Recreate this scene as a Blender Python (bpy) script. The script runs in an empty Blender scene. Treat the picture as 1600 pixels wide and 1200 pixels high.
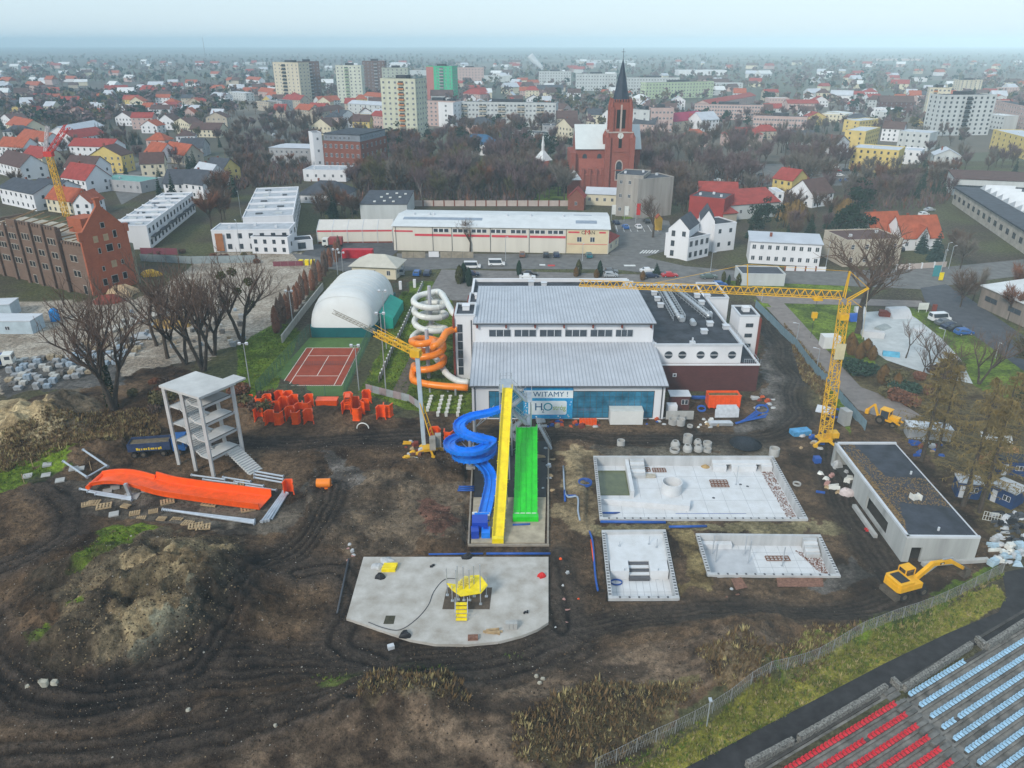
import bpy,math,random
import numpy as np
from mathutils import Vector,Matrix
R=math.radians
random.seed(7)
SC=bpy.context.scene
COL=SC.collection
# camera, sky, sun, exposure
CAM_H,F_PX,PITCH=60.0,1180.0,math.atan(535.0/1180.0)
cam=bpy.data.cameras.new('camera')
cam_o=bpy.data.objects.new('camera',cam);COL.objects.link(cam_o)
cam.sensor_width=36.0;cam.lens=36.0*F_PX/1600.0
cam.clip_start=1.0;cam.clip_end=60000.0
cam_o.location=(0,0,CAM_H);cam_o.rotation_euler=(R(90)-PITCH,0,0)
SC.camera=cam_o
HAZE=0.00024
TESTCARD=0
SUN_EL,SUN_AZ=34.0,216.0
world=bpy.data.worlds.new('World');SC.world=world;world.use_nodes=True
nt=world.node_tree
bgn=nt.nodes['Background']
sky=nt.nodes.new('ShaderNodeTexSky');sky.sky_type='NISHITA';sky.sun_disc=False
sky.sun_elevation=R(SUN_EL);sky.sun_rotation=R(SUN_AZ)
sky.altitude=200;sky.air_density=1.0;sky.dust_density=1.0;sky.ozone_density=1.6
cl=nt.nodes.new('ShaderNodeMix');cl.data_type='RGBA';cl.inputs[0].default_value=.8
cl.inputs[7].default_value=(3.3,4.15,4.8,1)
nt.links.new(sky.outputs[0],cl.inputs[6]);nt.links.new(cl.outputs[2],bgn.inputs[0]);bgn.inputs[1].default_value=0.12
sun=bpy.data.lights.new('sun','SUN');sun.energy=1.5;sun.angle=R(12);sun.color=(1.0,.94,.84)
sun_o=bpy.data.objects.new('sun',sun);COL.objects.link(sun_o)
_sd=Vector((math.sin(R(SUN_AZ))*math.cos(R(SUN_EL)),math.cos(R(SUN_AZ))*math.cos(R(SUN_EL)),math.sin(R(SUN_EL))))
sun_o.rotation_euler=_sd.to_track_quat('Z','Y').to_euler()
SC.view_settings.view_transform='Standard';SC.view_settings.look='None'
SC.view_settings.exposure=0.78;SC.view_settings.gamma=1.0
SC.view_settings.use_curve_mapping=False
cy=SC.cycles
cy.max_bounces=5;cy.diffuse_bounces=2;cy.glossy_bounces=2;cy.transmission_bounces=2
cy.transparent_max_bounces=6;cy.volume_bounces=1;cy.use_denoising=True
cy.caustics_reflective=False;cy.caustics_refractive=False
try:cy.denoiser='OPENIMAGEDENOISE'
except Exception:pass
# pixel -> place
CP,SP=math.cos(PITCH),math.sin(PITCH)
def ray(px,py):
 u=(px-800.0)/F_PX;v=(py-600.0)/F_PX
 return Vector((u,CP-v*SP,-SP-v*CP))
def G(px,py,z=0.0):
 d=ray(px,py);t=(z-CAM_H)/d.z
 return Vector((d.x*t,d.y*t,z))
def at(px,py,Y):
 d=ray(px,py);t=Y/d.y
 return Vector((d.x*t,Y,CAM_H+d.z*t))
def ztop(P,py):
 return at(800,py,P.y).z
def pix(P):
 d=Vector((P[0],P[1],P[2]-CAM_H))
 zc=d.y*CP-d.z*SP;yc=-d.y*SP-d.z*CP
 return (800+F_PX*d.x/zc,600+F_PX*yc/zc)
 # materials
MATS={}
def lin(c):
 if isinstance(c,str):
  c=c.lstrip('#');c=[int(c[i:i+2],16)/255 for i in (0,2,4)]
  return tuple(x/12.92 if x<=.04045 else ((x+.055)/1.055)**2.4 for x in c)
 return tuple(c)
def mk(name,col,rough=.7,var=.18,scale=.8,bump=0.0,bscale=6.0,metal=0.0,col2=None,spec=.25,streak=False):
 if name in MATS:return MATS[name]
 m=bpy.data.materials.new(name);m.use_nodes=True;MATS[name]=m
 n=m.node_tree;b=n.nodes['Principled BSDF']
 c=lin(col)
 b.inputs['Roughness'].default_value=rough;b.inputs['Metallic'].default_value=metal
 b.inputs['Specular IOR Level'].default_value=spec
 geo=n.nodes.new('ShaderNodeNewGeometry')
 vec=geo.outputs['Position']
 if streak:
  mp=n.nodes.new('ShaderNodeMapping');mp.inputs['Scale'].default_value=(1,1,.12)
  n.links.new(vec,mp.inputs[0]);vec=mp.outputs[0]
 tx=n.nodes.new('ShaderNodeTexNoise');tx.inputs['Scale'].default_value=scale
 tx.inputs['Detail'].default_value=6;tx.inputs['Roughness'].default_value=.62
 n.links.new(vec,tx.inputs['Vector'])
 rp=n.nodes.new('ShaderNodeMapRange');rp.inputs[1].default_value=.28;rp.inputs[2].default_value=.72
 n.links.new(tx.outputs[0],rp.inputs[0])
 mx=n.nodes.new('ShaderNodeMix');mx.data_type='RGBA'
 d=lin(col2) if col2 else tuple(x*(1-var*1.6) for x in c)
 l=c if col2 else tuple(min(1,x*(1+var)) for x in c)
 mx.inputs[6].default_value=(*d,1);mx.inputs[7].default_value=(*l,1)
 n.links.new(rp.outputs[0],mx.inputs[0]);n.links.new(mx.outputs[2],b.inputs['Base Color'])
 if bump:
  t2=n.nodes.new('ShaderNodeTexNoise');t2.inputs['Scale'].default_value=bscale;t2.inputs['Detail'].default_value=5
  n.links.new(geo.outputs['Position'],t2.inputs['Vector'])
  bp=n.nodes.new('ShaderNodeBump');bp.inputs['Strength'].default_value=bump;bp.inputs['Distance'].default_value=.1
  n.links.new(t2.outputs[0],bp.inputs['Height']);n.links.new(bp.outputs[0],b.inputs['Normal'])
 return m
def glass(name,col,rough=.12):
 m=mk(name,col,rough,.35,.5,spec=.8)
 return m
def brickmat(name,c1,c2,mort,scale=1.0):
 if name in MATS:return MATS[name]
 m=mk(name,c1,.85,.2,.5)
 n=m.node_tree;b=n.nodes['Principled BSDF']
 old=b.inputs['Base Color'].links[0].from_socket
 geo=n.nodes.new('ShaderNodeNewGeometry')
 sx=n.nodes.new('ShaderNodeSeparateXYZ');n.links.new(geo.outputs['Position'],sx.inputs[0])
 ad=n.nodes.new('ShaderNodeMath');ad.operation='ADD';n.links.new(sx.outputs[0],ad.inputs[0]);n.links.new(sx.outputs[1],ad.inputs[1])
 cx=n.nodes.new('ShaderNodeCombineXYZ');n.links.new(ad.outputs[0],cx.inputs[0]);n.links.new(sx.outputs[2],cx.inputs[1])
 bk=n.nodes.new('ShaderNodeTexBrick');bk.inputs['Scale'].default_value=scale
 bk.inputs['Brick Width'].default_value=.5;bk.inputs['Row Height'].default_value=.18;bk.inputs['Mortar Size'].default_value=.012
 bk.inputs['Color1'].default_value=(*lin(c1),1);bk.inputs['Color2'].default_value=(*lin(c2),1);bk.inputs['Mortar'].default_value=(*lin(mort),1)
 n.links.new(cx.outputs[0],bk.inputs['Vector'])
 mx=n.nodes.new('ShaderNodeMix');mx.data_type='RGBA';mx.inputs[0].default_value=.55
 n.links.new(old,mx.inputs[6]);n.links.new(bk.outputs[0],mx.inputs[7]);n.links.new(mx.outputs[2],b.inputs['Base Color'])
 return m
 # mesh helpers
class MB:
 def __init__(s):s.v,s.f,s.m=[],[],[]
 def add(s,vs,fs,m=0):
  k=len(s.v);s.v.extend(tuple(p) for p in vs)
  for f in fs:s.f.append(tuple(i+k for i in f));s.m.append(m)
  return s
 def box(s,x0,x1,y0,y1,z0,z1,m=0):
  return s.add([(x0,y0,z0),(x1,y0,z0),(x1,y1,z0),(x0,y1,z0),(x0,y0,z1),(x1,y0,z1),(x1,y1,z1),(x0,y1,z1)],[(0,3,2,1),(4,5,6,7),(0,1,5,4),(1,2,6,5),(2,3,7,6),(3,0,4,7)],m)
 def ob(s,c,sx,sy,sz,rz=0,m=0,tilt=None):
  M=Matrix.Rotation(rz,3,'Z')
  if tilt:M=M@Matrix.Rotation(tilt[1],3,tilt[0])
  vs=[Vector(c)+M@Vector((a*sx/2,b*sy/2,k*sz)) for k in (0,1) for a,b in ((-1,-1),(1,-1),(1,1),(-1,1))]
  return s.add(vs,[(0,3,2,1),(4,5,6,7),(0,1,5,4),(1,2,6,5),(2,3,7,6),(3,0,4,7)],m)
 def bar(s,p0,p1,w,h=None,m=0):
  h=h or w;p0,p1=Vector(p0),Vector(p1);d=p1-p0
  if d.length<1e-6:return s
  d.normalize();up=Vector((0,0,1)) if abs(d.z)<.95 else Vector((0,1,0))
  a=d.cross(up).normalized()*w/2;b=a.cross(d).normalized()*h/2
  vs=[p+i*a+j*b for p in (p0,p1) for i,j in ((-1,-1),(1,-1),(1,1),(-1,1))]
  return s.add(vs,[(0,1,2,3),(7,6,5,4),(4,5,1,0),(5,6,2,1),(6,7,3,2),(7,4,0,3)],m)
 def cyl(s,p0,p1,r0,r1=None,n=8,m=0,cap=True):
  r1=r0 if r1 is None else r1;p0,p1=Vector(p0),Vector(p1);d=(p1-p0)
  if d.length<1e-6:return s
  d.normalize();up=Vector((0,0,1)) if abs(d.z)<.9 else Vector((1,0,0))
  a=d.cross(up).normalized();b=d.cross(a)
  vs=[p+r*(math.cos(2*math.pi*i/n)*a+math.sin(2*math.pi*i/n)*b) for p,r in ((p0,r0),(p1,r1)) for i in range(n)]
  fs=[((i+1)%n,i,n+i,n+(i+1)%n) for i in range(n)]
  if cap:fs+=[tuple(range(n)),tuple(range(2*n-1,n-1,-1))]
  return s.add(vs,fs,m)
 def tube(s,pts,r,n=8,m=0,cap=True):
  pts=[Vector(p) for p in pts];rings=[];pa=None
  for i,p in enumerate(pts):
   d=(pts[min(i+1,len(pts)-1)]-pts[max(i-1,0)]).normalized()
   if pa is None:
    up=Vector((0,0,1)) if abs(d.z)<.9 else Vector((1,0,0));a=d.cross(up).normalized()
   else :
    a=(pa-d*pa.dot(d)).normalized()
   pa=a;b=d.cross(a)
   rr=r[i] if isinstance(r,(list,tuple)) else r
   rings.append([p+rr*(math.cos(2*math.pi*k/n)*a+math.sin(2*math.pi*k/n)*b) for k in range(n)])
  vs=[v for ring in rings for v in ring]
  fs=[(q*n+(k+1)%n,q*n+k,(q+1)*n+k,(q+1)*n+(k+1)%n) for q in range(len(pts)-1) for k in range(n)]
  if cap:fs+=[tuple(range(n)),tuple(range(len(vs)-1,len(vs)-n-1,-1))]
  return s.add(vs,fs,m)
 def prism(s,poly,z0,z1,m=0):
  n=len(poly)
  a=sum(poly[i][0]*poly[(i+1)%n][1]-poly[(i+1)%n][0]*poly[i][1] for i in range(n))
  if a<0:poly=poly[::-1]
  zz=lambda q,i:q[i] if isinstance(q,(list,tuple)) else q
  vs=[(p[0],p[1],zz(z0,i)) for i,p in enumerate(poly)]+[(p[0],p[1],zz(z1,i)) for i,p in enumerate(poly)]
  fs=[tuple(range(n-1,-1,-1)),tuple(range(n,2*n))]+[(i,(i+1)%n,n+(i+1)%n,n+i) for i in range(n)]
  return s.add(vs,fs,m)
 def face(s,pts,m=0):
  return s.add(pts,[tuple(range(len(pts)))],m)
 def strip(s,path,prof,m=0,flip=False,close=False):
  path=[Vector(p) for p in path];k=len(prof);vs=[]
  for i,p in enumerate(path):
   d=path[min(i+1,len(path)-1)]-path[max(i-1,0)]
   sd=Vector((d.y,-d.x,0)).normalized();up=sd.cross(d).normalized()
   vs+=[p+u*sd+w*up for u,w in prof]
  fs=[]
  for i in range(len(path)-1):
   for j in range(k if close else k-1):
    j2=(j+1)%k
    q=(i*k+j,i*k+j2,(i+1)*k+j2,(i+1)*k+j)
    fs.append(q[::-1] if flip else q)
  return s.add(vs,fs,m)
 def mesh(s,name,mats,smooth=False):
  me=bpy.data.meshes.new(name)
  me.from_pydata(s.v,[],s.f)
  mats=mats if isinstance(mats,(list,tuple)) else [mats]
  for q in mats:me.materials.append(q)
  if len(mats)>1:me.polygons.foreach_set('material_index',s.m)
  if smooth:me.polygons.foreach_set('use_smooth',[True]*len(s.f))
  me.update()
  return me
 def build(s,name,mats,parent=None,smooth=False,world=True):
  if parent is not None and world and parent.type=='EMPTY':
   L=parent.location;s.v=[(p[0]-L.x,p[1]-L.y,p[2]-L.z) for p in s.v]
  o=bpy.data.objects.new(name,s.mesh(name,mats,smooth));COL.objects.link(o)
  o.parent=parent
  return o
def tag(o,label,cat=None,group=None,kind=None):
 if label:o['label']=label
 if cat:o['category']=cat
 if group:o['group']=group
 if kind:o['kind']=kind
 return o
def thing(name,label,cat,loc=(0,0,0),rz=0,group=None):
 o=bpy.data.objects.new(name,None);COL.objects.link(o)
 o.location=loc;o.rotation_euler=(0,0,rz);o.empty_display_size=.5
 return tag(o,label,cat,group)
def one(name,mb,mats,label,cat,group=None,smooth=False,origin=None):
 vs=np.array(mb.v)
 o0=np.array(origin) if origin is not None else np.array([(vs[:,0].min()+vs[:,0].max())/2,(vs[:,1].min()+vs[:,1].max())/2,vs[:,2].min()])
 mb.v=[tuple(p) for p in (vs-o0)]
 o=bpy.data.objects.new(name,mb.mesh(name,mats,smooth));COL.objects.link(o);o.location=o0
 return tag(o,label,cat,group)
def struct(name,mb,mats,smooth=False):
 o=bpy.data.objects.new(name,mb.mesh(name,mats,smooth));COL.objects.link(o)
 return tag(o,None,kind='structure')
def inst(name,me,parent=None,loc=(0,0,0),rz=0,scale=(1,1,1),rx=0,ry=0):
 o=bpy.data.objects.new(name,me);COL.objects.link(o)
 o.parent=parent;o.location=loc;o.rotation_euler=(rx,ry,rz);o.scale=scale if isinstance(scale,(tuple,list,Vector)) else (scale,)*3
 return o
KIDS={}
def copy_tree(o,parent=None,kids=None):
 c=o.copy();COL.objects.link(c);c.parent=parent
 for ch in list(o.children):copy_tree(ch,c)
 return c
def smoothpath(pts,n=8):
 pts=[Vector(p) for p in pts];out=[]
 P=[2*pts[0]-pts[1]]+pts+[2*pts[-1]-pts[-2]]
 for i in range(1,len(P)-2):
  for k in range(n):
   t=k/n
   out.append(.5*((2*P[i])+(P[i+1]-P[i-1])*t+(2*P[i-1]-5*P[i]+4*P[i+1]-P[i+2])*t*t+(3*P[i]-P[i-1]-3*P[i+1]+P[i+2])*t**3))
 out.append(pts[-1]);return out
def textobj(name,body,size,mat,loc,rot,parent=None,ext=.01,sx=1.0):
 cu=bpy.data.curves.new(name,'FONT');cu.body=body;cu.size=size;cu.extrude=ext
 cu.align_x='CENTER';cu.align_y='CENTER'
 t=bpy.data.objects.new(name,cu);COL.objects.link(t)
 me=bpy.data.meshes.new_from_object(t.evaluated_get(bpy.context.evaluated_depsgraph_get()))
 bpy.data.objects.remove(t);bpy.data.curves.remove(cu)
 me.materials.clear();me.materials.append(mat)
 o=bpy.data.objects.new(name,me);COL.objects.link(o);o.parent=parent
 o.location=loc;o.rotation_euler=rot;o.scale=(sx,1,1)
 return o
 # ground
def vnoise(x,y,s,seed):
 rs=np.random.RandomState(seed);T=rs.rand(256,256)
 x=x/s;y=y/s;xi=np.floor(x).astype(int);yi=np.floor(y).astype(int)
 fx=x-xi;fy=y-yi;fx=fx*fx*(3-2*fx);fy=fy*fy*(3-2*fy)
 a=T[xi%256,yi%256];b=T[(xi+1)%256,yi%256];c=T[xi%256,(yi+1)%256];d=T[(xi+1)%256,(yi+1)%256]
 return a*(1-fx)*(1-fy)+b*fx*(1-fy)+c*(1-fx)*fy+d*fx*fy
def fbm(x,y,s,seed,o=4,g=.5):
 t=0;a=1;n=0
 for i in range(o):
  t=t+a*vnoise(x+31.7*i,y-17.3*i,s/2**i,seed+i);n+=a;a*=g
 return t/n
def inpoly(X,Y,poly):
 r=np.zeros(X.shape,bool);n=len(poly)
 for i in range(n):
  x0,y0=poly[i];x1,y1=poly[(i+1)%n]
  if y0==y1:continue
  c=((y0>Y)!=(y1>Y))&(X<(x1-x0)*(Y-y0)/(y1-y0)+x0)
  r^=c
 return r
def npix(X,Y):
 zc=Y*CP+CAM_H*SP;yc=-Y*SP+CAM_H*CP
 return 800+F_PX*X/zc,600+F_PX*yc/zc
def wpoly(pp,z=0.0):return [(p.x,p.y) for p in (G(a,b,z) for a,b in pp)]
def pdist(X,Y,line):
 best=np.full(X.shape,1e9);sg=np.zeros(X.shape)
 for (ax,ay),(bx,by) in zip(line[:-1],line[1:]):
  dx,dy=bx-ax,by-ay;L2=dx*dx+dy*dy+1e-9
  t=np.clip(((X-ax)*dx+(Y-ay)*dy)/L2,0,1)
  ex,ey=X-ax-t*dx,Y-ay-t*dy
  d=np.hypot(ex,ey);k=d<best
  best=np.where(k,d,best);sg=np.where(k,np.sign(ex*dy-ey*dx),sg)
 return best,sg
xs=np.concatenate([np.arange(-300,-112,6.0),np.arange(-112,112.01,.25),np.arange(118,301,6.0)])
ys=np.concatenate([np.arange(40,152,.25),np.arange(152,430.1,1.5)])
GX,GY=np.meshgrid(xs,ys,indexing='ij')
PXX,PYY=npix(GX,GY)
jit=(fbm(GX,GY,6,3)-.5);jit2=(fbm(GX,GY,2.0,13)-.5)
JX=PXX+(jit*70+jit2*34)*np.clip((PYY-300)/500,.15,1.1)
jb=(fbm(GX,GY,6,23)-.5);jb2=(fbm(GX,GY,2.0,33)-.5)
JY=PYY+(jb*46+jb2*24)*np.clip((PYY-300)/500,.1,1.1)
H=(fbm(GX,GY,9,41,5)-.5)*1.1+(fbm(GX,GY,2.2,51,4)-.5)*.75
n1=fbm(GX,GY,14,5,5);n2=fbm(GX,GY,3,9,4);n3=fbm(GX,GY,1.1,19,3)
Cg=np.zeros(GX.shape+(3,))
def setc(mask,c1,c2=None,n=None,w=1.0):
 c1=np.array(c1);c2=np.array(c2 if c2 is not None else c1)
 n=n2 if n is None else n
 t=np.clip((n-.32)/.36,0,1)[...,None]
 col=c1*(1-t)+c2*t
 mk_=(mask*w)[...,None]
 Cg[:]=Cg*(1-mk_)+col*mk_
ALL=np.ones(GX.shape)
setc(ALL,(.065,.050,.034),(.085,.085,.036),n1)
SITE=[(-400,700),(0,640),(130,600),(240,560),(400,640),(600,650),(740,640),(1040,630),(1180,625),(1185,475),(1225,470),(1300,585),(1420,640),(1560,820),(1590,880),(1330,985),(950,1190),(600,1500),(-400,1500)]
site=inpoly(PXX,PYY,SITE)
H=np.where(site,H,-abs(H)*.12)
MUD,MUD2=(.024,.014,.008),(.135,.086,.050)
setc(inpoly(JX,JY,SITE),MUD,MUD2,n2*.6+n1*.4)
TAN,TAN2=(.21,.15,.078),(.46,.36,.21)
CLAY,CLAY2=(.14,.10,.055),(.34,.265,.15)
YARD=[(-300,470),(215,470),(330,395),(480,395),(505,425),(470,470),(430,520),(330,560),(210,585),(130,600),(0,612),(-300,640)]
yard=inpoly(JX,JY,YARD);setc(yard,(.24,.195,.15),(.38,.33,.27));H=np.where(inpoly(PXX,PYY,YARD),H*.4,H)
setc(inpoly(JX,JY,[(0,575),(70,560),(200,545),(190,600),(60,610),(0,620)]),(.05,.045,.04),(.12,.11,.10))
setc(inpoly(JX,JY,[(-60,625),(30,622),(70,640),(100,660),(90,685),(0,700),(-60,700)]),TAN,TAN2)
setc(inpoly(JX,JY,[(70,640),(100,600),(125,600),(150,660),(110,680)]),(.07,.055,.038),(.14,.11,.075))
setc(inpoly(JX,JY,[(470,770),(560,740),(640,760),(735,760),(720,850),(600,870),(520,850)]),(.05,.036,.025),(.16,.115,.075))
setc(inpoly(JX,JY,[(660,800),(705,800),(705,850),(660,855)]),(.07,.035,.024),(.16,.075,.05))
setc(inpoly(JX,JY,[(870,700),(925,700),(935,830),(880,830)]),CLAY,CLAY2,n2,.7)
setc(inpoly(JX,JY,[(930,812),(1300,812),(1320,830),(930,832)]),(.14,.115,.06),(.26,.22,.12),n2,.8)
setc(inpoly(JX,JY,[(1050,838),(1085,835),(1110,900),(1105,930),(1060,930)]),(.09,.06,.025),(.24,.18,.08))
setc(inpoly(JX,JY,[(940,690),(1200,690),(1215,712),(930,712)]),(.06,.048,.036),(.14,.12,.09))
setc(inpoly(JX,JY,[(60,900),(150,870),(230,840),(300,845),(400,850),(380,900),(370,960),(310,1030),(200,1060),(60,1080),(20,1050),(90,990)]),(.06,.045,.03),(.15,.115,.07))
setc(inpoly(JX,JY,[(190,900),(260,870),(370,850),(375,900),(340,960),(300,1030),(215,1060),(190,1000)]),CLAY,CLAY2)
setc(inpoly(JX,JY,[(180,920),(240,875),(265,930),(200,945)]),TAN,TAN2)
setc(inpoly(JX,JY,[(290,960),(330,970),(330,1010),(240,1060),(200,1050),(270,1000)]),(.14,.13,.09),(.24,.235,.17))
setc(inpoly(JX,JY,[(100,740),(250,760),(400,800),(460,770),(490,740),(470,830),(380,835),(240,825),(110,790)]),(.045,.036,.028),(.14,.115,.088))
setc(inpoly(JX,JY,[(280,1120),(600,1060),(760,1050),(900,1020),(1180,1000),(1250,1010),(1100,1100),(900,1220),(200,1220)]),(.045,.029,.019),(.170,.118,.078))
setc(inpoly(JX,JY,[(560,1080),(650,1060),(700,1055),(740,1110),(690,1125),(560,1130)]),CLAY,(.19,.155,.10),n2,.7)
setc(inpoly(JX,JY,[(1090,1030),(1160,1020),(1200,1040),(1200,1080),(1130,1090)]),(.10,.068,.035),(.22,.16,.09))
setc(inpoly(JX,JY,[(800,1120),(920,1070),(1100,1090),(960,1200),(800,1200)]),(.06,.045,.022),(.15,.12,.055))
GR,GR2=(.055,.085,.009),(.14,.20,.018)
DRY,DRY2=(.10,.085,.03),(.22,.185,.075)
GREENS=[[(120,905),(135,880),(165,850),(190,832),(235,840),(205,870),(150,905),(125,925)],[(-100,745),(0,735),(60,715),(105,700),(120,705),(60,740),(0,765),(-100,780)],[(470,1062),(540,1050),(560,1062),(500,1072)],[(620,1046),(700,1040),(705,1052),(630,1056)],[(780,1022),(820,1018),(820,1026),(785,1030)],[(1190,1040),(1250,1000),(1330,985),(1400,960),(1560,890),(1575,900),(1230,1075)],[(30,1030),(60,1000),(75,1020),(50,1045)],[(100,980),(140,965),(130,985)]]
for g in GREENS:setc(inpoly(JX,JY,g),GR,GR2)
setc(inpoly(JX,JY,[(1190,1040),(1260,1000),(1330,995),(1360,1000),(1240,1070)]),DRY,DRY2,n3,.7)
LAWN=[[(628,455),(705,465),(735,560),(738,650),(640,640),(560,612),(590,560)],[(372,540),(440,500),(470,520),(430,610),(395,640),(370,600)],[(1222,472),(1330,470),(1350,490),(1350,545),(1290,548)],[(1300,545),(1360,545),(1380,600),(1340,600)],[(1405,478),(1450,485),(1530,520),(1600,575),(1700,640),(1700,760),(1560,690),(1480,580),(1430,520)],[(1120,428),(1160,425),(1310,432),(1330,455),(1160,448),(1130,445)],[(1450,448),(1490,455),(1600,530),(1600,545),(1480,475)],[(970,330),(1010,330),(1020,352),(975,352)],[(840,285),(900,285),(905,312),(830,320)],[(640,440),(690,440),(660,470),(640,470)],[(1180,470),(1200,470),(1330,640),(1330,680),(1260,560)]]
for g in LAWN:setc(inpoly(JX*.25+PXX*.75,JY*.25+PYY*.75,g),GR,GR2)
H=np.where(inpoly(PXX,PYY,[(560,440),(738,440),(742,660),(640,640),(420,650),(380,560)]),H*.15,H)
setc(inpoly(JX,JY,[(1330,590),(1440,560),(1600,640),(1700,700),(1700,900),(1600,860),(1540,820),(1430,700)]),(.060,.040,.020),(.13,.10,.045))
setc(inpoly(JX,JY,[(1190,500),(1215,500),(1290,620),(1270,660),(1225,600)]),(.05,.038,.022),(.10,.085,.04))
setc(inpoly(JX*.3+PXX*.7,JY*.3+PYY*.7,[(930,1230),(1180,1090),(1350,1005),(1560,915),(1575,945),(1350,1055),(1180,1150),(1050,1230)]),(.10,.105,.012),(.26,.23,.04),n2)
for q in ([(1195,480),(1235,490),(1260,590),(1240,660),(1180,680),(1100,680),(1190,650)],[(1290,880),(1340,860),(1370,900),(1330,930),(1280,930)],[(500,710),(570,720),(580,770),(520,770)],[(640,1012),(720,1010),(700,1018)]):
 setc(inpoly(JX,JY,q),(.055,.05,.045),(.16,.15,.14),n2,.75)
TRK=[([(230,690),(330,690),(450,692),(600,684),(760,683),(900,684),(1060,684),(1180,682),(1240,650),(1245,600),(1220,540),(1198,490)],[(-1.9,.3),(-1.3,.2),(-.4,.25),(.6,.3),(1.2,.2),(1.9,.3),(-3,.25)]),([(1300,700),(1300,740),(1325,790),(1360,840),(1400,900),(1410,930),(1370,950),(1280,962),(1150,965),(1000,970),(900,985),(800,1020),(650,1036),(500,1040),(350,1048),(200,1085),(60,1100),(-60,1080)],[(-2,.3),(-1.3,.22),(-.5,.3),(.4,.22),(1.1,.3),(1.9,.3),(2.8,.3),(-2.9,.25)]),([(520,760),(500,810),(460,860),(400,900),(365,950),(350,1000),(300,1045),(200,1075)],[(-2,.4),(-1,.3),(0,.3),(1,.35),(2,.4)]),([(-20,980),(0,1040),(40,1085),(120,1100),(240,1085)],[(-2,.5),(-1,.3),(.3,.4),(1.3,.4)]),([(470,900),(530,890),(560,930),(540,1000),(600,1030)],[(-1,.3),(.9,.3)]),([(-20,900),(60,870),(110,830),(100,780),(60,760)],[(-1.2,.4),(.9,.4)]),([(900,1010),(700,1075),(450,1120),(200,1170),(0,1190)],[(-1,.35),(.9,.3),(2.2,.3),(-2.6,.4)]),([(860,870),(868,940),(880,980)],[(-.8,.3),(.8,.3)])]
for line,offs in TRK:
 wl=[(p.x,p.y) for p in smoothpath([G(a,b) for a,b in line],5)]
 lo=np.array(wl).min(0)-7;hi=np.array(wl).max(0)+7
 sel=np.where((GX>lo[0])&(GX<hi[0])&(GY>lo[1])&(GY<hi[1]))
 X,Y=GX[sel],GY[sel]
 d,sg=pdist(X,Y,wl);sd=d*sg+(vnoise(X,Y,9,77)-.5)*2.4+(vnoise(X,Y,2.2,78)-.5)*.5
 band=np.exp(-(sd/3.0)**4)
 H[sel]=H[sel]*(1-.85*band)-.05*band
 rut=sum(np.exp(-((sd-o)/w)**2) for o,w in offs);rdg=sum(np.exp(-((sd-o-.5)/.22)**2) for o,w in offs)
 rut=np.clip(rut,0,1)*(.55+.9*vnoise(X,Y,3.3,80));rdg=np.clip(rdg,0,1)
 H[sel]+=-.17*rut+.13*rdg*n3[sel]
 dark=np.array((.009,.007,.006));mid=np.array((.050,.038,.030))
 t=np.clip(rut,0,1)[:,None];b=(band*.88)[:,None]
 Cg[sel]=Cg[sel]*(1-b)+(mid*(1-t)+dark*t)*b*(.7+.6*n2[sel][:,None])
MOUNDS=[(230,960,11,7,.2,2.6),(310,900,8,6,-.3,2.2),(150,880,8,6,.5,2.0),(330,980,6,6,0,1.5),(110,1040,9,5,.2,1.6),(60,980,6,5,.3,1.0),(40,665,9,5,0,2.6),(112,640,5,4,0,2.0),(640,1105,4.5,3.5,0,1.3),(700,1085,3,3,.3,1.1),(590,1110,4,3.5,.2,1.2),(1155,1055,5,4,.3,2.3),(1230,990,9,3.5,.1,1.1),(1120,1000,9,3,.05,1.0),(480,790,6,5,0,.9),(610,770,6,5,.2,1.0),(660,740,7,3.5,0,1.3),(560,830,6,4,0,.8),(690,830,3,4,0,.8),(1080,885,1.6,3,0,1.2),(905,760,1.2,8,0,.5),(870,880,2,4,0,.7),(1400,1000,6,3,.4,.8),(300,620,12,6,0,1.6),(420,650,8,2.5,0,.9),(520,645,6,2.5,0,.7),(470,1130,10,4,.1,1.0),(900,1120,12,4,.15,1.0),(1280,615,4,6,0,.8),(1165,692,3,1.6,0,.5),(1060,703,2.5,1.4,0,.5),(900,690,4,2,0,.4),(150,700,10,3,.2,1.0)]
for px,py,rx,ry,an,h in MOUNDS:
 p=G(px,py);c,s=math.cos(an),math.sin(an)
 sel=np.where((abs(GX-p.x)<3*rx+2)&(abs(GY-p.y)<3*max(rx,ry)+2))
 X,Y=GX[sel]-p.x,GY[sel]-p.y
 u,v=(X*c+Y*s)/rx,(-X*s+Y*c)/ry
 e=np.exp(-(u*u+v*v)**1.1)
 rid=1-abs(fbm(GX[sel],GY[sel],4.5,99,4)-.5)*2.0
 er=abs(fbm(GX[sel],GY[sel],2.6,131,4)-.5)*2
 H[sel]+=1.35*h*e*(.42+.8*rid)-.55*h*e*er
if 1:
 spoil=inpoly(JX,JY,[(60,900),(150,870),(230,840),(400,850),(370,960),(310,1030),(200,1060),(60,1080),(20,1050)])
 t=np.clip((fbm(GX,GY,3.2,151,5)-.40)/.2,0,1)*spoil*.75;Cg[:]=Cg*(1-t[...,None])+np.array((.036,.026,.017))*t[...,None]
 bank=inpoly(JX,JY,[(280,1110),(600,1060),(760,1050),(900,1015),(1250,1000),(900,1220),(200,1220)])
 t=np.clip((fbm(GX,GY*2.2,4.2,161,5)-.46)/.16,0,1)*bank*.7;Cg[:]=Cg*(1-t[...,None])+np.array((.026,.018,.013))*t[...,None]
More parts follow.
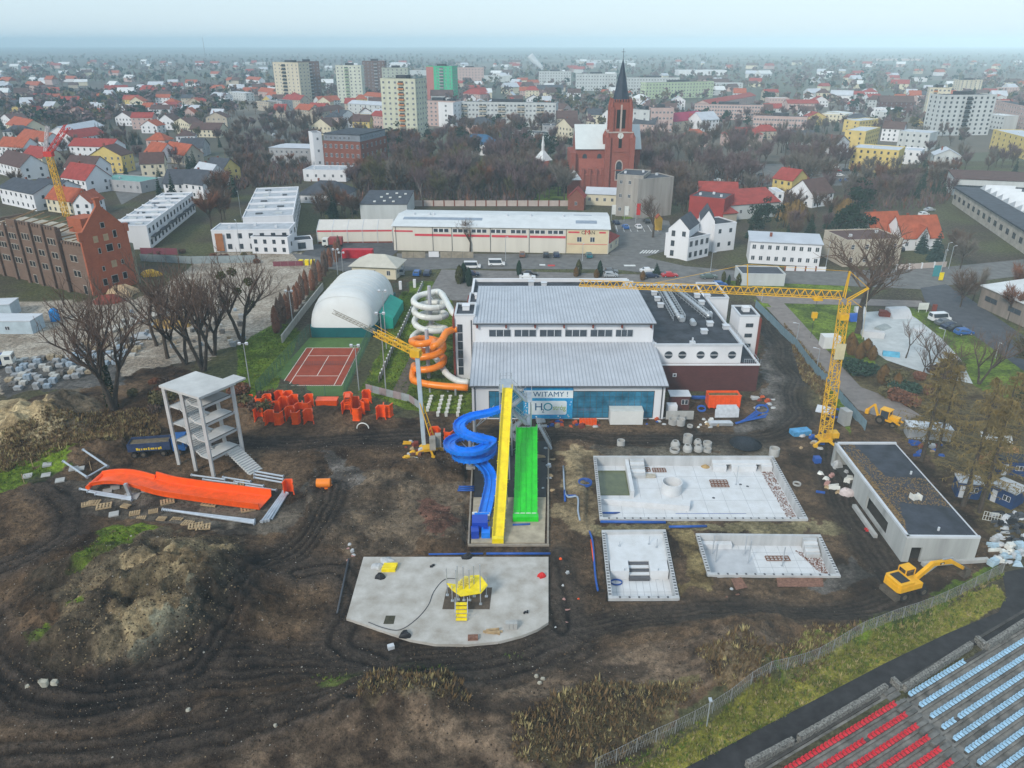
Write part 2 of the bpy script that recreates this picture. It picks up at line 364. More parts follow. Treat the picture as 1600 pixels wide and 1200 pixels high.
FLAT=[[(1185,452),(1450,452),(1610,555),(1640,690),(1440,668),(1335,645),(1262,560)],[(195,672),(300,672),(300,716),(195,716)],[(530,862),(862,862),(862,975),(790,1015),(680,1018),(590,995),(530,965)],[(725,650),(860,650),(865,862),(725,862)],[(738,430),(1190,430),(1190,665),(735,665)],[(1290,680),(1440,680),(1560,900),(1390,905)],[(1250,640),(1330,640),(1330,710),(1250,710)],[(1150,1230),(1350,1060),(1600,930),(1800,900),(1800,1400),(1100,1400)],[(100,725),(480,725),(480,815),(100,815)],[(240,690),(400,690),(400,765),(240,765)],[(915,700),(1275,700),(1330,950),(915,950)],[(1380,870),(1500,870),(1500,945),(1380,945)],[(1350,620),(1430,620),(1430,690),(1350,690)],[(-50,440),(320,440),(320,520),(-50,520)]]
for q in FLAT:
 k=inpoly(PXX,PYY,q);H[k]=np.clip(H[k],-.12,.05)*.35-.03
POOLS={'main':[(927,712),(1208,712),(1263,811),(937,811)],'steps':[(940,828),(1040,827),(1062,935),(951,935)],'small':[(1087,833),(1282,835),(1314,900),(1106,898)]}
RIM,FLOOR=.28,-1.3
for q in POOLS.values():
 w=[G(a,b,RIM) for a,b in q];c=sum(w,Vector())/4
 w=[(c.x+(p.x-c.x)*.985,c.y+(p.y-c.y)*.975) for p in w]
 k=inpoly(GX,GY,w);H[k]=-1.9
def flat_at(px,py,r,lv=0.0):
 p=G(px,py);H[np.hypot(GX-p.x,GY-p.y)<r]=lv
H[(GX<-113)|(GX>113)]*=.3
H[:,-1]=0;H[0,:]=0;H[-1,:]=0;H[:,0]=0
def hgt(x,y):
 i=int(np.clip(np.searchsorted(xs,x),1,len(xs)-1));j=int(np.clip(np.searchsorted(ys,y),1,len(ys)-1))
 return float((H[i-1,j-1]+H[i,j]+H[i-1,j]+H[i,j-1])/4)
def GH(px,py):
 p=G(px,py)
 for _ in range(4):p=G(px,py,hgt(p.x,p.y))
 return p
def groundmat():
 m=bpy.data.materials.new('soil');m.use_nodes=True;n=m.node_tree;b=n.nodes['Principled BSDF']
 at_=n.nodes.new('ShaderNodeVertexColor');at_.layer_name='Col'
 geo=n.nodes.new('ShaderNodeNewGeometry')
 def noise(s,d=8,r=.65):
  t=n.nodes.new('ShaderNodeTexNoise');t.inputs['Scale'].default_value=s;t.inputs['Detail'].default_value=d;t.inputs['Roughness'].default_value=r
  n.links.new(geo.outputs['Position'],t.inputs['Vector']);return t
 a,c,a2=noise(1.3),noise(.35,5),noise(5.0,6,.7)
 mr=n.nodes.new('ShaderNodeMapRange');mr.inputs[1].default_value=.25;mr.inputs[2].default_value=.75;mr.inputs[3].default_value=.25;mr.inputs[4].default_value=1.9
 n.links.new(a.outputs[0],mr.inputs[0])
 mq=n.nodes.new('ShaderNodeMapRange');mq.inputs[1].default_value=.25;mq.inputs[2].default_value=.75;mq.inputs[3].default_value=.45;mq.inputs[4].default_value=1.55
 n.links.new(a2.outputs[0],mq.inputs[0])
 mm=n.nodes.new('ShaderNodeMath');mm.operation='MULTIPLY';n.links.new(mr.outputs[0],mm.inputs[0]);n.links.new(mq.outputs[0],mm.inputs[1])
 mx=n.nodes.new('ShaderNodeMix');mx.data_type='RGBA';mx.blend_type='MULTIPLY';mx.inputs[0].default_value=1
 cc=n.nodes.new('ShaderNodeCombineColor')
 for i in range(3):n.links.new(mm.outputs[0],cc.inputs[i])
 n.links.new(at_.outputs[0],mx.inputs[6]);n.links.new(cc.outputs[0],mx.inputs[7])
 vo=n.nodes.new('ShaderNodeTexVoronoi');vo.inputs['Scale'].default_value=1.5;n.links.new(geo.outputs['Position'],vo.inputs['Vector'])
 lt=n.nodes.new('ShaderNodeMath');lt.operation='LESS_THAN';lt.inputs[1].default_value=.085;n.links.new(vo.outputs['Distance'],lt.inputs[0])
 gt=n.nodes.new('ShaderNodeMath');gt.operation='GREATER_THAN';gt.inputs[1].default_value=.52;n.links.new(c.outputs[0],gt.inputs[0])
 ml=n.nodes.new('ShaderNodeMath');ml.operation='MULTIPLY';n.links.new(lt.outputs[0],ml.inputs[0]);n.links.new(gt.outputs[0],ml.inputs[1])
 ms=n.nodes.new('ShaderNodeMath');ms.operation='MULTIPLY';ms.inputs[1].default_value=.55;n.links.new(ml.outputs[0],ms.inputs[0])
 m2=n.nodes.new('ShaderNodeMix');m2.data_type='RGBA';m2.inputs[7].default_value=(.33,.30,.26,1)
 n.links.new(ms.outputs[0],m2.inputs[0]);n.links.new(mx.outputs[2],m2.inputs[6]);n.links.new(m2.outputs[2],b.inputs['Base Color'])
 r2=n.nodes.new('ShaderNodeMapRange');r2.inputs[3].default_value=.55;r2.inputs[4].default_value=1.0;n.links.new(c.outputs[0],r2.inputs[0]);n.links.new(r2.outputs[0],b.inputs['Roughness'])
 b.inputs['Specular IOR Level'].default_value=.12
 bp=n.nodes.new('ShaderNodeBump');bp.inputs['Strength'].default_value=1.0;bp.inputs['Distance'].default_value=.5
 n.links.new(a.outputs[0],bp.inputs['Height']);n.links.new(bp.outputs[0],b.inputs['Normal'])
 return m
def gridmesh(name,X,Y,Z,mat,cols=None):
 nx,ny=X.shape
 co=np.stack([X,Y,Z],-1).reshape(-1,3).astype(np.float32)
 idx=np.arange(nx*ny).reshape(nx,ny)
 q=np.stack([idx[:-1,:-1],idx[1:,:-1],idx[1:,1:],idx[:-1,1:]],-1).reshape(-1,4).astype(np.int32)
 me=bpy.data.meshes.new(name);me.vertices.add(len(co));me.vertices.foreach_set('co',co.ravel())
 me.loops.add(q.size);me.loops.foreach_set('vertex_index',q.ravel())
 me.polygons.add(len(q));me.polygons.foreach_set('loop_start',np.arange(0,q.size,4,dtype=np.int32));me.polygons.foreach_set('loop_total',np.full(len(q),4,np.int32))
 me.polygons.foreach_set('use_smooth',np.ones(len(q),bool))
 if cols is not None:
  ca=me.color_attributes.new('Col','FLOAT_COLOR','POINT')
  ca.data.foreach_set('color',np.concatenate([cols.reshape(-1,3),np.ones((len(co),1))],1).astype(np.float32).ravel())
 me.materials.append(mat);me.update();me.validate()
 o=bpy.data.objects.new(name,me);COL.objects.link(o);o['kind']='structure'
 return o
SOIL=groundmat()
def fieldmat():
 m=bpy.data.materials.new('fields');m.use_nodes=True;n=m.node_tree;b=n.nodes['Principled BSDF'];b.inputs['Roughness'].default_value=.95
 geo=n.nodes.new('ShaderNodeNewGeometry')
 mp=n.nodes.new('ShaderNodeMapping');mp.inputs['Scale'].default_value=(.0016,.0030,1);mp.inputs['Rotation'].default_value=(0,0,.35);n.links.new(geo.outputs['Position'],mp.inputs[0])
 vo=n.nodes.new('ShaderNodeTexVoronoi');vo.inputs['Scale'].default_value=1;vo.distance='MANHATTAN';n.links.new(mp.outputs[0],vo.inputs['Vector'])
 sp=n.nodes.new('ShaderNodeSeparateColor');n.links.new(vo.outputs['Color'],sp.inputs[0])
 cr=n.nodes.new('ShaderNodeValToRGB');e=cr.color_ramp.elements
 e[0].position=0;e[0].color=(.055,.060,.040,1);e[1].position=1;e[1].color=(.15,.13,.10,1)
 q=e.new(.4);q.color=(.08,.085,.05,1);q=e.new(.7);q.color=(.075,.06,.045,1)
 n.links.new(sp.outputs[0],cr.inputs[0])
 t=n.nodes.new('ShaderNodeTexNoise');t.inputs['Scale'].default_value=.02;t.inputs['Detail'].default_value=6;n.links.new(geo.outputs['Position'],t.inputs['Vector'])
 mx=n.nodes.new('ShaderNodeMix');mx.data_type='RGBA';mx.blend_type='OVERLAY';mx.inputs[0].default_value=.6
 n.links.new(cr.outputs[0],mx.inputs[6]);n.links.new(t.outputs[0],mx.inputs[7]);n.links.new(mx.outputs[2],b.inputs['Base Color'])
 return m
def finish_ground():
 gridmesh('ground',GX,GY,H,SOIL,Cg)
 b=MB()
 ox,oy0,oy1=9000,-2500,9500
 b.face([(-ox,oy0,0),(ox,oy0,0),(ox,40,0),(-ox,40,0)]);b.face([(-ox,40,0),(-300,40,0),(-300,ys[-1],0),(-ox,ys[-1],0)])
 b.face([(xs[-1],40,0),(ox,40,0),(ox,ys[-1],0),(xs[-1],ys[-1],0)]);b.face([(-ox,ys[-1],0),(ox,ys[-1],0),(ox,oy1,0),(-ox,oy1,0)])
 struct('terrain',b,fieldmat())
 # paved sheets
def sheet(name,pp,z,mat,world=False):
 b=MB();w=pp if world else wpoly(pp);n=len(w)
 a=sum(w[i][0]*w[(i+1)%n][1]-w[(i+1)%n][0]*w[i][1] for i in range(n))
 if a<0:w=w[::-1]
 b.face([(x,y,z) for x,y in w]);return struct(name,b,mat)
ASPH=mk('asphalt',(.085,.085,.09),.85,.25,.5,.2,20)
ASPH2=mk('old_asphalt',(.155,.15,.145),.9,.2,.4,.2,20)
PAVE=mk('paving',(.22,.205,.19),.9,.18,.6,.2,9)
CONC=mk('concrete',(.40,.395,.38),.85,.16,.5,.15,8)
CONCW=mk('pale_concrete',(.54,.54,.55),.8,.10,.35,.1,8)
# palette
WHITE=mk('white_render',(.70,.70,.72),.8,.06,.25,streak=True)
CREAM=mk('cream_render',(.62,.56,.42),.85,.08,.3,streak=True)
GREYR=mk('grey_render',(.36,.36,.37),.85,.12,.3,streak=True)
ROOFMET=mk('grey_metal_roof',(.46,.48,.52),.45,.10,.25,spec=.5)
DARKROOF=mk('bitumen_roof',(.045,.05,.062),.75,.45,.35,.15,10)
TRIM=mk('light_metal_trim',(.55,.57,.60),.5,.08,.5)
STEEL=mk('galvanised_steel',(.50,.53,.56),.4,.12,.8,metal=.5)
DGREY=mk('dark_grey_metal',(.07,.075,.085),.5,.2,1)
GLASSB=glass('blue_glass',(.03,.17,.28));GLASSD=glass('dark_glass',(.045,.058,.075))
BRICKD=brickmat('dark_red_brick',(.085,.026,.026),(.11,.036,.034),(.05,.03,.03),1.2)
BRICKR=brickmat('red_brick',(.20,.062,.040),(.26,.088,.055),(.16,.10,.08),1.0)
REDP=mk('red_brown_paint',(.20,.045,.03),.7,.12,.6)
ORANGE=mk('orange_plastic',(.90,.095,.003),.35,.14,1.1,spec=.5)
ORANGE2=mk('amber_plastic',(.84,.22,.008),.35,.06,.5,spec=.5)
BLUEP=mk('blue_plastic',(.006,.20,.80),.3,.14,1.1,spec=.5)
BLUED=mk('dark_blue_plastic',(.006,.05,.40),.35,.08,.4,spec=.5)
YELP=mk('yellow_plastic',(.86,.66,.004),.35,.14,1.1,spec=.5)
GRNP=mk('green_plastic',(.012,.58,.015),.35,.14,1.1,spec=.5)
WPLAS=mk('white_plastic',(.66,.66,.62),.4,.10,.8,spec=.5)
YCR=mk('yellow_crane_paint',(.72,.40,.02),.5,.12,.8)
TIMB=mk('timber',(.42,.30,.17),.85,.25,2)
TARP=mk('tarpaulin',(.46,.47,.48),.6,.18,1.2,.3,4)
BLKP=mk('black_plastic',(.02,.02,.024),.5,.3,1)
REDC=mk('red_paint',(.55,.02,.02),.5,.1,1)
PIPEB=mk('blue_pipe',(.02,.09,.36),.4,.15,1)
def winmesh(name,frame,pane,mull=1,cross=False,fw=.07):
 b=MB()
 b.box(0,1,-.03,.0,0,1,1)
 for x in np.linspace(0,1,mull+2):b.box(max(0,x-fw/2),min(1,x+fw/2),-.06,-.028,0,1,0)
 for z in ([0,.5,1] if cross else [0,1]):b.box(.001,.999,-.064,-.026,max(0,z-fw/2),min(1,z+fw/2),0)
 return b.mesh(name,[frame,pane])
WIN_W=winmesh('window',WHITE,GLASSD);WIN_D=winmesh('window_dark',DGREY,GLASSD);WIN_3=winmesh('window_band',TRIM,GLASSD,2,fw=.03)
WIN_1=winmesh('window_plain',WHITE,GLASSD,0,True)
# the swimming hall
hx0,hx1,hy=-6.9,26.3,117.5
hall=thing('swimming_hall','large white swimming hall with grey metal roofs and blue glass front','building',((hx0+hx1)/2,hy,0))
def ribroof(name,x0,x1,ya,za,yb,zb,step=.62,th=.25):
 b=MB();L=Vector((0,yb-ya,zb-za));n=L.normalized();up=Vector((0,-n.z,n.y))
 A,B=Vector((0,ya,za)),Vector((0,yb,zb))
 pts=[A,B,B-up*th,A-up*th]
 vs=[Vector((x0,p.y,p.z)) for p in pts]+[Vector((x1,p.y,p.z)) for p in pts]
 b.add(vs,[(0,4,5,1)[::-1],(1,5,6,2)[::-1],(2,6,7,3)[::-1],(3,7,4,0)[::-1],(0,1,2,3)[::-1],(4,7,6,5)[::-1]])
 r=b.build(name,ROOFMET,hall)
 rb=MB();k=int((x1-x0)/step)
 for i in range(k+1):
  x=x0+.02+(x1-x0-.1)*i/k
  q=[A+up*.004,B+up*.004,B+up*.085,A+up*.085]
  rb.add([(x,p.y,p.z) for p in q]+[(x+.07,p.y,p.z) for p in q],[(3,2,6,7)[::-1],(0,1,2,3)[::-1],(4,7,6,5)[::-1],(0,3,7,4)[::-1]])
 o=rb.build('roof_ribs',mk('roof_seam',(.34,.36,.40),.5,.05),None);o.parent=r;o.location=-hall.location
 o['kind']='stuff'
 return r
w=MB();w.box(hx0,hx1,hy,hy+.4,0,6.5);w.add([(hx0,hy+.4,0),(hx0,132,0),(hx0,132,8.1),(hx0,hy+.4,6.45),(hx0+.4,hy+.4,0),(hx0+.4,132,0),(hx0+.4,132,8.1),(hx0+.4,hy+.4,6.45)],[(0,3,2,1),(4,5,6,7),(0,1,5,4),(2,3,7,6),(1,2,6,5),(0,4,7,3)])
w.add([(hx1-.4,hy+.4,0),(hx1-.4,132,0),(hx1-.4,132,8.1),(hx1-.4,hy+.4,6.45),(hx1,hy+.4,0),(hx1,132,0),(hx1,132,8.1),(hx1,hy+.4,6.45)],[(0,3,2,1),(4,5,6,7),(0,1,5,4),(2,3,7,6),(1,2,6,5),(0,4,7,3)])
w.box(hx0,hx1,132,132.4,0,12.4);w.box(hx0,hx0+.4,132.4,155.9,0,12.2);w.box(hx1-.4,hx1,132.4,155.9,0,12.2)
w.box(hx0-2.0,hx1+.3,156.0,169.5,0,9.2)
w.build('wall',WHITE,hall)
ribroof('front_roof',hx0-.35,hx1+.35,hy-.75,6.75,131.95,8.75)
ribroof('upper_roof',hx0-.3,hx1+.3,131.2,12.85,156.0,12.35)
g=MB();g.box(hx0-.4,hx1+.4,hy-.92,hy-.76,6.48,6.66);g.box(hx0-.35,hx1+.35,131.03,131.19,12.55,12.75)
g.build('gutter',DGREY,hall)
for x in (hx0+.5,hx1-.5):g=MB();g.cyl((x,hy-.12,.2),(x,hy-.12,6.5),.09,n=8);g.build('downpipe',DGREY,hall)
for i in range(7):
 x=hx0+.3+i*(hx1-hx0-1.0)/6
 b=MB();b.box(x,x+.28,131.3,131.97,11.75,12.45);b.build('rafter_end',REDP,hall)
for i in range(6):
 x=hx0+2.6+i*4.72
 wd=4.1 if i<5 else 3.2
 o=inst('window',WIN_3,hall,Vector((x,131.98,9.9))-hall.location,0,(wd,1.6,1.35))
gx0,gx1,gz0,gz1=-3.9,24.4,.35,5.35
pane=MB().box(.03,1-.03,-.05,0,.03,.97).mesh('glass_pane',[GLASSB])
fr=MB();fr.box(gx0-.1,gx1+.1,hy-.05,hy-.003,gz0-.1,gz1+.1)
gfr=fr.build('window_frame',DGREY,hall)
NX,NZ=26,5
for i in range(NX):
 for k in range(NZ):
  inst('glass_pane',pane,gfr,Vector((gx0+(gx1-gx0)*i/NX,hy-.052,gz0+(gz1-gz0)*k/NZ))-hall.location,0,((gx1-gx0)/NX,1,(gz1-gz0)/NZ))
def tower(x0,x1,y0,y1,h,wins):
 b=MB();b.box(x0,x1,y0,y1,0,h);o=b.build('stair_tower',WHITE,hall)
 b=MB()
 b.box(x0-.06,x1+.06,y0-.06,y0+.3,h,h+.35);b.box(x0-.06,x1+.06,y1-.3,y1+.06,h,h+.35);b.box(x0-.06,x0+.3,y0+.3,y1-.3,h,h+.35);b.box(x1-.3,x1+.06,y0+.3,y1-.3,h,h+.35)
 b.build('parapet',TRIM,hall)
 b=MB();b.box(x0+.3,x1-.3,y0+.3,y1-.3,h+.003,h+.08);b.build('flat_roof',DARKROOF,hall)
 b=MB();b.box((x0+x1)/2-.6,(x0+x1)/2+.7,(y0+y1)/2-.5,(y0+y1)/2+1.0,h+.08,h+.95);b.box((x0+x1)/2-.7,(x0+x1)/2+.8,(y0+y1)/2-.6,(y0+y1)/2+1.1,h+.955,h+1.05);b.build('vent_hood',WHITE,hall)
 return o
tower(-10.8,hx0-.05,134.6,141.5,13.0,0)
b=MB();b.box(-11.25,-10.83,134.3,141.7,0,12.6);b.build('brick_fin',REDP,hall)
for k in range(6):inst('window',WIN_D,hall,Vector((-10.35,134.57,1.0+k*1.75))-hall.location,0,(.95,1,1.6))
b=MB();b.cyl((-7.7,134.5,.2),(-7.7,134.5,12.2),.09);b.build('downpipe',DGREY,hall)
tower(-9.0,-5.4,149.0,155.8,10.6,0)
b=MB();b.box(-9.45,-9.03,148.7,155.9,0,10.3);b.build('brick_fin',REDP,hall)
for k in range(3):inst('window',WIN_D,hall,Vector((-8.3,148.97,3.2+k*2.2))-hall.location,0,(1.4,1,1.0))
b=MB();b.box(hx0-1.6,hx1,156.35,169.1,9.203,9.28);b.build('flat_roof',DARKROOF,hall)
b=MB();b.box(hx0-2.06,hx1+.36,169.1,169.56,9.2,10.05);b.box(hx0-2.06,hx0-1.6,156.3,169.1,9.2,10.05);b.build('parapet',WHITE,hall)
for px,hh in ((830,.9),(850,.6),(978,1.1),(985,.7)):
 p=at(px,441,166.5);b=MB();b.box(p.x-.6,p.x+.6,166,167.2,9.28,9.28+hh);b.box(p.x-.7,p.x+.7,165.9,167.3,9.283+hh,9.4+hh);b.build('vent_hood',TRIM,hall)
 # east wing
wx0,wx1=hx1+.02,42.6
wing=thing('hall_wing','dark flat-roofed wing with round windows over a dark brick base','building',((wx0+wx1)/2,129,0))
b=MB();b.box(wx0,45.9,129.0,150,0,5.3);b.build('brick_base',BRICKD,wing)
b=MB();b.box(wx0-.02,46.0,128.9,129.25,5.303,5.55);b.box(45.65,46.0,129.25,150,5.303,5.55);b.build('ledge',WHITE,wing)
b=MB();b.box(wx0+.1,wx1,130.0,168,5.303,8.7);b.box(wx1+.01,47.4,158.0,169.5,0,8.7);b.build('wall',WHITE,wing)
b=MB();b.box(wx0+.45,wx1-.35,130.35,167.6,8.703,8.78);b.box(wx1+.3,47.0,158.4,169.1,8.703,8.78);b.build('flat_roof',DARKROOF,wing)
b=MB();b.box(wx0+.05,wx1+.05,129.95,130.35,8.703,9.15);b.box(wx1-.35,wx1+.05,130.35,158,8.703,9.15);b.box(wx0+.05,wx0+.45,130.35,131.0,8.703,9.15);b.box(wx0+.05,wx1,167.6,168.0,8.703,9.15)
b.box(wx1+.06,47.45,157.95,158.35,8.703,9.15);b.box(47.05,47.45,158.35,169.5,8.703,9.15);b.box(wx1+.06,47.05,169.1,169.5,8.703,9.15);b.build('parapet',TRIM,wing)
for px in (1044,1065.5,1094,1115,1143):
 p=at(px,560,130.0);z=7.0
 b=MB();b.cyl((p.x,129.96,z),(p.x,129.995,z),.82,n=28);o=b.build('round_window',TRIM,wing)
 b=MB();b.cyl((p.x,129.94,z),(p.x,129.957,z),.74,n=28);c=b.build('glass_pane',GLASSD,None);c.parent=o;c.location=-wing.location
 b=MB();b.box(p.x-.74,p.x+.74,129.915,129.938,z-.05,z+.05);c=b.build('mullion',WHITE,None);c.parent=o;c.location=-wing.location
p=at(1054,586,128.98);b=MB();b.box(p.x-.35,p.x+.35,128.9,128.97,p.z-.35,p.z+.35);o=b.build('small_window',WHITE,wing)
b=MB();b.box(p.x-.2,p.x+.2,128.87,128.898,p.z-.2,p.z+.2);c=b.build('glass_pane',GLASSD,None);c.parent=o;c.location=-wing.location
b=MB();b.box(wx1+.1,45.6,130.2,150,5.305,5.36);b.build('terrace',DARKROOF,wing)
b=MB()
for i in range(9):
 x=wx1+.5+i*.38;b.bar((x,129.3,5.55),(x,129.3,6.4),.04)
b.bar((wx1+.4,129.3,6.42),(45.7,129.3,6.42),.06);b.bar((45.7,129.3,6.42),(45.7,149,6.42),.06)
for i in range(14):b.bar((45.7,129.5+i*1.5,5.55),(45.7,129.5+i*1.5,6.4),.04)
b.build('railing',STEEL,wing)
hall_p=hall;hall=wing
tower(46.2,50.2,145.0,151.5,9.2,0)
b=MB();b.box(50.23,50.65,144.7,151.7,0,8.9);b.build('brick_fin',REDP,wing)
for k in range(3):inst('window',WIN_D,wing,Vector((47.6,144.97,2.6+k*2.2))-wing.location,0,(1.5,1,.8))
hall=hall_p
for a0,a1 in (((1026,453),(1052,500)),((1048,453),(1103,498))):
 A,B=G(*a0,9.0),G(*a1,9.0);d=(B-A).normalized();s=Vector((-d.y,d.x,0))
 b=MB();off=2.4 if a0[0]<1040 else 1.3
 for q in (0,off):
  b.bar(A+s*q+Vector((0,0,.15)),B+s*q+Vector((0,0,.15)),.09);b.bar(A+s*q+Vector((0,0,1.0)),B+s*q+Vector((0,0,1.0)),.09)
 L=(B-A).length;k=int(L/1.5)
 for i in range(k+1):
  P=A+d*(L*i/k)
  for q in (0,off):b.bar(P+s*q+Vector((0,0,-.2)),P+s*q+Vector((0,0,1.0)),.07)
  b.bar(P+Vector((0,0,1.0)),P+s*off+Vector((0,0,1.0)),.06)
  if i<k:
   Q=A+d*(L*(i+1)/k);b.bar(P+Vector((0,0,.15)),Q+Vector((0,0,1.0)),.05);b.bar(P+s*off+Vector((0,0,1.0)),Q+s*off+Vector((0,0,.15)),.05)
 b.build('roof_truss',STEEL,wing)
 b=MB();b.cyl(A+s*off*.5+Vector((0,0,.5)),B+s*off*.5+Vector((0,0,.5)),.42,n=12);b.build('air_duct',STEEL,wing,smooth=True)
for px,py in ((1022,459),(1027,468),(1032,478),(1089,463),(1096,474),(1107,492),(1109,507),(1100,519),(1134,512),(1105,464)):
 p=G(px,py,9.0);b=MB();b.box(p.x-.55,p.x+.55,p.y-.55,p.y+.55,8.78,9.5);b.box(p.x-.66,p.x+.66,p.y-.66,p.y+.66,9.503,9.62);b.build('roof_vent',TRIM,wing)
for px,py in ((1065,498),(1083,504)):
 p=G(px,py,9.2);b=MB();b.cyl((p.x,p.y-1,9.3),(p.x,p.y+1,9.3),.5,n=12);b.box(p.x-.5,p.x+.5,p.y-.7,p.y+.7,8.78,9.1);b.build('fan_unit',STEEL,wing)
p=G(1084,539,9.1);b=MB();b.box(p.x-.5,p.x+.5,130.4,131.2,8.78,9.4);b.cyl((p.x,130.8,9.4),(p.x,130.8,10.1),.18);b.build('roof_vent',TRIM,wing)
# welcome banner
ban=thing('banner','blue welcome banner with white lettering fields hung on the glass front','banner',(5.8,hy-.25,0))
A,B=at(818,605,hy-.25),at(894,654,hy-.25)
bx0,bx1,bz1,bz0=A.x,B.x,A.z,B.z
BAN=mk('banner_blue',(.03,.42,.66),.5,.5,1.6,col2=(.02,.20,.52))
b=MB();b.box(bx0,bx1,hy-.27,hy-.2,bz0,bz1);b.build('cloth',BAN,ban)
bw,bh=bx1-bx0,bz1-bz0
WB=mk('banner_white',(.72,.78,.80),.5,.05,1)
b=MB();b.box(bx0+.1,bx1,hy-.28,hy-.272,bz0+bh*.66,bz0+bh*.90);b.build('white_field',WB,ban)
b=MB();q=[(bx0+bw*.2,bz0+bh*.12)]
x0,x1,z0,z1,r=bx0+bw*.10,bx0+bw*.88,bz0+bh*.13,bz0+bh*.57,.35
pts=[(cx+r*math.cos(R(a)),cz+r*math.sin(R(a))) for cx,cz,a0 in ((x1-r,z0+r,-90),(x1-r,z1-r,0),(x0+r,z1-r,90),(x0+r,z0+r,180)) for a in range(a0,a0+91,15)]
n=len(pts);b.add([(x,hy-.28,z) for x,z in pts]+[(x,hy-.273,z) for x,z in pts],[tuple(range(n)),tuple(range(2*n-1,n-1,-1))]+[((i+1)%n,i,n+i,n+(i+1)%n) for i in range(n)])
b.build('white_field',WB,ban)
lo=ban.location;NAVY=mk('banner_navy',(.01,.10,.22),.5,.1);TEAL=mk('banner_teal',(.01,.28,.36),.5,.1);LIME=mk('banner_lime',(.35,.48,.10),.5,.1)
def btext(nm,s,size,mat,x,z,sx=1):textobj(nm,s,size,mat,Vector((x,hy-.30,z))-lo,(R(90),0,0),ban,.012,sx)
btext('lettering','WITAMY !',1.35,NAVY,bx0+bw*.55,bz0+bh*.775,1.0)
btext('lettering','H',2.0,NAVY,bx0+bw*.31,bz0+bh*.37,1.05);btext('lettering','2',1.0,NAVY,bx0+bw*.40,bz0+bh*.25)
btext('lettering','O',2.1,TEAL,bx0+bw*.50,bz0+bh*.37,1.0);btext('lettering','stróg',1.35,LIME,bx0+bw*.73,bz0+bh*.35,.8)
for k in range(26):
 x=bx0+bw*random.choice([random.uniform(.02,.08),random.uniform(.9,.98),random.uniform(.1,.9)]);z=bz0+bh*(random.uniform(.02,.10) if .1<(x-bx0)/bw<.9 else random.uniform(.03,.6))
 r=random.uniform(.06,.16);b=MB();b.cyl((x,hy-.29,z),(x,hy-.283,z),r,n=10);b.build('bubble',WB,ban)
 # water slides in front of the hall
def channel(w,h,t=.08,lanes=1):
 pr=[(-w/2-t,h),(-w/2-t,-t),(w/2+t,-t),(w/2+t,h),(w/2,h),(w/2,.05),(w/2-.15,0)]
 for i in range(lanes-1,0,-1):
  x=-w/2+w*i/lanes;pr+=[(x+.09,0),(x+.05,.13),(x-.05,.13),(x-.09,0)]
 pr+=[(-w/2+.15,0),(-w/2,.05),(-w/2,h)]
 return pr[::-1]
def capends(b,k0,n,k):
 pass
slab=MB();sp_=wpoly([(737,800),(735,851),(850,851),(855,775),(860,690),(742,690)])
PADC=mk('wet_concrete',(.30,.27,.23),.8,.28,.5,.1,8)
def pad(name,label,cat,pp,z0,z1,mat,world=False):
 b=MB();b.prism(pp if world else wpoly(pp),z0,z1);return one(name,b,mat,label,cat)
sl=thing('slide_landing','pale concrete landing slab with low kerb under the three slides','slab',G(795,851))
b=MB();b.prism(wpoly([(740,778),(853,778),(851,849),(736,849)]),-.3,.12);b.build('slab',mk('sandy_concrete',(.40,.34,.25),.85,.22,.6,.1,8),sl)
b=MB();b.prism(wpoly([(742,690),(857,690),(853,777.5),(740,777.5)]),-.3,.10);b.build('dark_basin',mk('dark_basin',(.035,.035,.038),.6,.3,.6,.1,8),sl)
for a0,a1 in (((731,853),(858,853)),((740,690),(732,851)),((857,690),(856,851))):
 A,B=G(*a0),G(*a1);b=MB();b.bar(A+Vector((0,0,.08)),B+Vector((0,0,.08)),.22,.4);b.build('kerb',mk('worn_kerb',(.30,.26,.21),.9,.2,1),sl)
def slide(name,label,path,w,h,lanes,mat,legs=(),legr=.14,smoothn=10):
 P=smoothpath(path,smoothn);root=thing(name,label,'slide',(P[-1].x,P[-1].y,0))
 b=MB();pr=channel(w,h,.07,lanes);b.strip(P,pr,close=True);k=len(pr)
 b.f.append(tuple(range(k)));b.m.append(0);n=len(b.v);b.f.append(tuple(range(n-1,n-k-1,-1)));b.m.append(0)
 b.build('chute',mat,root)
 for i in range(0,len(P),max(3,smoothn//2)):
  if 0<i<len(P)-1:
   d=(P[i+1]-P[i-1]).normalized()
   fl=MB();fl.strip([P[i]-d*.05,P[i]+d*.05],[(-w/2-.2,h+.02),(-w/2-.2,-.2),(w/2+.2,-.2),(w/2+.2,h+.02),(w/2+.075,h+.02),(w/2+.075,-.075),(-w/2-.075,-.075),(-w/2-.075,h+.02)][::-1],close=True)
   fl.build('flange',mat,root)
 return root,P
yt,yb=at(793,612,105.5),G(778,842,.35)
Y1,Yp=slide('water_slide','straight steep bright yellow water slide from the stair tower',[yt+Vector((0,1.2,.15)),yt,yt.lerp(yb,.25)+Vector((0,0,-.1)),yt.lerp(yb,.5)+Vector((0,0,-.55)),yt.lerp(yb,.72)+Vector((0,0,-.85)),yt.lerp(yb,.88)+Vector((0,0,-.35)),yb],1.4,.55,1,YELP)
b=MB();b.ob(yb+Vector((0,-.45,-.35)),1.5,.7,.9);b.build('end_stop',YELP,Y1)
for t in (.2,.4,.6):
 p=Yp[int(len(Yp)*t)];b=MB()
 for s in (-.75,.75):b.cyl((p.x+s,p.y,0),(p.x+s*.8,p.y,p.z-.1),.12)
 b.bar((p.x-.8,p.y,p.z-.25),(p.x+.8,p.y,p.z-.25),.14);b.build('support',STEEL,Y1)
gt,gb=at(823,672,104.8),G(821,806,.4)
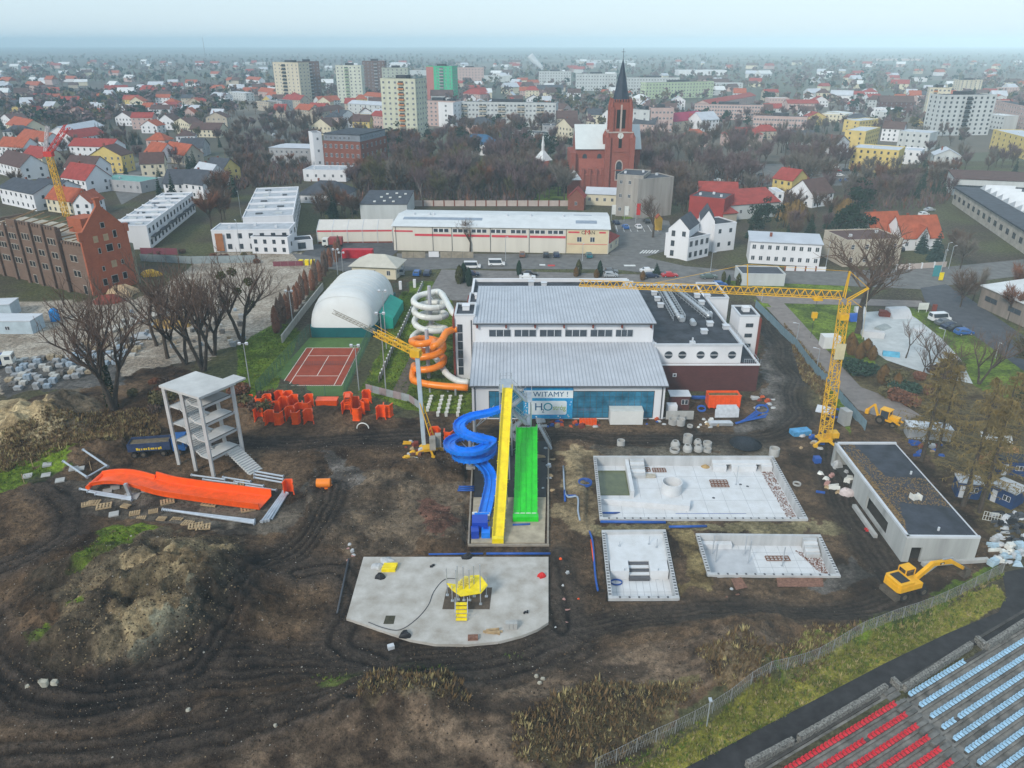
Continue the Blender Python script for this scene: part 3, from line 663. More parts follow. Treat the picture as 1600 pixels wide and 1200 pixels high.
Gr,Gp=slide('water_slide','wide bright green water slide with four straight lanes',[gt+Vector((0,.8,.05)),gt,gt.lerp(gb,.3)+Vector((0,0,-.05)),gt.lerp(gb,.6)+Vector((0,0,-.25)),gt.lerp(gb,.85)+Vector((0,0,-.15)),gb],3.15,.4,4,GRNP)
b=MB();b.ob(gb+Vector((0,-.55,-.4)),3.5,.9,.85);b.build('end_stop',GRNP,Gr)
b=MB();b.ob(gb+Vector((0,.25,.012)),3.05,.65,.13);b.build('white_threshold',WPLAS,Gr)
for t in (.15,.4,.65):
 p=Gp[int(len(Gp)*t)];b=MB()
 for s in (-1.6,0,1.6):b.cyl((p.x+s,p.y,0),(p.x+s,p.y,p.z-.08),.1)
 b.bar((p.x-1.7,p.y,p.z-.3),(p.x+1.7,p.y,p.z-.3),.14);b.build('support',STEEL,Gr)
pc=G(735,742);cx_,cy_=pc.x-.05,pc.y+2.2
hel=[]
def hp(a,r,z):return Vector((cx_+r*math.cos(R(a)),cy_+r*math.sin(R(a)),z))
bt=at(782,641,106.2)
path=[bt+Vector((1.6,0,.25)),bt,G(762,647,6.7),G(738,652,6.35),G(722,660,6.05),G(717,669,5.8),G(724,678,5.5),G(738,684,5.25),G(752,688,5.0)]
for i,a in enumerate(range(-8,-600,-32)):
 path.append(hp(a,3.2 if a>-400 else 3.2-1.9*(-400-a)/200,4.75-.14*i))
path+=[G(752,726,1.95),G(764,740,1.75),G(767,757,1.5),G(763,780,1.1),G(757,806,.6)]
Bl,Bp=slide('water_slide','winding bright blue water slide that loops round a steel post',path,1.6,.48,2,BLUEP,smoothn=7)
b=MB();b.ob(Bp[-1]+Vector((0,-.2,-.2)),1.5,.9,.62);b.build('white_threshold',WPLAS,Bl)
b=MB();b.cyl((cx_,cy_,.1),(cx_,cy_,5.2),.3,n=12);b.build('post',STEEL,Bl)
for i,a in enumerate(range(-10,-460,-45)):
 b=MB();q=hp(a,3.0,4.15-.165*i);b.bar((cx_,cy_,q.z-.4),q,.09);b.build('support_arm',STEEL,Bl)
b=MB();b.ob((cx_,cy_,-.1),1.4,1.4,.5);b.build('footing',CONC,Bl)
p=G(742,690);b=MB();b.cyl((p.x,p.y,0),(p.x,p.y,5.3),.28,n=12);b.build('post',STEEL,Bl)
for dx in (3.2,4.6):b=MB();b.bar((p.x,p.y,2.5),(p.x+dx,p.y+.6,6.3),.1);b.build('brace',STEEL,Bl)
p=G(753,835)
bb=thing('slide_basin','dark blue boxy slide end pieces standing on the landing slab','slide part',p)
b=MB();b.ob((p.x-.3,p.y+1.3,.12),2.1,2.0,1.5,.03);b.build('tall_box',BLUED,bb)
b=MB();b.ob((p.x-.9,p.y-.5,.12),1.0,1.3,1.15,.1);b.build('narrow_box',BLUED,bb)
b=MB();b.ob((p.x+.55,p.y-.3,.12),1.15,1.5,.85,0);b.ob((p.x+.55,p.y+.1,.98),.7,.6,.03,0,1);b.build('lid_box',[BLUEP,BLUED],bb)
b=MB();b.ob((p.x-.1,p.y+2.75,.12),2.0,.12,1.25,.05,0,('X',-.5));b.build('panel',BLUEP,bb)
b=MB();b.ob((p.x-1.1,p.y+3.6,.12),.7,.5,.9,.2);one('bucket_box',b,WPLAS,'white tub leaning beside the blue slide basin','tub')
tw=thing('stair_tower','galvanised steel stair tower with zigzag flights feeding the slides','stairs',(3.6,107.5,0))
tx0,tx1,ty0,ty1=at(789,640,107).x-.9,at(831,640,107).x,106.2,110.6
ht=yt.z-.1
for x in (tx0+.1,tx0+1.9,tx1-.1):
 for y in (ty0,ty1):
  b=MB();b.bar((x,y,0),(x,y,ht+1.1 if x<tx1-1 else 8.4),.16);b.build('post',STEEL,tw)
b=MB();b.box(tx0,tx0+2.1,ty0-.7,ty1,ht-.12,ht);b.build('platform',STEEL,tw)
def rail(A,B,par,hgt_=1.05,n=None):
 A,B=Vector(A),Vector(B);L=(B-A).length;n=n or max(2,int(L/1.1));b=MB()
 for i in range(n+1):P=A.lerp(B,i/n);b.bar(P,P+Vector((0,0,hgt_)),.05)
 for h_ in (hgt_,hgt_*.55):b.bar(A+Vector((0,0,h_)),B+Vector((0,0,h_)),.05)
 return b.build('railing',STEEL,par)
rail((tx0,ty0-.7,ht),(tx0,ty1,ht),tw);rail((tx0,ty1,ht),(tx0+2.1,ty1,ht),tw);rail((tx0+2.1,ty0+1,ht),(tx0+2.1,ty1,ht),tw)
zl=[0,2.3,4.55,6.6,8.6,ht];fx0,fx1=tx0+2.1,tx1-.9
for i in range(5):
 y0=ty0+.4 if i%2==0 else ty0+2.5;a,c=(fx1,fx0) if i%2==0 else (fx0,fx1)
 if i%2:a,c=fx0,fx1
 b=MB();n=11
 for k in range(n):
  t=k/(n-1);x=a+(c-a)*t;z=zl[i]+(zl[i+1]-zl[i])*t;b.box(x-.15,x+.15,y0,y0+1.4,z-.04,z)
 fl=b.build('stair_treads',STEEL,tw)
 for yy in (y0,y0+1.4):
  b=MB();b.bar((a,yy,zl[i]-.05),(c,yy,zl[i+1]-.05),.06,.25);b.bar((a,yy,zl[i]+1.0),(c,yy,zl[i+1]+1.0),.06)
  for t in (0,.25,.5,.75,1):b.bar((a+(c-a)*t,yy,zl[i]+(zl[i+1]-zl[i])*t),(a+(c-a)*t,yy,zl[i]+1+(zl[i+1]-zl[i])*t),.04)
  b.build('stringer',STEEL,tw)
 if i<4:
  lx=(c,c-.0);x0,x1=(tx0+.9,tx0+2.0) if c==fx0 else (fx1+.1,tx1)
  b=MB();b.box(x0,x1,ty0+.3,ty1-.2,zl[i+1]-.06,zl[i+1]);b.build('landing',STEEL,tw)
  rail((x1 if c!=fx0 else x0,ty0+.3,zl[i+1]),(x1 if c!=fx0 else x0,ty1-.2,zl[i+1]),tw)
for za,zb in ((0,2.3),(2.3,4.6),(4.6,6.6)):
 b=MB();b.bar((tx0+1.9,ty0,za),(tx1-.1,ty0,zb),.07);b.bar((tx1-.1,ty0,za),(tx0+1.9,ty0,zb),.07);b.bar((tx0+.1,ty1,za),(tx0+1.9,ty1,zb),.07);b.build('cross_brace',STEEL,tw)
b=MB();b.box(gt.x-1.75,gt.x+1.75,105.3,ty0-.05,gt.z-.25,gt.z-.1);b.build('start_deck',STEEL,tw)
for s in (-1.75,1.75):rail((gt.x+s,104.9,gt.z-.1),(gt.x+s,ty0,gt.z-.1),tw)
for s in (-1.6,1.6):b=MB();b.bar((gt.x+s,105.6,0),(gt.x+s,105.6,gt.z-.25),.14);b.build('post',STEEL,tw)
A,B=Vector((gt.x+2.0,106.4,gt.z-.1)),GH(861,700)
b=MB()
for k in range(12):P=A.lerp(B,k/11);b.ob(P-Vector((0,0,.04)),.35,1.1,.05)
for s in (-.55,.55):
 b.bar(A+Vector((0,s,0)),B+Vector((0,s,0)),.06,.25);b.bar(A+Vector((0,s,1)),B+Vector((0,s,1)),.05)
 for k in range(5):P=A.lerp(B,k/4)+Vector((0,s,0));b.bar(P,P+Vector((0,0,1)),.04)
b.build('side_stairs',STEEL,tw)
# spiral tube slides west of the hall
def tubeslide(name,label,path,r,mat,posts):
 P=smoothpath(path,6);root=thing(name,label,'slide',(P[-1].x,P[-1].y,0))
 b=MB();b.tube(P,r,12);b.build('tube',mat,root,smooth=True)
 for i in range(4,len(P)-2,7):
  d=(P[i+1]-P[i-1]).normalized();b=MB();b.cyl(P[i]-d*.06,P[i]+d*.06,r+.07,n=12);b.build('flange',mat,root)
 for (x,y,h) in posts:
  b=MB();b.cyl((x,y,0),(x,y,h),.38,n=12);b.build('post',mk('grey_post',(.42,.42,.45),.6,.15,.6),root)
  for k in range(1,7):
   a=k*1.9;b=MB();z=h*k/7;b.bar((x,y,z),(x+2.6*math.cos(a),y+2.6*math.sin(a),z-.2),.1);b.build('support_arm',STEEL,root)
 return root
wc=G(674,545);wx_,wy_=wc.x,wc.y
top=at(708,489,140);R1=3.35
pth=[top+Vector((1.0,0,0)),top]
zt=top.z
for i,a in enumerate(range(50,50+360*4+60,45)):
 t=i/33.0;cy2=wy_+1.0-9.0*min(1,max(0,(t-.55)*2.2));pth.append(Vector((wx_+R1*math.cos(R(a)),cy2+R1*math.sin(R(a)),zt-.4-(zt-2.8)*t)))
pth+=[G(686,566,2.2),G(698,584,1.9),G(715,595,1.7),G(732,598,1.6)]
tubeslide('tube_slide','dirty white spiral tube slide coiled round a grey post',pth,.62,WPLAS,[(wx_,wy_+1.0,zt+1.9)])
oc=G(668,592);ox_,oy_=oc.x,oc.y;R2=3.0
top=at(708,515,134.8);zt=top.z
pth=[top+Vector((.8,0,.1)),top,at(697,520,133),at(690,532,130.5),at(678,542,128)]
for i,a in enumerate(range(-60,-60-360*2-150,-45)):
 t=i/20.0;pth.append(Vector((ox_+.3+R2*math.cos(R(a)),oy_+.6+R2*math.sin(R(a)),zt-1.7-(zt-3.6)*t)))
pth+=[G(645,592,1.7),G(662,599,1.6),G(690,603,1.5),G(731,606,1.4)]
tubeslide('tube_slide','bright orange spiral tube slide running into the hall wall',pth,.66,ORANGE2,[(ox_+.2,oy_+.6,zt-.2)])
for px,py in ((672,613),(712,618),(700,612)):
 p=G(px,py);b=MB();b.cyl((p.x,p.y,0),(p.x,p.y,1.3),.2);one('slide_pier',b,STEEL,'short grey steel pier under the orange tube slide','pier','piers under the orange tube')
 # pools
POOLC=mk('pool_concrete',(.66,.67,.69),.75,.07,.6,.05,6,col2=(.54,.54,.54))
DRAIN=mk('rim_slots',(.10,.10,.11),.8,.2,3)
def pool(key,label,name='swimming_pool'):
 q=POOLS[key];P=[G(a,b,RIM) for a,b in q];c=sum(P,Vector())/4
 root=thing(name,label,'pool',(c.x,c.y,-1.3))
 def ins(d):
  n=len(P);out=[]
  for i in range(n):
   a,b_,e=P[i-1],P[i],P[(i+1)%n];d1=(b_-a).normalized();d2=(e-b_).normalized()
   n1=Vector((-d1.y,d1.x,0));n2_=Vector((-d2.y,d2.x,0))
   s=1 if (n1.dot(c-b_)>0) else -1;m=(n1+n2_);m/=m.dot(n1);out.append(b_+m*s*d)
  return out
 I=ins(.45)
 b=MB();b.prism([(p.x,p.y) for p in ins(.1)],FLOOR-.3,FLOOR);b.build('floor',POOLC,root)
 for i in range(4):
  j=(i+1)%4;b=MB();b.prism([(P[i].x,P[i].y),(P[j].x,P[j].y),(I[j].x,I[j].y),(I[i].x,I[i].y)],-1.75,RIM);b.build('wall',mk('pool_wall',(.47,.475,.48),.8,.14,.6,streak=True),root)  # walls greyer than the floor: shading contrast put into the colour
 sl=MB().box(-.12,.12,-.16,.16,0,.012).mesh('rim_slot',[DRAIN]);M2=ins(.22)
 for i in range(4):
  j=(i+1)%4;L=(P[j]-P[i]).length;d=(M2[j]-M2[i]).normalized()
  if abs(d.x)>.8 and i==0:continue
  n=int(L/.55)
  if abs(d.x)>.8:n=int(L/1.1)
  for k in range(1,n):
   inst('rim_slot',sl,root,M2[i].lerp(M2[j],k/n)+Vector((0,0,RIM+.002))-Vector((0,0,RIM))-Vector(root.location),math.atan2(d.y,d.x))
 sm=mk('floor_joint',(.40,.41,.43),.8,.1)
 def lp(u,v,z):return I[0].lerp(I[1],u).lerp(I[3].lerp(I[2],u),v)+Vector((0,0,z-RIM))
 for k in range(1,9):
  b=MB();b.bar(lp(k/9,0,FLOOR),lp(k/9,1,FLOOR),.05,.02);b.build('floor_joint',sm,root)
 for k in range(1,5):
  b=MB();b.bar(lp(0,k/5,FLOOR),lp(1,k/5,FLOOR),.05,.025);b.build('floor_joint',sm,root)
 return root,lp
mp,lp=pool('main','largest unfinished pale concrete pool with a round ring wall inside')
def quadbox(b,l,u0,u1,v0,v1,z0,z1,m=0):
 b.prism([(p.x,p.y) for p in (l(u0,v0,0),l(u1,v0,0),l(u1,v1,0),l(u0,v1,0))],z0,z1,m)
b=MB();quadbox(b,lp,0,.165,.1,.52,FLOOR-.01,FLOOR+.12);b.build('puddle',mk('green_water',(.10,.115,.045),.08,.25,.6,spec=.6),mp)
b=MB();quadbox(b,lp,.165,.185,.0,.56,FLOOR-.01,-.1);b.build('low_wall',POOLC,mp)
for k in range(5):b=MB();quadbox(b,lp,.19,.27,0.005+.045*k,.05+.045*k,FLOOR-.01,RIM-.15-.22*k);b.build('step',POOLC if k%2 else MATS['pool_wall'],mp)  # every other step darker, standing in for shade between the steps
for u0,u1 in ((.66,.735),(.765,.905),(.935,.995)):
 b=MB();quadbox(b,lp,u0,u1,.005,.11,FLOOR-.01,-.35);b.build('bench',POOLC,mp)
b=MB();quadbox(b,lp,.66,.995,.003,.075,-.348,-.12);b.build('bench_top',POOLC,mp)
for px,py in ((1049,765),):
 p=G(px,py+3,FLOOR);b=MB();n=32;r0,r1,h0=1.38,1.52,1.75
 vs=[(p.x+r*math.cos(2*math.pi*i/n),p.y+r*math.sin(2*math.pi*i/n),z) for r,z in ((r1,FLOOR),(r1,FLOOR+h0),(r0,FLOOR+h0),(r0,FLOOR)) for i in range(n)]
 fs=[(k*n+i,k*n+(i+1)%n,(k+1)*n+(i+1)%n,(k+1)*n+i) for k in range(3) for i in range(n)];b.add(vs,fs);b.build('ring_wall',POOLC,mp)
A,B,C_=G(940,788,FLOOR),G(1078,789,FLOOR),G(1077,799,FLOOR)
b=MB();b.prism([(A.x,A.y),(B.x,B.y),(C_.x,C_.y),(A.x+1,A.y-.15)],FLOOR-.01,FLOOR+.9);b.build('ramp_wall',POOLC,mp)
RUST=mk('rusty_mesh',(.22,.11,.075),.9,.35,3)
def meshpanel(px,py,w,d,label,rz=0,z=FLOOR,mat=None,n=5):
 p=G(px,py,z+.03);b=MB()
 for k in range(n+1):b.ob((p.x-w/2+w*k/n,p.y,z+.03),.14,d,.06,0)
 for k in range(3):b.ob((p.x,p.y-d/2+d*k/2,z+.095),w,.14,.05,0)
 o=one('formwork_grid',b,mat or RUST,label,'formwork');return o
meshpanel(1005,734,2.1,1.1,'rusty formwork grid on the pool floor near the steps');meshpanel(1030,735,2.0,1.1,'pale brown formwork grid on the pool floor beside another')
meshpanel(1123,753,2.6,.9,'brown formwork frame on the large pool floor beyond the pole');meshpanel(1125,759,2.6,.8,'brown formwork frame on the large pool floor in front of its twin')
p=G(1009,745,FLOOR);b=MB()
for k in range(4):b.ob((p.x,p.y-.3+k*.22,FLOOR+.02+.0*k),3.0,.18,.3)
one('plank_pile',b,mk('pale_wood',(.46,.42,.35),.85,.2,2),'pile of pale planks on the large pool floor','planks')
def pole(px,py,top,label,z=FLOOR,r=.05,mat=None):
 p=G(px,py,z);h=at(px,top,p.y).z;b=MB();b.cyl(p,(p.x,p.y,h),r,n=8);b.ob(p,.3,.3,.04);return one('steel_pole',b,mat or STEEL,label,'pole','thin poles standing in the pools')
pole(1150,757,728,'thin steel pole standing on the large pool floor')
for px,py in ((1115,778),(1168,760),(1157,757)):
 p=G(px,py,FLOOR);b=MB();b.cyl((p.x,p.y,FLOOR+.002),(p.x,p.y,FLOOR+.03),.22,n=14);b.build('drain',DGREY,mp)
p=G(1102,729,FLOOR);b=MB();b.cyl((p.x,p.y,FLOOR),(p.x,p.y,FLOOR+.35),.7,.08,n=12);one('sand_heap',b,mk('sand',(.42,.28,.12),.95,.2,2),'small orange-brown sand heap by the pool bench','sand')
spool,l2=pool('steps','middle-sized concrete pool divided by a central flight of dark steps')
b=MB();quadbox(b,l2,0,1,0,.44,FLOOR-.01,-.15);b.build('upper_floor',POOLC,spool)
for u0,u1 in ((.02,.33),(.68,.98)):
 b=MB();quadbox(b,l2,u0,u1,.45,.62,FLOOR-.01,.05);b.build('landing_block',POOLC,spool)
for k in range(5):
 b=MB();quadbox(b,l2,.335,.675,.44+.04*k,.48+.04*k,FLOOR-.01,-.28-.14*k);b.build('step',POOLC if k%2 else mk('dark_step',(.10,.10,.11),.8,.2),spool)
for px,py,tp in ((975,905,888),(1027,905,888),(1014,850,838),(1026,855,842),(968,853,846)):pole(px,py,tp,'short steel stub pole in the pool with the dark steps',FLOOR if py>880 else -.15)
s3,l3=pool('small','small concrete pool with corner stairs and four tall poles')
for k in range(5):b=MB();quadbox(b,l3,.87,.985,.01+.065*k,.075+.065*k,FLOOR-.01,RIM-.15-.21*k);b.build('step',POOLC if k%2 else MATS['pool_wall'],s3)  # alternate corner steps greyed; the shade that parts them is painted
b=MB();quadbox(b,l3,.02,.27,.02,.12,FLOOR-.01,-.5);b.build('bench',POOLC,s3)
b=MB();quadbox(b,l3,.0,.42,.12,1,FLOOR+.001,FLOOR+.015);b.build('floor_bay',mk('grey_pool_concrete',(.47,.48,.50),.75,.1,.6),s3)
for px,py,tp in ((1113,866,836),(1118,879,850),(1163,867,837),(1169,880,845),(1222,884,855)):pole(px,py,tp,'tall steel pole standing in the small corner-stair pool',r=.07)
meshpanel(1215,873,3.0,.9,'rusty formwork frame lying in the small pool',n=6)
LEAF=mk('fallen_leaves',(.20,.075,.045),.9,.4,3)
def litter(name,label,poly,n,mat,smin,smax,z=None,zoff=.01,cat='leaves',kind='stuff',hfun=None):
 w=poly;x0,x1=min(p[0] for p in w),max(p[0] for p in w);y0,y1=min(p[1] for p in w),max(p[1] for p in w);b=MB();k=0;tries=0
 while k<n and tries<n*12:
  tries+=1
  x,y=random.uniform(x0,x1),random.uniform(y0,y1)
  if not inpoly(np.array([x]),np.array([y]),w)[0]:continue
  s=random.uniform(smin,smax);a=random.uniform(0,6.28);zz=(hgt(x,y) if z is None else z)+zoff+random.uniform(0,.02)
  m=random.randrange(len(mat)) if isinstance(mat,list) else 0
  if hfun:hfun(b,x,y,zz,s,a,m)
  else :
   c,d=math.cos(a)*s,math.sin(a)*s;b.add([(x-c,y-d,zz),(x+d*.7,y-c*.7,zz+s*.3),(x+c,y+d,zz+s*.1),(x-d*.7,y+c*.7,zz+s*.25)],[(0,1,2,3)],m)
  k+=1
 o=bpy.data.objects.new(name,b.mesh(name,mat));COL.objects.link(o);tag(o,label,cat,None,kind);return o
litter('leaf_litter','reddish brown leaves drifted at the far side of the large pool',[(p.x,p.y) for p in (l for l in (lp(.93,.1,0),lp(.995,.1,0),lp(.995,.95,0),lp(.95,.97,0)))],900,LEAF,.05,.13,FLOOR)
litter('leaf_litter','reddish brown leaves below the corner stairs of the small pool',[(p.x,p.y) for p in (l3(.80,.12,0),l3(.995,.35,0),l3(.995,.95,0),l3(.9,.6,0))],500,LEAF,.05,.12,FLOOR)
# pipes
def pipe(label,pts,r=.16,mat=PIPEB,z=.2,name='water_pipe',cat='pipe',group=None):
 P=[GH(a,b)+Vector((0,0,z)) for a,b in pts];b=MB()
 b.tube(smoothpath(P,4) if len(P)>2 else P,r,8);return one(name,b,mat,label,cat,group,True)
pipe('long blue pipe lying along the near edge of the large pool',[(938,817),(1040,818)],.2);pipe('shorter blue pipe lying between the three pools',[(1045,825),(1104,824)],.18)
pipe('blue pipe on the large pool rim',[(1055,808),(1165,808)],.12,z=.5);pipe('short blue pipe at the corner of the large pool rim',[(938,806),(968,806)],.15,z=.5)
pipe('grey-blue drain line running down beside the slide landing',[(880,730),(884,775),(902,778),(903,800),(906,815)],.13,mk('pale_pipe',(.32,.38,.46),.5,.15))
pipe('blue stub pipe beside the drain line',[(882,768),(883,785)],.16);pipe('blue pipe crossing beside the drain line',[(884,776),(900,776)],.13)
pipe('blue and grey pipe running down beside the stepped pool',[(921,832),(926,850),(930,900),(934,925)],.13);pipe('orange pipe running beside the stepped pool',[(923,845),(928,880)],.1,ORANGE)
pipe('blue pipe along the top edge of the play slab',[(760,867),(860,867)],.16);pipe('dark blue pipes along the play slab edge',[(670,868),(755,867)],.12)
pipe('dark pipe along the slanted edge of the play slab',[(545,875),(527,960)],.12,DGREY)
for k in range(3):pipe('one of three blue pipes poking out beside the blue slide',[(717-k,763+k*3),(741,763+k*3)],.13,z=.3+.0*k,group='three blue pipes')
pipe('blue pipe lying beside the green slide end',[(801,822),(828,821)],.16)
b=MB();p=GH(914,757)
for k in range(4):b.tube([(p.x+(.85+.12*(k%2))*math.cos(a),p.y+(.85+.12*(k%2))*math.sin(a),p.z+.1+.13*k) for a in np.linspace(0,6.28,25)],.075,6)
one('pipe_coil',b,PIPEB,'blue coil of plastic pipe beside the large pool','coil')
b=MB();p=G(963,911,FLOOR)
for k in range(3):b.tube([(p.x+.7*math.cos(a),p.y+.5*math.sin(a),FLOOR+.06+.08*k) for a in np.linspace(0,6.28,21)],.04,6)
one('hose_coil',b,PIPEB,'thin blue hose coil on the stepped pool floor','coil')
# concrete manhole rings
def ring(px,py,r,h,cone=False,label='',n=20,z=None):
 p=GH(px,py);b=MB();t=.12;k=n;r2=r*.6 if cone else r
 prof=[(r,0),(r,h*.5 if cone else h),(r2+.05,h),(r2-t,h),(r-t,h*.5 if cone else h*.99),(r-t,.02)] if cone else [(r,0),(r,h),(r-t,h),(r-t,.02)]
 m=len(prof);vs=[(p.x+q*math.cos(2*math.pi*i/k),p.y+q*math.sin(2*math.pi*i/k),p.z-.05+zz+(z or 0)) for q,zz in prof for i in range(k)]
 b.add(vs,[(j*k+i,j*k+(i+1)%k,(j+1)*k+(i+1)%k,(j+1)*k+i) for j in range(m-1) for i in range(k)])
 return one('manhole_ring',b,CONC,label,'concrete ring','manhole rings lying about the site')
for px,py,r,h,cn in ((1055,697,.75,1.0,1),(1054,705,.8,.5,0),(1074,692,.75,1.5,0),(1074,704,.75,1.1,1),(1091,704,.72,1.1,1),(1090,694,.65,.9,1),(1105,697,.7,.8,0),(1105,705,.65,.6,0)):ring(px,py,r,h,cn,'grey concrete manhole ring in the cluster behind the large pool')
ring(970,695,.65,.9,0,'grey manhole ring standing alone behind the green-water pool corner');ring(1209,711,.8,1.3,0,'tall pale concrete ring standing at the pool corner by the crane');ring(1245,757,.6,.3,0,'low pale concrete ring lying beside the pool wall')
for px,py,r,h in ((1051,662,.75,1.0),(1063,663,.78,1.1),(1055,655,.6,1.0),(1078,667,.5,.4),(1066,656,.55,.8)):ring(px,py,r,h,0,'grey manhole ring beside the site hut at the hall corner')
p=GH(1165,692);b=MB();b.cyl((p.x,p.y,p.z-.1),(p.x,p.y,p.z+.9),2.6,.5,n=20);one('gravel_heap',b,mk('dark_gravel',(.022,.028,.038),.9,.4,4,.5,8),'dark bluish gravel heap beyond the large pool','gravel',smooth=True)
# play slab
ps=thing('play_slab','wide stained concrete slab with a curved front edge','slab',G(700,1000))
pp=[(568,870),(857,870),(857,972),(840,983),(815,993),(780,1002),(730,1007),(680,1006),(640,999),(600,986),(560,972),(541,966)]
STC=bpy.data.materials.new('stained_concrete');mk('stained_concrete',(.52,.50,.47),.85,.3,.45,.12,6,col2=(.30,.27,.23));STC=MATS['stained_concrete']
b=MB();b.prism(wpoly(pp,.3),-.3,.3);b.build('slab',STC,ps)
b=MB();b.prism(wpoly([(698,918),(769,918),(765,952),(691,952)],.302),.303,.32);b.build('brown_pit',mk('earth_pit',(.10,.075,.055),.9,.3,1.5),ps)
b=MB();b.prism(wpoly([(603,962),(618,962),(615,975),(599,975)],.302),.303,.32);b.build('hatch',mk('hatch_dark',(.06,.055,.035),.9,.3,3),ps)
pl=thing('play_platform','yellow leaf-shaped play platform on steel posts with two stairs','playground',G(732,930,.3))
c0=G(730,938,.3)
def LP(px,py,z):return G(px,py,z)
zd=2.0
lf=[LP(698,911,zd+.25),LP(715,913,zd+.1),LP(735,899,zd+.35),LP(750,898,zd+.5),LP(762,914,zd+.4),LP(752,926,zd+.1),LP(720,931,zd),LP(706,921,zd+.1)]
b=MB();b.v=[tuple(p) for p in lf]+[(p.x,p.y,p.z-.12) for p in lf];n=8
cp=sum(lf,Vector())/8-Vector((0,0,.25));b.v.append(tuple(cp))
b.f=[(i,(i+1)%n,16) for i in range(n)]+[tuple(range(15,7,-1))]+[((i+1)%n,i,n+i,n+(i+1)%n) for i in range(n)];b.m=[0]*len(b.f)
b.f=[f if k>=n else f[::-1] for k,f in enumerate(b.f)]
b.build('deck',YELP,pl)
for px,py,tp in ((699,930,888),(716,937,884),(734,938,890),(751,944,882),(741,932,884),(760,932,903),(714,944,890),(725,938,885),(707,939,915)):
 p=G(px,py,.32);h=at(px,tp,p.y).z;b=MB();b.cyl(p,(p.x,p.y,h),.06);b.ob(p,.35,.35,.08);b.build('post',STEEL,pl)
A,B=LP(721,968,.45),LP(721,944,1.45)
b=MB()
for k in range(5):P=A.lerp(B,k/4);b.ob(P,1.25,.38,.12)
b.build('stair',YELP,pl)
for s in (-.7,.7):b=MB();b.bar(A+Vector((s,0,.9)),B+Vector((s,0,1.0)),.06);b.bar(A+Vector((s,0,0)),A+Vector((s,0,.9)),.06);b.bar(B+Vector((s,0,-1)),B+Vector((s,0,1)),.06);b.build('handrail',STEEL,pl)
A,B=LP(720,914,zd+.05),LP(733,903,zd+1.0)
b=MB()
for k in range(5):P=A.lerp(B,k/4);b.ob(P,1.2,.34,.08,-.25)
b.build('stair',mk('pale_yellow_plastic',(.75,.62,.12),.5,.1),pl)
pipe('dark hose snaking across the play slab',[(716,908),(695,909),(678,928),(669,950),(650,972),(625,988),(600,985),(576,976)],.045,DGREY,.36,'hose','hose')
def heap(name,label,cat,px,py,items,base=.3,group=None):
 p=G(px,py,base);root=thing(name,label,cat,p,0,group)
 for nm,dx,dy,sx,sy,sz,rz,mt in items:
  b=MB();b.ob((dx,dy,0),sx,sy,sz,rz);b.build(nm,mt,root,world=False)
 return root
def lump(name,label,cat,px,py,r,h,mat,z=None,seed=0,group=None):
 p=GH(px,py) if z is None else G(px,py,z);rs=random.Random(seed+int(px)*7+int(py));b=MB();n,m=10,4;ph=[rs.uniform(.7,1.25) for _ in range(n)]
 vs=[(p.x+r*ph[i]*math.cos(6.283*i/n)*math.cos(1.5*j/m),p.y+r*ph[i]*.8*math.sin(6.283*i/n)*math.cos(1.5*j/m),p.z-.03+h*math.sin(1.5708*j/m)*rs.uniform(.85,1.1)) for j in range(m+1) for i in range(n)]
 b.add(vs,[(j*n+i,j*n+(i+1)%n,(j+1)*n+(i+1)%n,(j+1)*n+i) for j in range(m) for i in range(n)]+[tuple(range(m*n,m*n+n))]);return one(name,b,mat,label,cat,group)
heap('yellow_panel_stack','stack of yellow plastic panels on the play slab corner','panels',608,889,[('panel',.05*k,.35*k-.5,1.7,.25,.45,.02,YELP) for k in range(4)])
lump('wrapped_parts','white plastic wrapped heap on the play slab corner','bundle',590,886,.8,.5,TARP,.3);lump('wrapped_parts','pale heap of metal parts behind the yellow panels','bundle',603,877,1.0,.45,TARP,.3)
for px,py,lb in ((593,902,'dark blue-black bag heap lying alone on the play slab'),(731,871,'black bag heap at the top edge of the play slab'),(632,993,'black sack at the curved edge of the play slab')):lump('black_bag',lb,'bag',px,py,.7,.6,BLKP,.3)
lump('red_bag','red bag at the right side of the play slab','bag',846,901,.5,.6,REDC,.3)
heap('brick_stack','stack of pale blocks beside firewood on the play slab','blocks',799,982,[('block',(k%3)*.45-.45,(k//3%2)*.4,.42,.38,.8 if k<3 else .65,0,CONC) for k in range(6)])
heap('plank_pile','small pile of pale boards on the play slab','planks',770,988,[('board',random.uniform(-.4,.4),random.uniform(-.3,.3),1.4,.14,.1+.05*k,random.uniform(-.6,.6),TIMB) for k in range(7)])
heap('rusty_box','rusty brown steel tray on the play slab near the curve','tray',739,998,[('tray',0,0,1.1,.6,.35,.05,RUST)])
heap('grey_box','grey dented box lying on the mud by the slab curve','box',611,1013,[('box',0,0,.7,.5,.45,.4,TRIM)],0)
for k,(px,py) in enumerate(((674,886),(677,884),(820,958),(824,957))):heap('tool_case','small dark tool case lying on the play slab','case',px,py,[('case',0,0,.35,.2,.2,.5*k,BLKP)],.3,'tool cases on the play slab')
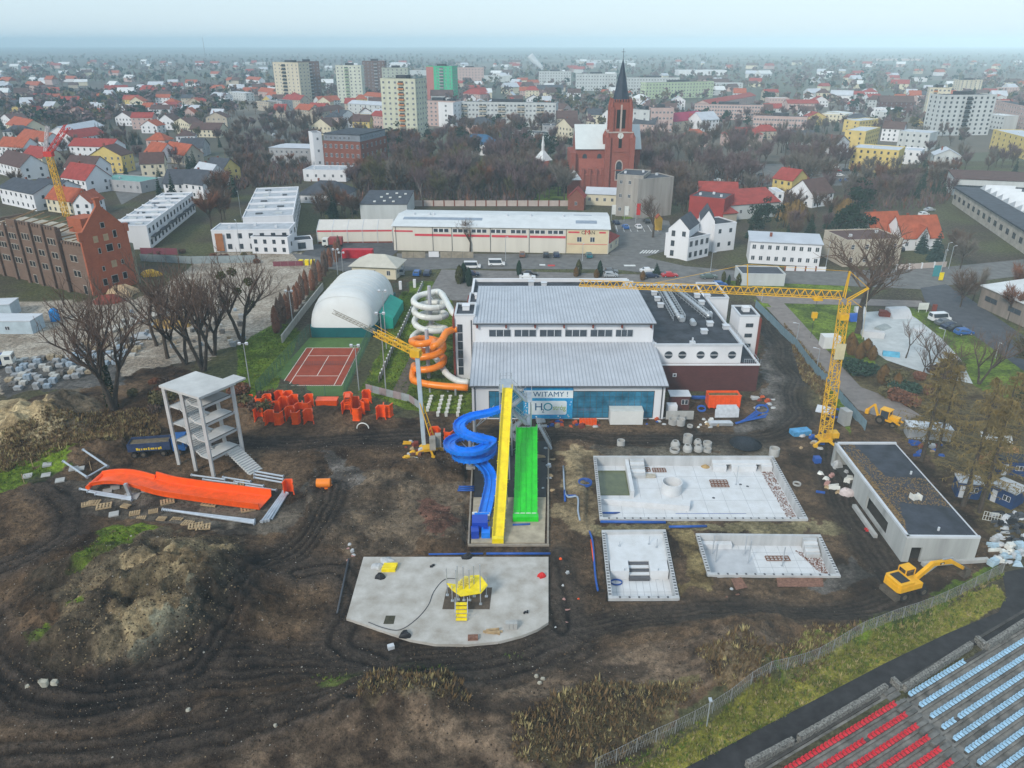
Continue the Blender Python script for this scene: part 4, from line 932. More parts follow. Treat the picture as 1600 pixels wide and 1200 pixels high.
# concrete building with leafy black roof
cb=thing('concrete_shed','long raw concrete building with leaf-strewn black flat roof','building',G(1417,885))
hcb=3.6
T=[G(1304,693,hcb),G(1399,693,hcb),G(1532,842,hcb),G(1417,841,hcb)]
RAW=mk('raw_concrete',(.40,.41,.40),.85,.22,.35,.12,5,streak=True)
def wallseg(A,B,z0,z1,t=.3,mat=RAW,par=cb,nm='wall'):
 d=(B-A).normalized();nrm=Vector((-d.y,d.x,0));c=sum(T,Vector())/4
 if nrm.dot(c-A)<0:nrm=-nrm
 b=MB();b.prism([(A.x,A.y),(B.x,B.y),(B.x+nrm.x*t,B.y+nrm.y*t),(A.x+nrm.x*t,A.y+nrm.y*t)],z0,z1);return b.build(nm,mat,par)
L0,L1=T[0],T[3]
for a,b_,z0,z1 in ((0,.03,0,hcb),(.03,.33,2.9,hcb),(.33,.52,0,hcb),(.52,.53,0,hcb),(.53,.80,2.5,hcb),(.53,.80,0,.5),(.80,1,0,hcb)):
 wallseg(L0.lerp(L1,a),L0.lerp(L1,b_),z0,z1-.003)
wallseg(T[3].lerp(T[2],.25),T[2],0,hcb-.004);wallseg(T[3].lerp(T[2],.02),T[3].lerp(T[2],.10),0,hcb-.004);wallseg(T[3].lerp(T[2],.10),T[3].lerp(T[2],.25),2.2,hcb-.004)
wallseg(T[1],T[2],0,hcb-.004);wallseg(T[0],T[1],0,hcb-.004)
b=MB();b.prism([(p.x*1,p.y) for p in (T[0].lerp(T[2],.03),T[1].lerp(T[3],.03),T[2].lerp(T[0],.03),T[3].lerp(T[1],.03))],.0,.06);b.build('floor',mk('dark_floor',(.05,.045,.04),.9,.2),cb)
b=MB();b.prism([(p.x,p.y) for p in (T[0].lerp(T[2],.012),T[1].lerp(T[3],.012),T[2].lerp(T[0],.012),T[3].lerp(T[1],.012))],hcb-.25,hcb+.02);b.build('flat_roof',mk('shed_bitumen',(.035,.04,.055),.7,.4,.5,.1,8,spec=.4),cb)
for i in range(4):
 wallseg(T[i],T[(i+1)%4],hcb,hcb+.3 if i!=1 else hcb+.12,.35 if i!=1 else .15,TRIM,cb,'parapet')
litter('leaf_litter','brown dead leaves scattered over the black shed roof',[(p.x,p.y) for p in (T[0].lerp(T[3],.03).lerp(T[1],.04),T[0].lerp(T[1],.3),T[0].lerp(T[2],.40),T[1].lerp(T[2],.42),T[1].lerp(T[2],.72),T[3].lerp(T[2],.42).lerp(T[0],.33),T[3].lerp(T[2],.06).lerp(T[0],.04))],2100,mk('tan_leaves',(.24,.15,.065),.9,.45,3),.05,.16,hcb+.03)
litter('leaf_litter','dense drift of brown leaves along the shed parapet',[(p.x,p.y) for p in (T[0].lerp(T[3],.05).lerp(T[1],.04),T[0].lerp(T[3],.3).lerp(T[1],.14),T[3].lerp(T[0],.2).lerp(T[2],.16),T[3].lerp(T[0],.03).lerp(T[2],.04))],1100,MATS['tan_leaves'],.05,.16,hcb+.03)
p=G(1430,778,hcb);heap('white_crate','white slatted plastic crate on the black shed roof','crate',1430,780,[('side',-.5,0,.1,.9,.8,.3,WPLAS),('side',.5,0,.1,.9,.8,.3,WPLAS),('slat',0,.2,.9,.1,.25,.3,WPLAS),('slat',0,-.2,.9,.1,.5,.3,WPLAS),('slat',0,.0,.9,.12,.82,.3,WPLAS)],hcb+.03)
for px,py in ((1423,741),(1466,829)):p=G(px,py,hcb);b=MB();b.cyl((p.x,p.y,hcb),(p.x,p.y,hcb+.5),.14,n=10);b.build('vent_pipe',TRIM,cb)
A=G(1418,879);b=MB();b.bar(A+Vector((1.5,-.6,.25)),G(1543,877)+Vector((0,0,.25)),.5,.5);one('concrete_kerb',b,CONC,'low pale concrete kerb along the shed end wall','kerb')
b=MB();P=[T[0].lerp(T[3],.50)+Vector((-1.2,0,-hcb+.35)),T[0].lerp(T[3],.80)+Vector((-1.2,0,-hcb+.35))];b.bar(P[0],P[1],.5,.5);one('concrete_kerb',b,CONC,'low concrete kerb under the long shed opening','kerb')
# lattice work
def lattice(b,A,B,w,bays,r=.07,w2=None,up=None,m=0):
 A,B=Vector(A),Vector(B);d=(B-A).normalized();up=Vector(up) if up else (Vector((0,0,1)) if abs(d.z)<.9 else Vector((0,1,0)))
 s=d.cross(up).normalized();t=s.cross(d).normalized();w2=w2 or w
 cor=lambda k,i:A.lerp(B,k/bays)+s*(w/2)*(1 if i in (0,3) else -1)+t*(w2/2)*(1 if i<2 else -1)
 for i in range(4):b.bar(cor(0,i),cor(bays,i),r*1.4,m=m)
 for k in range(bays):
  for i in range(4):
   j=(i+1)%4
   b.bar(cor(k,i),cor(k,j),r,m=m)
   b.bar(cor(k,i) if k%2 else cor(k,j),cor(k+1,j) if k%2 else cor(k+1,i),r,m=m)
def trilattice(b,A,B,w,h,bays,r=.06,m=0):
 A,B=Vector(A),Vector(B);d=(B-A).normalized();s=d.cross(Vector((0,0,1))).normalized();t=s.cross(d)
 c=lambda k,i:A.lerp(B,k/bays)+(s*w/2 if i==0 else -s*w/2 if i==1 else t*h)
 for i in range(3):b.bar(c(0,i),c(bays,i),r*1.5,m=m)
 for k in range(bays):
  mid=(c(k,2)+c(k+1,2))/2
  for i in (0,1):b.bar(c(k,i),mid,r,m=m);b.bar(mid,c(k+1,i),r,m=m)
  b.bar(c(k,0),c(k,1),r,m=m);b.bar(c(k,0),c(k+1,1),r*.8,m=m)
base=G(1287,692);cr=thing('tower_crane','yellow lattice tower crane with long horizontal jib beside the shed','crane',base)
top=Vector((base.x-.9,base.y,at(1317,470,base.y).z))
b=MB();lattice(b,base+Vector((0,0,.9)),base.lerp(top,.45)+Vector((0,0,.5)),1.45,9,.09);b.build('lower_mast',YCR,cr)
b=MB();lattice(b,base.lerp(top,.45)+Vector((0,0,.5)),top,1.2,9,.08);b.build('upper_mast',YCR,cr)
b=MB();b.ob(base.lerp(top,.88),1.35,1.35,.9,0);b.build('mast_head',YCR,cr)
b=MB();b.ob(base.lerp(top,.62)+Vector((0,-.75,0)),1.5,.12,2.6);b.build('switch_board',mk('cream_panel',(.55,.48,.30),.6,.1),cr)
jt=G(905,446,top.z+.2)
b=MB();jr=top+Vector((-.7,0,.4));trilattice(b,jr,jr.lerp(jt,.33),1.0,1.15,11,.07);b.build('jib_section',YCR,cr)
b=MB();trilattice(b,jr.lerp(jt,.33),jr.lerp(jt,.70),1.0,1.05,13,.065);b.build('jib_section',YCR,cr)
b=MB();trilattice(b,jr.lerp(jt,.70),jt,.9,.95,11,.06);b.build('jib_section',YCR,cr)
for i in range(22):
 pass
pk=at(1328,424,top.y);rr=at(1357,450,top.y+.5)
for s in (-.35,.35):b=MB();b.bar(top+Vector((-.3,s,.5)),pk+Vector((0,s*.4,0)),.14);b.build('peak_strut',YCR,cr)
for s in (-.35,.35):b=MB();b.bar(top+Vector((.3,s,.1)),rr+Vector((0,s*.6,0)),.14);b.build('rear_strut',YCR,cr)
b=MB();b.bar(pk,rr,.08);b.build('tie_rod',YCR,cr)
b=MB();b.bar(rr,at(1347,530,top.y+.4),.07);b.build('tie_rod',mk('cream_steel',(.55,.48,.35),.6,.1),cr)
b=MB();b.bar(top+Vector((.9,0,.2)),at(1346,480,top.y),.08);b.build('tie_rod',YCR,cr)
mid=jr.lerp(jt,.23)+Vector((0,0,1.1))
b=MB();b.bar(at(1168,447,jr.lerp(jt,.35).y),at(1168,413,jr.lerp(jt,.35).y),.14);b.build('king_post',YCR,cr)
b=MB();b.bar(pk,at(1168,413,jr.lerp(jt,.35).y),.04);b.bar(at(1168,413,jr.lerp(jt,.35).y),jr.lerp(jt,.7)+Vector((0,0,1)),.04);b.build('tie_rod',YCR,cr)
tr=jr.lerp(jt,.085);b=MB();b.ob(tr-Vector((0,0,.45)),1.3,1.1,.4);b.build('trolley',YCR,cr)
hk=Vector((tr.x,tr.y,at(1284,488,tr.y).z))
b=MB();b.cyl(tr-Vector((0,0,.45)),hk,.03,n=5);b.cyl(hk,hk-Vector((0,0,4.2)),.03,n=5);b.build('rope',DGREY,cr)
b=MB();b.ob(hk-Vector((0,0,.9)),.75,.5,.9);b.cyl(hk-Vector((0,0,1.3)),hk-Vector((0,0,.9)),.12);b.build('hook_block',YCR,cr)
for a in (35,125,215,305):
 d=Vector((math.cos(R(a)),math.sin(R(a)),0));b=MB();b.bar(base+Vector((0,0,.9)),base+d*2.3+Vector((0,0,.35)),.3);b.ob(base+d*2.3,.6,.6,.4);b.build('outrigger',YCR,cr)
b=MB();b.ob(base+Vector((0,0,.6)),1.9,1.9,.5);b.ob(base+Vector((1.3,.2,1.1)),1.6,1.4,.9);b.build('slewing_base',YCR,cr)
p=GH(1318,662)
blk=thing('ballast_stack','tall stack of grey concrete ballast blocks beside the yellow crane','ballast',p)
for k in range(5):b=MB();b.ob((0,0,.55*k),1.2,1.9,.53,.25);b.build('block',CONC,blk,world=False)
base=GH(672,706);c2=thing('erecting_crane','fast-erecting crane with pale steel mast and yellow folding jib','crane',base)
mt=at(652,556,base.y+.6);mb_=Vector((base.x-1.0,base.y+.8,base.z))
PALE=mk('pale_blue_steel',(.42,.50,.56),.45,.1,.8)
b=MB();b.bar(mb_+Vector((0,0,.4)),mt,.62);b.build('mast',PALE,c2)
for s in (-.55,.55):b=MB();b.bar(base+Vector((1.0+s*.4,-.3+s,.6)),mb_.lerp(mt,.53)+Vector((s*.3,s*.4,0)),.13);b.build('back_stay',YCR,c2)
b=MB()
for t in (.15,.35,.55,.75):b.bar((base+Vector((1.0-.2,-.85,.6))).lerp(mb_.lerp(mt,.53)+Vector((-.17,-.22,0)),t),(base+Vector((1.2,.25,.6))).lerp(mb_.lerp(mt,.53)+Vector((.17,.22,0)),t),.08)
o=b.build('stay_rungs',YCR,c2);o['kind']='stuff'
j0=mt+Vector((-.2,0,.6));j2=G(521,489,j0.z+.6);j1=j0.lerp(j2,.46)
b=MB();lattice(b,j0,j1,.85,9,.08,.8);b.build('jib_root',YCR,c2)
b=MB();trilattice(b,j1,j2,.6,.6,12,.045);b.build('jib_tip',mk('weathered_steel',(.30,.27,.22),.6,.2),c2)
b=MB();b.ob(mt+Vector((-.2,0,-.1)),1.5,1.1,1.1,-.3);b.build('jib_head',YCR,c2)
b=MB();b.bar(mt+Vector((.9,-.3,.6)),j1+Vector((0,0,1.4)),.05);b.build('tie_rod',YCR,c2)
b=MB();b.bar(mt+Vector((.3,0,.2)),mt+Vector((.9,-.3,.65)),.1);b.build('rear_strut',YCR,c2)
for a in (20,110,200,290):
 d=Vector((math.cos(R(a)),math.sin(R(a)),0));b=MB();b.bar(base+Vector((0,0,.7)),base+d*2.0+Vector((0,0,.25)),.26);b.ob(base+d*2.0-Vector((0,0,.05)),.6,.6,.3);b.build('outrigger',YCR,c2)
b=MB();b.ob(base+Vector((0,0,.5)),2.2,1.5,.5,.3);b.build('chassis',YCR,c2)
for dx,dy in ((.55,-.75),(1.35,.2)):
 for k in range(5):b=MB();b.ob(base+Vector((dx,dy,1.0+.42*k)),.95,1.1,.4,.1);b.build('ballast_block',mk('worn_concrete',(.36,.34,.30),.9,.2,.8),c2)
 # concrete stair tower
L,F,Rr=G(280,725),G(334,745),G(382,720);st=thing('concrete_stair_tower','bare concrete stair tower frame with flat roof slab','tower',F)
u=(Rr-F);v=(L-F);a_,b_l=u.length,v.length;u.normalize();v.normalize();Ht=at(311,619,F.y).z
TWC=mk('new_concrete',(.50,.50,.49),.85,.12,.4,.1,5)
def Q(s,t,z):return F+u*(a_*s)+v*(b_l*t)+Vector((0,0,z))
def slabq(nm,s0,s1,t0,t1,z0,z1):b=MB();b.prism([(p.x,p.y) for p in (Q(s0,t0,0),Q(s1,t0,0),Q(s1,t1,0),Q(s0,t1,0))],z0,z1);return b.build(nm,TWC,st)
for s,t in ((0,0),(0,.5),(0,1),(1,0),(1,1),(1,.5)):
 b=MB();b.bar(Q(s,t,-.2),Q(s,t,Ht-.35),.45);b.build('column',TWC,st)
slabq('roof_slab',-.06,1.06,-.06,1.06,Ht-.35,Ht);slabq('cantilever',1.06,1.42,-.04,.3,Ht-.3,Ht-.05)
nl=4;hs=(Ht-.4)/(nl+.55)
for k in range(1,nl+1):
 z=hs*k;slabq('landing',.04,.96,.03,.33,z-.22,z);slabq('half_landing',.04,.96,.70,.97,z+hs*.5-.22,z+hs*.5)
 b=MB();b.bar(Q(0,.05,z-.25),Q(0,.95,z+hs*.5-.25),.2,.35) if False else b.bar(Q(.0,.05,z-.2),Q(1,.05,z-.2),.25,.4);b.build('beam',TWC,st)
 b=MB();b.bar(Q(.02,.97,z+hs*.5-.2),Q(.98,.97,z+hs*.5-.2),.25,.4);b.build('beam',TWC,st)
def flight(s0,s1,t0,z0,t1,z1,n=9):
 b=MB()
 for k in range(n):
  ta,tb=t0+(t1-t0)*k/n,t0+(t1-t0)*(k+1)/n;z=z0+(z1-z0)*(k+1)/n
  b.prism([(p.x,p.y) for p in (Q(s0,ta,0),Q(s1,ta,0),Q(s1,tb,0),Q(s0,tb,0))],z-.34,z)
 b.build('flight',TWC,st)
for k in range(1,nl+1):
 flight(.06,.46,.33,hs*k,.70,hs*(k+.5));
 if k<nl:flight(.54,.94,.70,hs*(k+.5),.33,hs*(k+1))
flight(.54,.94,.03,hs,-.55,.1,12);flight(.54,.94,.70,hs*.55,.33,hs)
# long orange chute and slide parts
def trough(path,w,h,t=.1,flange=.22):
 pr=[(-w/2-flange,h),(-w/2-flange,h-.1),(-w/2-t,h-.1),(-w/2-t+.1,-t),(w/2+t-.1,-t),(w/2+t,h-.1),(w/2+flange,h-.1),(w/2+flange,h),(w/2,h),(w/2-.12,.1),(w/2-.4,0),(-w/2+.4,0),(-w/2+.12,.1),(-w/2,h)]
 b=MB();b.strip(path,pr[::-1],close=True);k=len(pr);b.f.append(tuple(range(k)));n=len(b.v);b.f.append(tuple(range(n-1,n-k-1,-1)));b.m+=[0,0];return b
P=[G(152,750,1.0),G(172,747,1.45),G(200,748,1.55),G(232,756,1.15),G(262,764,.7),G(300,770,.55),G(350,777,.5),G(415,785,.5)]
ch=thing('orange_chute','long wide orange slide trough laid out on the ground','slide part',G(290,785))
trough(smoothpath(P[:4],6),3.0,.55).build('chute_section',ORANGE,ch);trough(smoothpath(P[3:],6),3.5,1.0).build('chute_section',ORANGE,ch)
b=MB();p=P[0];d=(P[0]-P[1]).normalized();s=Vector((d.y,-d.x,0)).normalized();b.tube([p+s*2.1+d*.2,p-s*2.1+d*.2],.35,10);b.build('front_lip',ORANGE,ch)
sec=MB();L_=2.5;ww,dd=1.7,1.15
prof=[(-ww/2,-dd/2),(-ww/2+.25,dd/2-.1),(-ww/4,dd/2),(ww/4,dd/2),(ww/2-.25,dd/2-.1),(ww/2,-dd/2),(ww/2-.1,-dd/2),(ww/2-.35,dd/2-.18),(ww/4-.03,dd/2-.1),(-ww/4+.03,dd/2-.1),(-ww/2+.35,dd/2-.18),(-ww/2+.1,-dd/2)]
sec.prism(prof,0,L_);SEC=sec.mesh('trough_shell',[ORANGE])
fl=MB();fl.prism([(x*1.13,y*1.13) for x,y in prof],0,.1);FLG=fl.mesh('trough_flange',[ORANGE])
def section(px,py,rz,label,lie=False,s=1.0,group='orange slide sections',back=True,dz=0):
 p=GH(px,py);r=thing('slide_section',label,'slide part',p+Vector((0,0,dz)),rz,group)
 if lie:
  inst('trough',SEC,r,(0,0,.6*s),0,s,rx=R(90));inst('flange',FLG,r,(0,0,.6*s),0,s,rx=R(90));inst('flange',FLG,r,(0,-2.4*s,.6*s),0,s,rx=R(90))
 else :
  inst('trough',SEC,r,(0,0,0),0,s);inst('flange',FLG,r,(0,0,0),0,s);inst('flange',FLG,r,(0,0,2.4*s),0,s)
  if back:inst('flange',FLG,r,(0,0,1.2*s),0,s)
 return r
Z=lambda x,y:(370+x/4,500+y/4)
for i,(zx,zy,rz) in enumerate(((145,628,.1),(150,560,3.0),(215,650,.0),(262,648,3.1),(250,590,.1),(340,625,.2),(370,645,3.2),(400,600,0),(455,642,.05),(440,585,3.1),(300,560,.2),(365,550,0),(200,540,.1),(275,520,0),(330,525,.2),(460,540,0))):
 section(*Z(zx,zy),rz,'orange slide section standing upright in the row along the tennis fence',False,.92+.1*((i*7)%3)/3)
for i,(zx,zy,rz) in enumerate(((690,585,.1),(750,622,3.1),(745,560,.0),(815,515,.2),(905,615,.05),(945,600,3.0),(800,575,1.2),(700,530,.3))):
 section(*Z(zx,zy),rz,'orange slide section standing in the cluster beside the tin fence',False,.95)
for k in range(4):section(*Z(705,590-k*6),.15,'curved orange slide section nested on the pile beside the tin fence',True,.8,dz=1.9+.28*k)
section(*Z(90,512),.2,'single small orange slide piece at the yard slope',False,.55);section(*Z(330,1082),.1,'orange upright section stack beside the steel tubes',False,.85);section(*Z(1240,758),.2,'orange slide section standing behind the folding crane',False,1.0);section(*Z(1325,775),2.9,'orange slide section standing beside the blue slide loop',False,1.0)
p=GH(*Z(545,1045));b=MB();b.cyl((p.x-1.0,p.y,p.z+.7),(p.x+1.0,p.y+.1,p.z+.7),.68,n=20);b.ob((p.x,p.y,p.z-.05),2.2,1.3,.14);one('orange_tube',b,ORANGE2,'short orange tube section lying on a pallet','slide part')
p=GH(*Z(567,530));b=MB();b.ob(p,3.7,1.6,1.1);b.ob(p+Vector((0,0,1.103)),3.9,1.8,.12);one('orange_bin',b,ORANGE,'long orange trough box behind the fence end','slide part')
b=MB();p=GH(*Z(788,680));b.tube([(p.x+1.0*math.cos(t),p.y,p.z+.1+1.0*math.sin(t)) for t in np.linspace(0,3.14,14)],.1,6);one('arch_ring',b,WPLAS,'white half ring standing in the mud','ring')
def steel(label,a,b_,r=.17,z=.2,group='galvanised tubes laid out by the chute',flat=False):
 A,B=GH(*a)+Vector((0,0,z)),GH(*b_)+Vector((0,0,z));b=MB();b.cyl(A,B,r,n=10)
 d=(B-A).normalized()
 for P_ in (A,B):b.cyl(P_-d*.05,P_+d*.05,r+.1,n=10)
 return one('steel_tube',b,mk('tube_steel',(.52,.57,.63),.35,.12,1,metal=.4),label,'tube',group)
for a,b_ in (((101,727),(138,752)),((132,709),(170,735))):steel('galvanised tube propped at the raised end of the orange chute',a,b_,.16,.7)
steel('galvanised cross tube at the raised end of the chute',(137,752),(168,734),.14,.7)
for k in range(3):steel('galvanised tube lying before the chute on the mud',(126+k*12,766+k*4),(206,783+k*2-4),.15)
for k in range(4):steel('long galvanised tube in the bundle along the near side of the chute',(255+k*4,798+k*1.5-k),(398,815+k*1.6),.17,.2+.0*k)
for k in range(6):steel('galvanised tube in the bundle behind the chute end',(300+k*9+(k%2)*40,744+k*3.4),(352+k*10+(k%2)*30,751+k*3.4),.15)
for k in range(3):steel('galvanised tube beside the orange upright stack',(398,738+k*5),(443,746+k*5),.15)
for k in range(4):steel('galvanised tube at the open end of the chute',(409+k*5,817-k*1),(443+k*2,770+k*1),.16)
p=G(205,776);b=MB();b.ob(p,2.2,1.7,.12,.1);one('base_plate',b,CONC,'pale plate carrying a stub column by the chute','plate');b=MB();b.bar(p+Vector((-.1,0,.12)),p+Vector((-.4,0,2.2)),.45);one('stub_column',b,STEEL,'short steel column standing on a plate by the chute','column')
PALL=MB()
for k in range(5):PALL.box(-.6+.26*k,-.46+.26*k,-.5,.5,.11,.14)
for k in range(3):PALL.box(-.6,.58,-.5+.43*k,-.36+.43*k,0,.108)
PALLM=PALL.mesh('pallet',[TIMB])
for px,py,s in ((137,789,1),(147,787,1.1),(163,792,1.3),(197,792,.8),(211,803,.9),(221,811,.8),(253,812,.8),(276,814,1),(294,819,1),(306,823,1.2),(318,825,1.2),(262,785,1.2),(240,800,.8),(330,787,1.5),(388,796,1.3),(372,758,1.2)):
 o=inst('pallet',PALLM,None,GH(px,py)+Vector((0,0,.05)),random.uniform(-.3,.5),(s*1.3,s*1.1,1.6));tag(o,'wooden pallet lying in the mud round the orange chute','pallet','pallets round the chute')
for px,py in ((74,726),(43,744),(72,743),(94,751),(125,733),(180,762),(168,768),(415,775),(228,766),(178,804),(115,733)):
 p=GH(px,py);b=MB();b.ob(p-Vector((0,0,.1)),1.25,1.2,.28,.4);one('footing_pad',b,CONC,'square concrete footing pad in the mud left of the chute' if px<130 else 'square concrete footing pad beside the orange chute','footing','footing pads' if px<130 else 'footing pads by the chute')
for px,py,tp in ((38,755,735),(143,735,718),(52,730,722)):
 p=GH(px,py);b=MB();b.cyl(p,(p.x,p.y,p.z+1.6),.05,n=6);one('survey_stake',b,TIMB,'thin wooden survey stake between the footing pads','stake','survey stakes')
 # machines
TYRE=mk('tyre_rubber',(.022,.02,.019),.8,.25,3);CATY=mk('machine_yellow',(.80,.40,.012),.42,.10,1.2);DKB=mk('machine_black',(.025,.025,.028),.5,.2,2);MUDW=mk('muddy_steel',(.11,.09,.07),.8,.3,2)
def wheel(par,x,y,r,w,rim=None,nm='wheel'):
 b=MB();b.cyl((x,y-w/2,r),(x,y+w/2,r),r,n=18);o=b.build(nm,TYRE,par,world=False)
 b=MB();s=1 if y>0 else -1;b.cyl((x,y+s*(w/2+.003),r),(x,y+s*(w/2+.04),r),r*.55,n=14);b.build('rim',rim or MUDW,o,world=False);return o
def truck(px0,px1,label,cabmat,bodymat,kind='tipper',name='dump_truck',axles=4,scale=1.0,cat='truck',text=None):
 A,B=GH(*px0),GH(*px1);d=B-A;rz=math.atan2(d.y,d.x);L=d.length;p=A.lerp(B,.5)
 r=thing(name,label,cat,p,rz);h=L/2;k=scale
 b=MB();b.box(-h+.2,h-.3,-.45,.45,.75,1.05);b.build('chassis',DKB,r,world=False)
 cl=1.9*k;cb0=h-cl
 b=MB();b.prism([(cb0,-1.2),(h,-1.2),(h,1.2),(cb0,1.2)],.8,1.75);b.prism([(cb0,-1.18),(h-.05,-1.18),(h-.05,1.18),(cb0,1.18)],1.752,2.95);b.build('cab',cabmat,r,world=False)
 b=MB();b.box(h-.048,h-.01,-1.0,1.0,1.85,2.65);b.build('windscreen',GLASSD,r,world=False)
 for s in (-1,1):b=MB();b.box(cb0+.6,h-.35,s*1.19-.015,s*1.19+.015,1.9,2.6);b.build('side_window',GLASSD,r,world=False)
 for s in (-.9,.9):b=MB();b.box(h+.002,h+.03,s-.15,s+.15,1.0,1.25);b.build('headlight',WPLAS,r,world=False)
 x0,x1=-h,cb0-.25
 if kind=='tipper':
  b=MB();t=.1;zb,zt_=1.15,2.55
  b.box(x0,x1,-1.2,1.2,zb,zb+.12);b.box(x0,x1,-1.25,-1.25+t,zb+.12,zt_);b.box(x0,x1,1.25-t,1.25,zb+.12,zt_);b.box(x0,x0+t,-1.15,1.15,zb+.12,zt_-.15);b.box(x1-t,x1,-1.15,1.15,zb+.12,zt_+.3);b.build('tipper_body',bodymat,r,world=False)
  b=MB();b.box(x0+.12,x1-.12,-1.14,1.14,zb+.123,zb+1.0);b.build('soil_load',mk('load_soil',(.15,.12,.08),.95,.3,2),r,world=False)
  if text:
   b=MB()
   for k in range(11):b.box(x0+1.3+k*.36,x0+1.3+k*.36+.2+.1*(k%3==0),-1.272,-1.253,1.42-.05*(k%4==1),1.72+.12*(k%5==0))
   o=b.build('lettering',mk('truck_yellow',(.72,.50,.03),.5,.1),r,world=False);o['kind']='stuff'
 else :
  b=MB();b.box(x0,x1,-1.25,1.25,1.1,3.2);b.build('cargo_box',bodymat,r,world=False)
  for q in range(5):b=MB();z=1.35+.4*q;b.box(x0+.05,x1-.05,-1.27,-1.252,z,z+.16);b.build('stripe',REDP,r,world=False)
 ax=[-h+.8,-h+2.15]+([h-3.4] if axles==4 else [])+[h-1.0]
 for x in ax:
  for s in (-1.0,1.0):wheel(r,x,s,.52,.42)
 return r
truck((206,711),(294,705),'muddy blue four-axle dump truck with yellow lettering parked by the concrete tower',mk('truck_blue',(.02,.10,.30),.5,.2,1),mk('tipper_blue',(.035,.055,.12),.6,.3,1),text=1)
truck((-25,577),(25,572),'blue and white lorry standing at the stone yard',WPLAS,PIPEB,'tipper','lorry',3)
truck((505-0,386),(536,386),'x',WPLAS,mk('maroon_sheet',(.28,.06,.06),.7,.15),'box','lorry',3)
bpy.data.objects['lorry.001']['label']='white lorry with maroon striped cargo box before the white tent hall';bpy.data.objects['lorry.001'].rotation_euler.z+=math.pi
A,B=GH(1398,925),GH(1470,905);d=B-A;rz=math.atan2(d.y,d.x)
ex=thing('excavator','yellow wheeled excavator reaching out beside the stadium fence','excavator',GH(1413,925),rz)
b=MB();b.box(-2.0,2.2,-.75,.75,.75,1.2);b.build('undercarriage',DKB,ex,world=False)
for x in (-1.35,1.5):
 for s in (-1.05,1.05):wheel(ex,x,s,.58,.5)
b=MB();b.box(-2.7,-2.0,-1.25,1.25,.25,.9);b.build('blade',MUDW,ex,world=False)
b=MB();b.prism([(-2.5,-1.05),(-2.2,-1.3),(1.0,-1.3),(1.0,1.3),(-2.2,1.3),(-2.5,1.05)],1.35,2.1);b.prism([(-2.45,-1.0),(-2.2,-1.25),(-.3,-1.25),(-.3,1.25),(-2.2,1.25),(-2.45,1.0)],2.103,2.5);b.build('upper_body',CATY,ex,world=False)
b=MB();b.box(-2.0,-.7,-.9,.9,2.503,2.56);b.build('grille',DKB,ex,world=False)
b=MB();b.cyl((-.2,0,1.2),(-.2,0,1.36),.8,n=18);b.build('slew_ring',DKB,ex,world=False)
b=MB();b.box(-.25,1.1,.25,1.3,2.105,3.0);cabo=b.build('cab',GLASSD,ex,world=False)
b=MB();b.box(-.3,1.15,.2,1.35,3.003,3.1)
for x,y in ((-.28,.22),(1.1,.22),(-.28,1.3),(1.1,1.3)):b.box(x-.05,x+.05,y-.05,y+.05,2.105,3.0)
b.build('cab_frame',CATY,cabo,world=False)
b=MB();b.bar((.9,-.2,1.9),(3.2,-.2,3.6),.42,.6);b.bar((3.15,-.2,3.55),(6.0,-.2,3.2),.4,.5);b.build('boom',CATY,ex,world=False)
b=MB();b.box(4.1,4.75,-.422,-.403,3.25,3.5);b.build('marking',BLKP,ex,world=False);b=MB();b.box(4.3,4.6,-.44,-.424,3.28,3.42);b.build('marking',WPLAS,ex,world=False)
b=MB();b.bar((5.7,-.2,3.4),(8.4,-.2,1.6),.34,.42);b.build('stick',CATY,ex,world=False)
b=MB();b.bar((2.2,-.2,2.2),(4.2,-.2,3.3),.16);b.build('hydraulic_ram',STEEL,ex,world=False);b=MB();b.bar((4.6,-.2,3.8),(6.2,-.2,3.65),.14);b.build('hydraulic_ram',STEEL,ex,world=False)
b=MB();b.add([(8.2,-.75,1.9),(8.2,.35,1.9),(9.2,.35,1.5),(9.2,-.75,1.5),(9.3,-.75,.6),(9.3,.35,.6),(8.4,.35,.35),(8.4,-.75,.35)],[(0,1,2,3)[::-1],(3,2,5,4)[::-1],(4,5,6,7)[::-1],(0,3,4,7)[::-1],(1,6,5,2)[::-1]]);b.build('bucket',MUDW,ex,world=False)
A,B=GH(1352,648),GH(1412,668);d=B-A;rz=math.atan2(d.y,d.x)
bh=thing('backhoe_loader','yellow backhoe loader parked beyond the blue tin fence','backhoe',GH(1385,662),rz)
for s in (-.85,.85):wheel(bh,-.9,s,.75,.45);wheel(bh,1.3,s,.5,.38)
b=MB();b.box(-1.6,1.8,-.5,.5,.6,1.1);b.box(.4,2.0,-.48,.48,1.1,1.75);b.build('body',CATY,bh,world=False)
b=MB();b.box(-1.1,.35,-.7,.7,1.1,2.55);o=b.build('cab',GLASSD,bh,world=False)
b=MB();b.box(-1.25,.5,-.8,.8,2.553,2.68)
for x in (-1.1,.33):
 for y in (-.7,.7):b.box(x-.06,x+.06,y-.06,y+.06,1.1,2.55)
b.build('cab_frame',CATY,o,world=False)
for s in (-.7,.7):b=MB();b.bar((.3,s,1.5),(2.6,s,.7),.16,.25);b.build('loader_arm',CATY,bh,world=False)
b=MB();b.add([(2.5,-1.15,.15),(2.5,1.15,.15),(3.3,1.15,.1),(3.3,-1.15,.1),(2.5,-1.15,1.0),(2.5,1.15,1.0),(3.0,1.15,1.1),(3.0,-1.15,1.1)],[(0,1,2,3)[::-1],(0,4,5,1)[::-1],(4,7,6,5)[::-1],(0,3,7,4)[::-1],(1,5,6,2)[::-1]]);b.build('bucket',MUDW,bh,world=False)
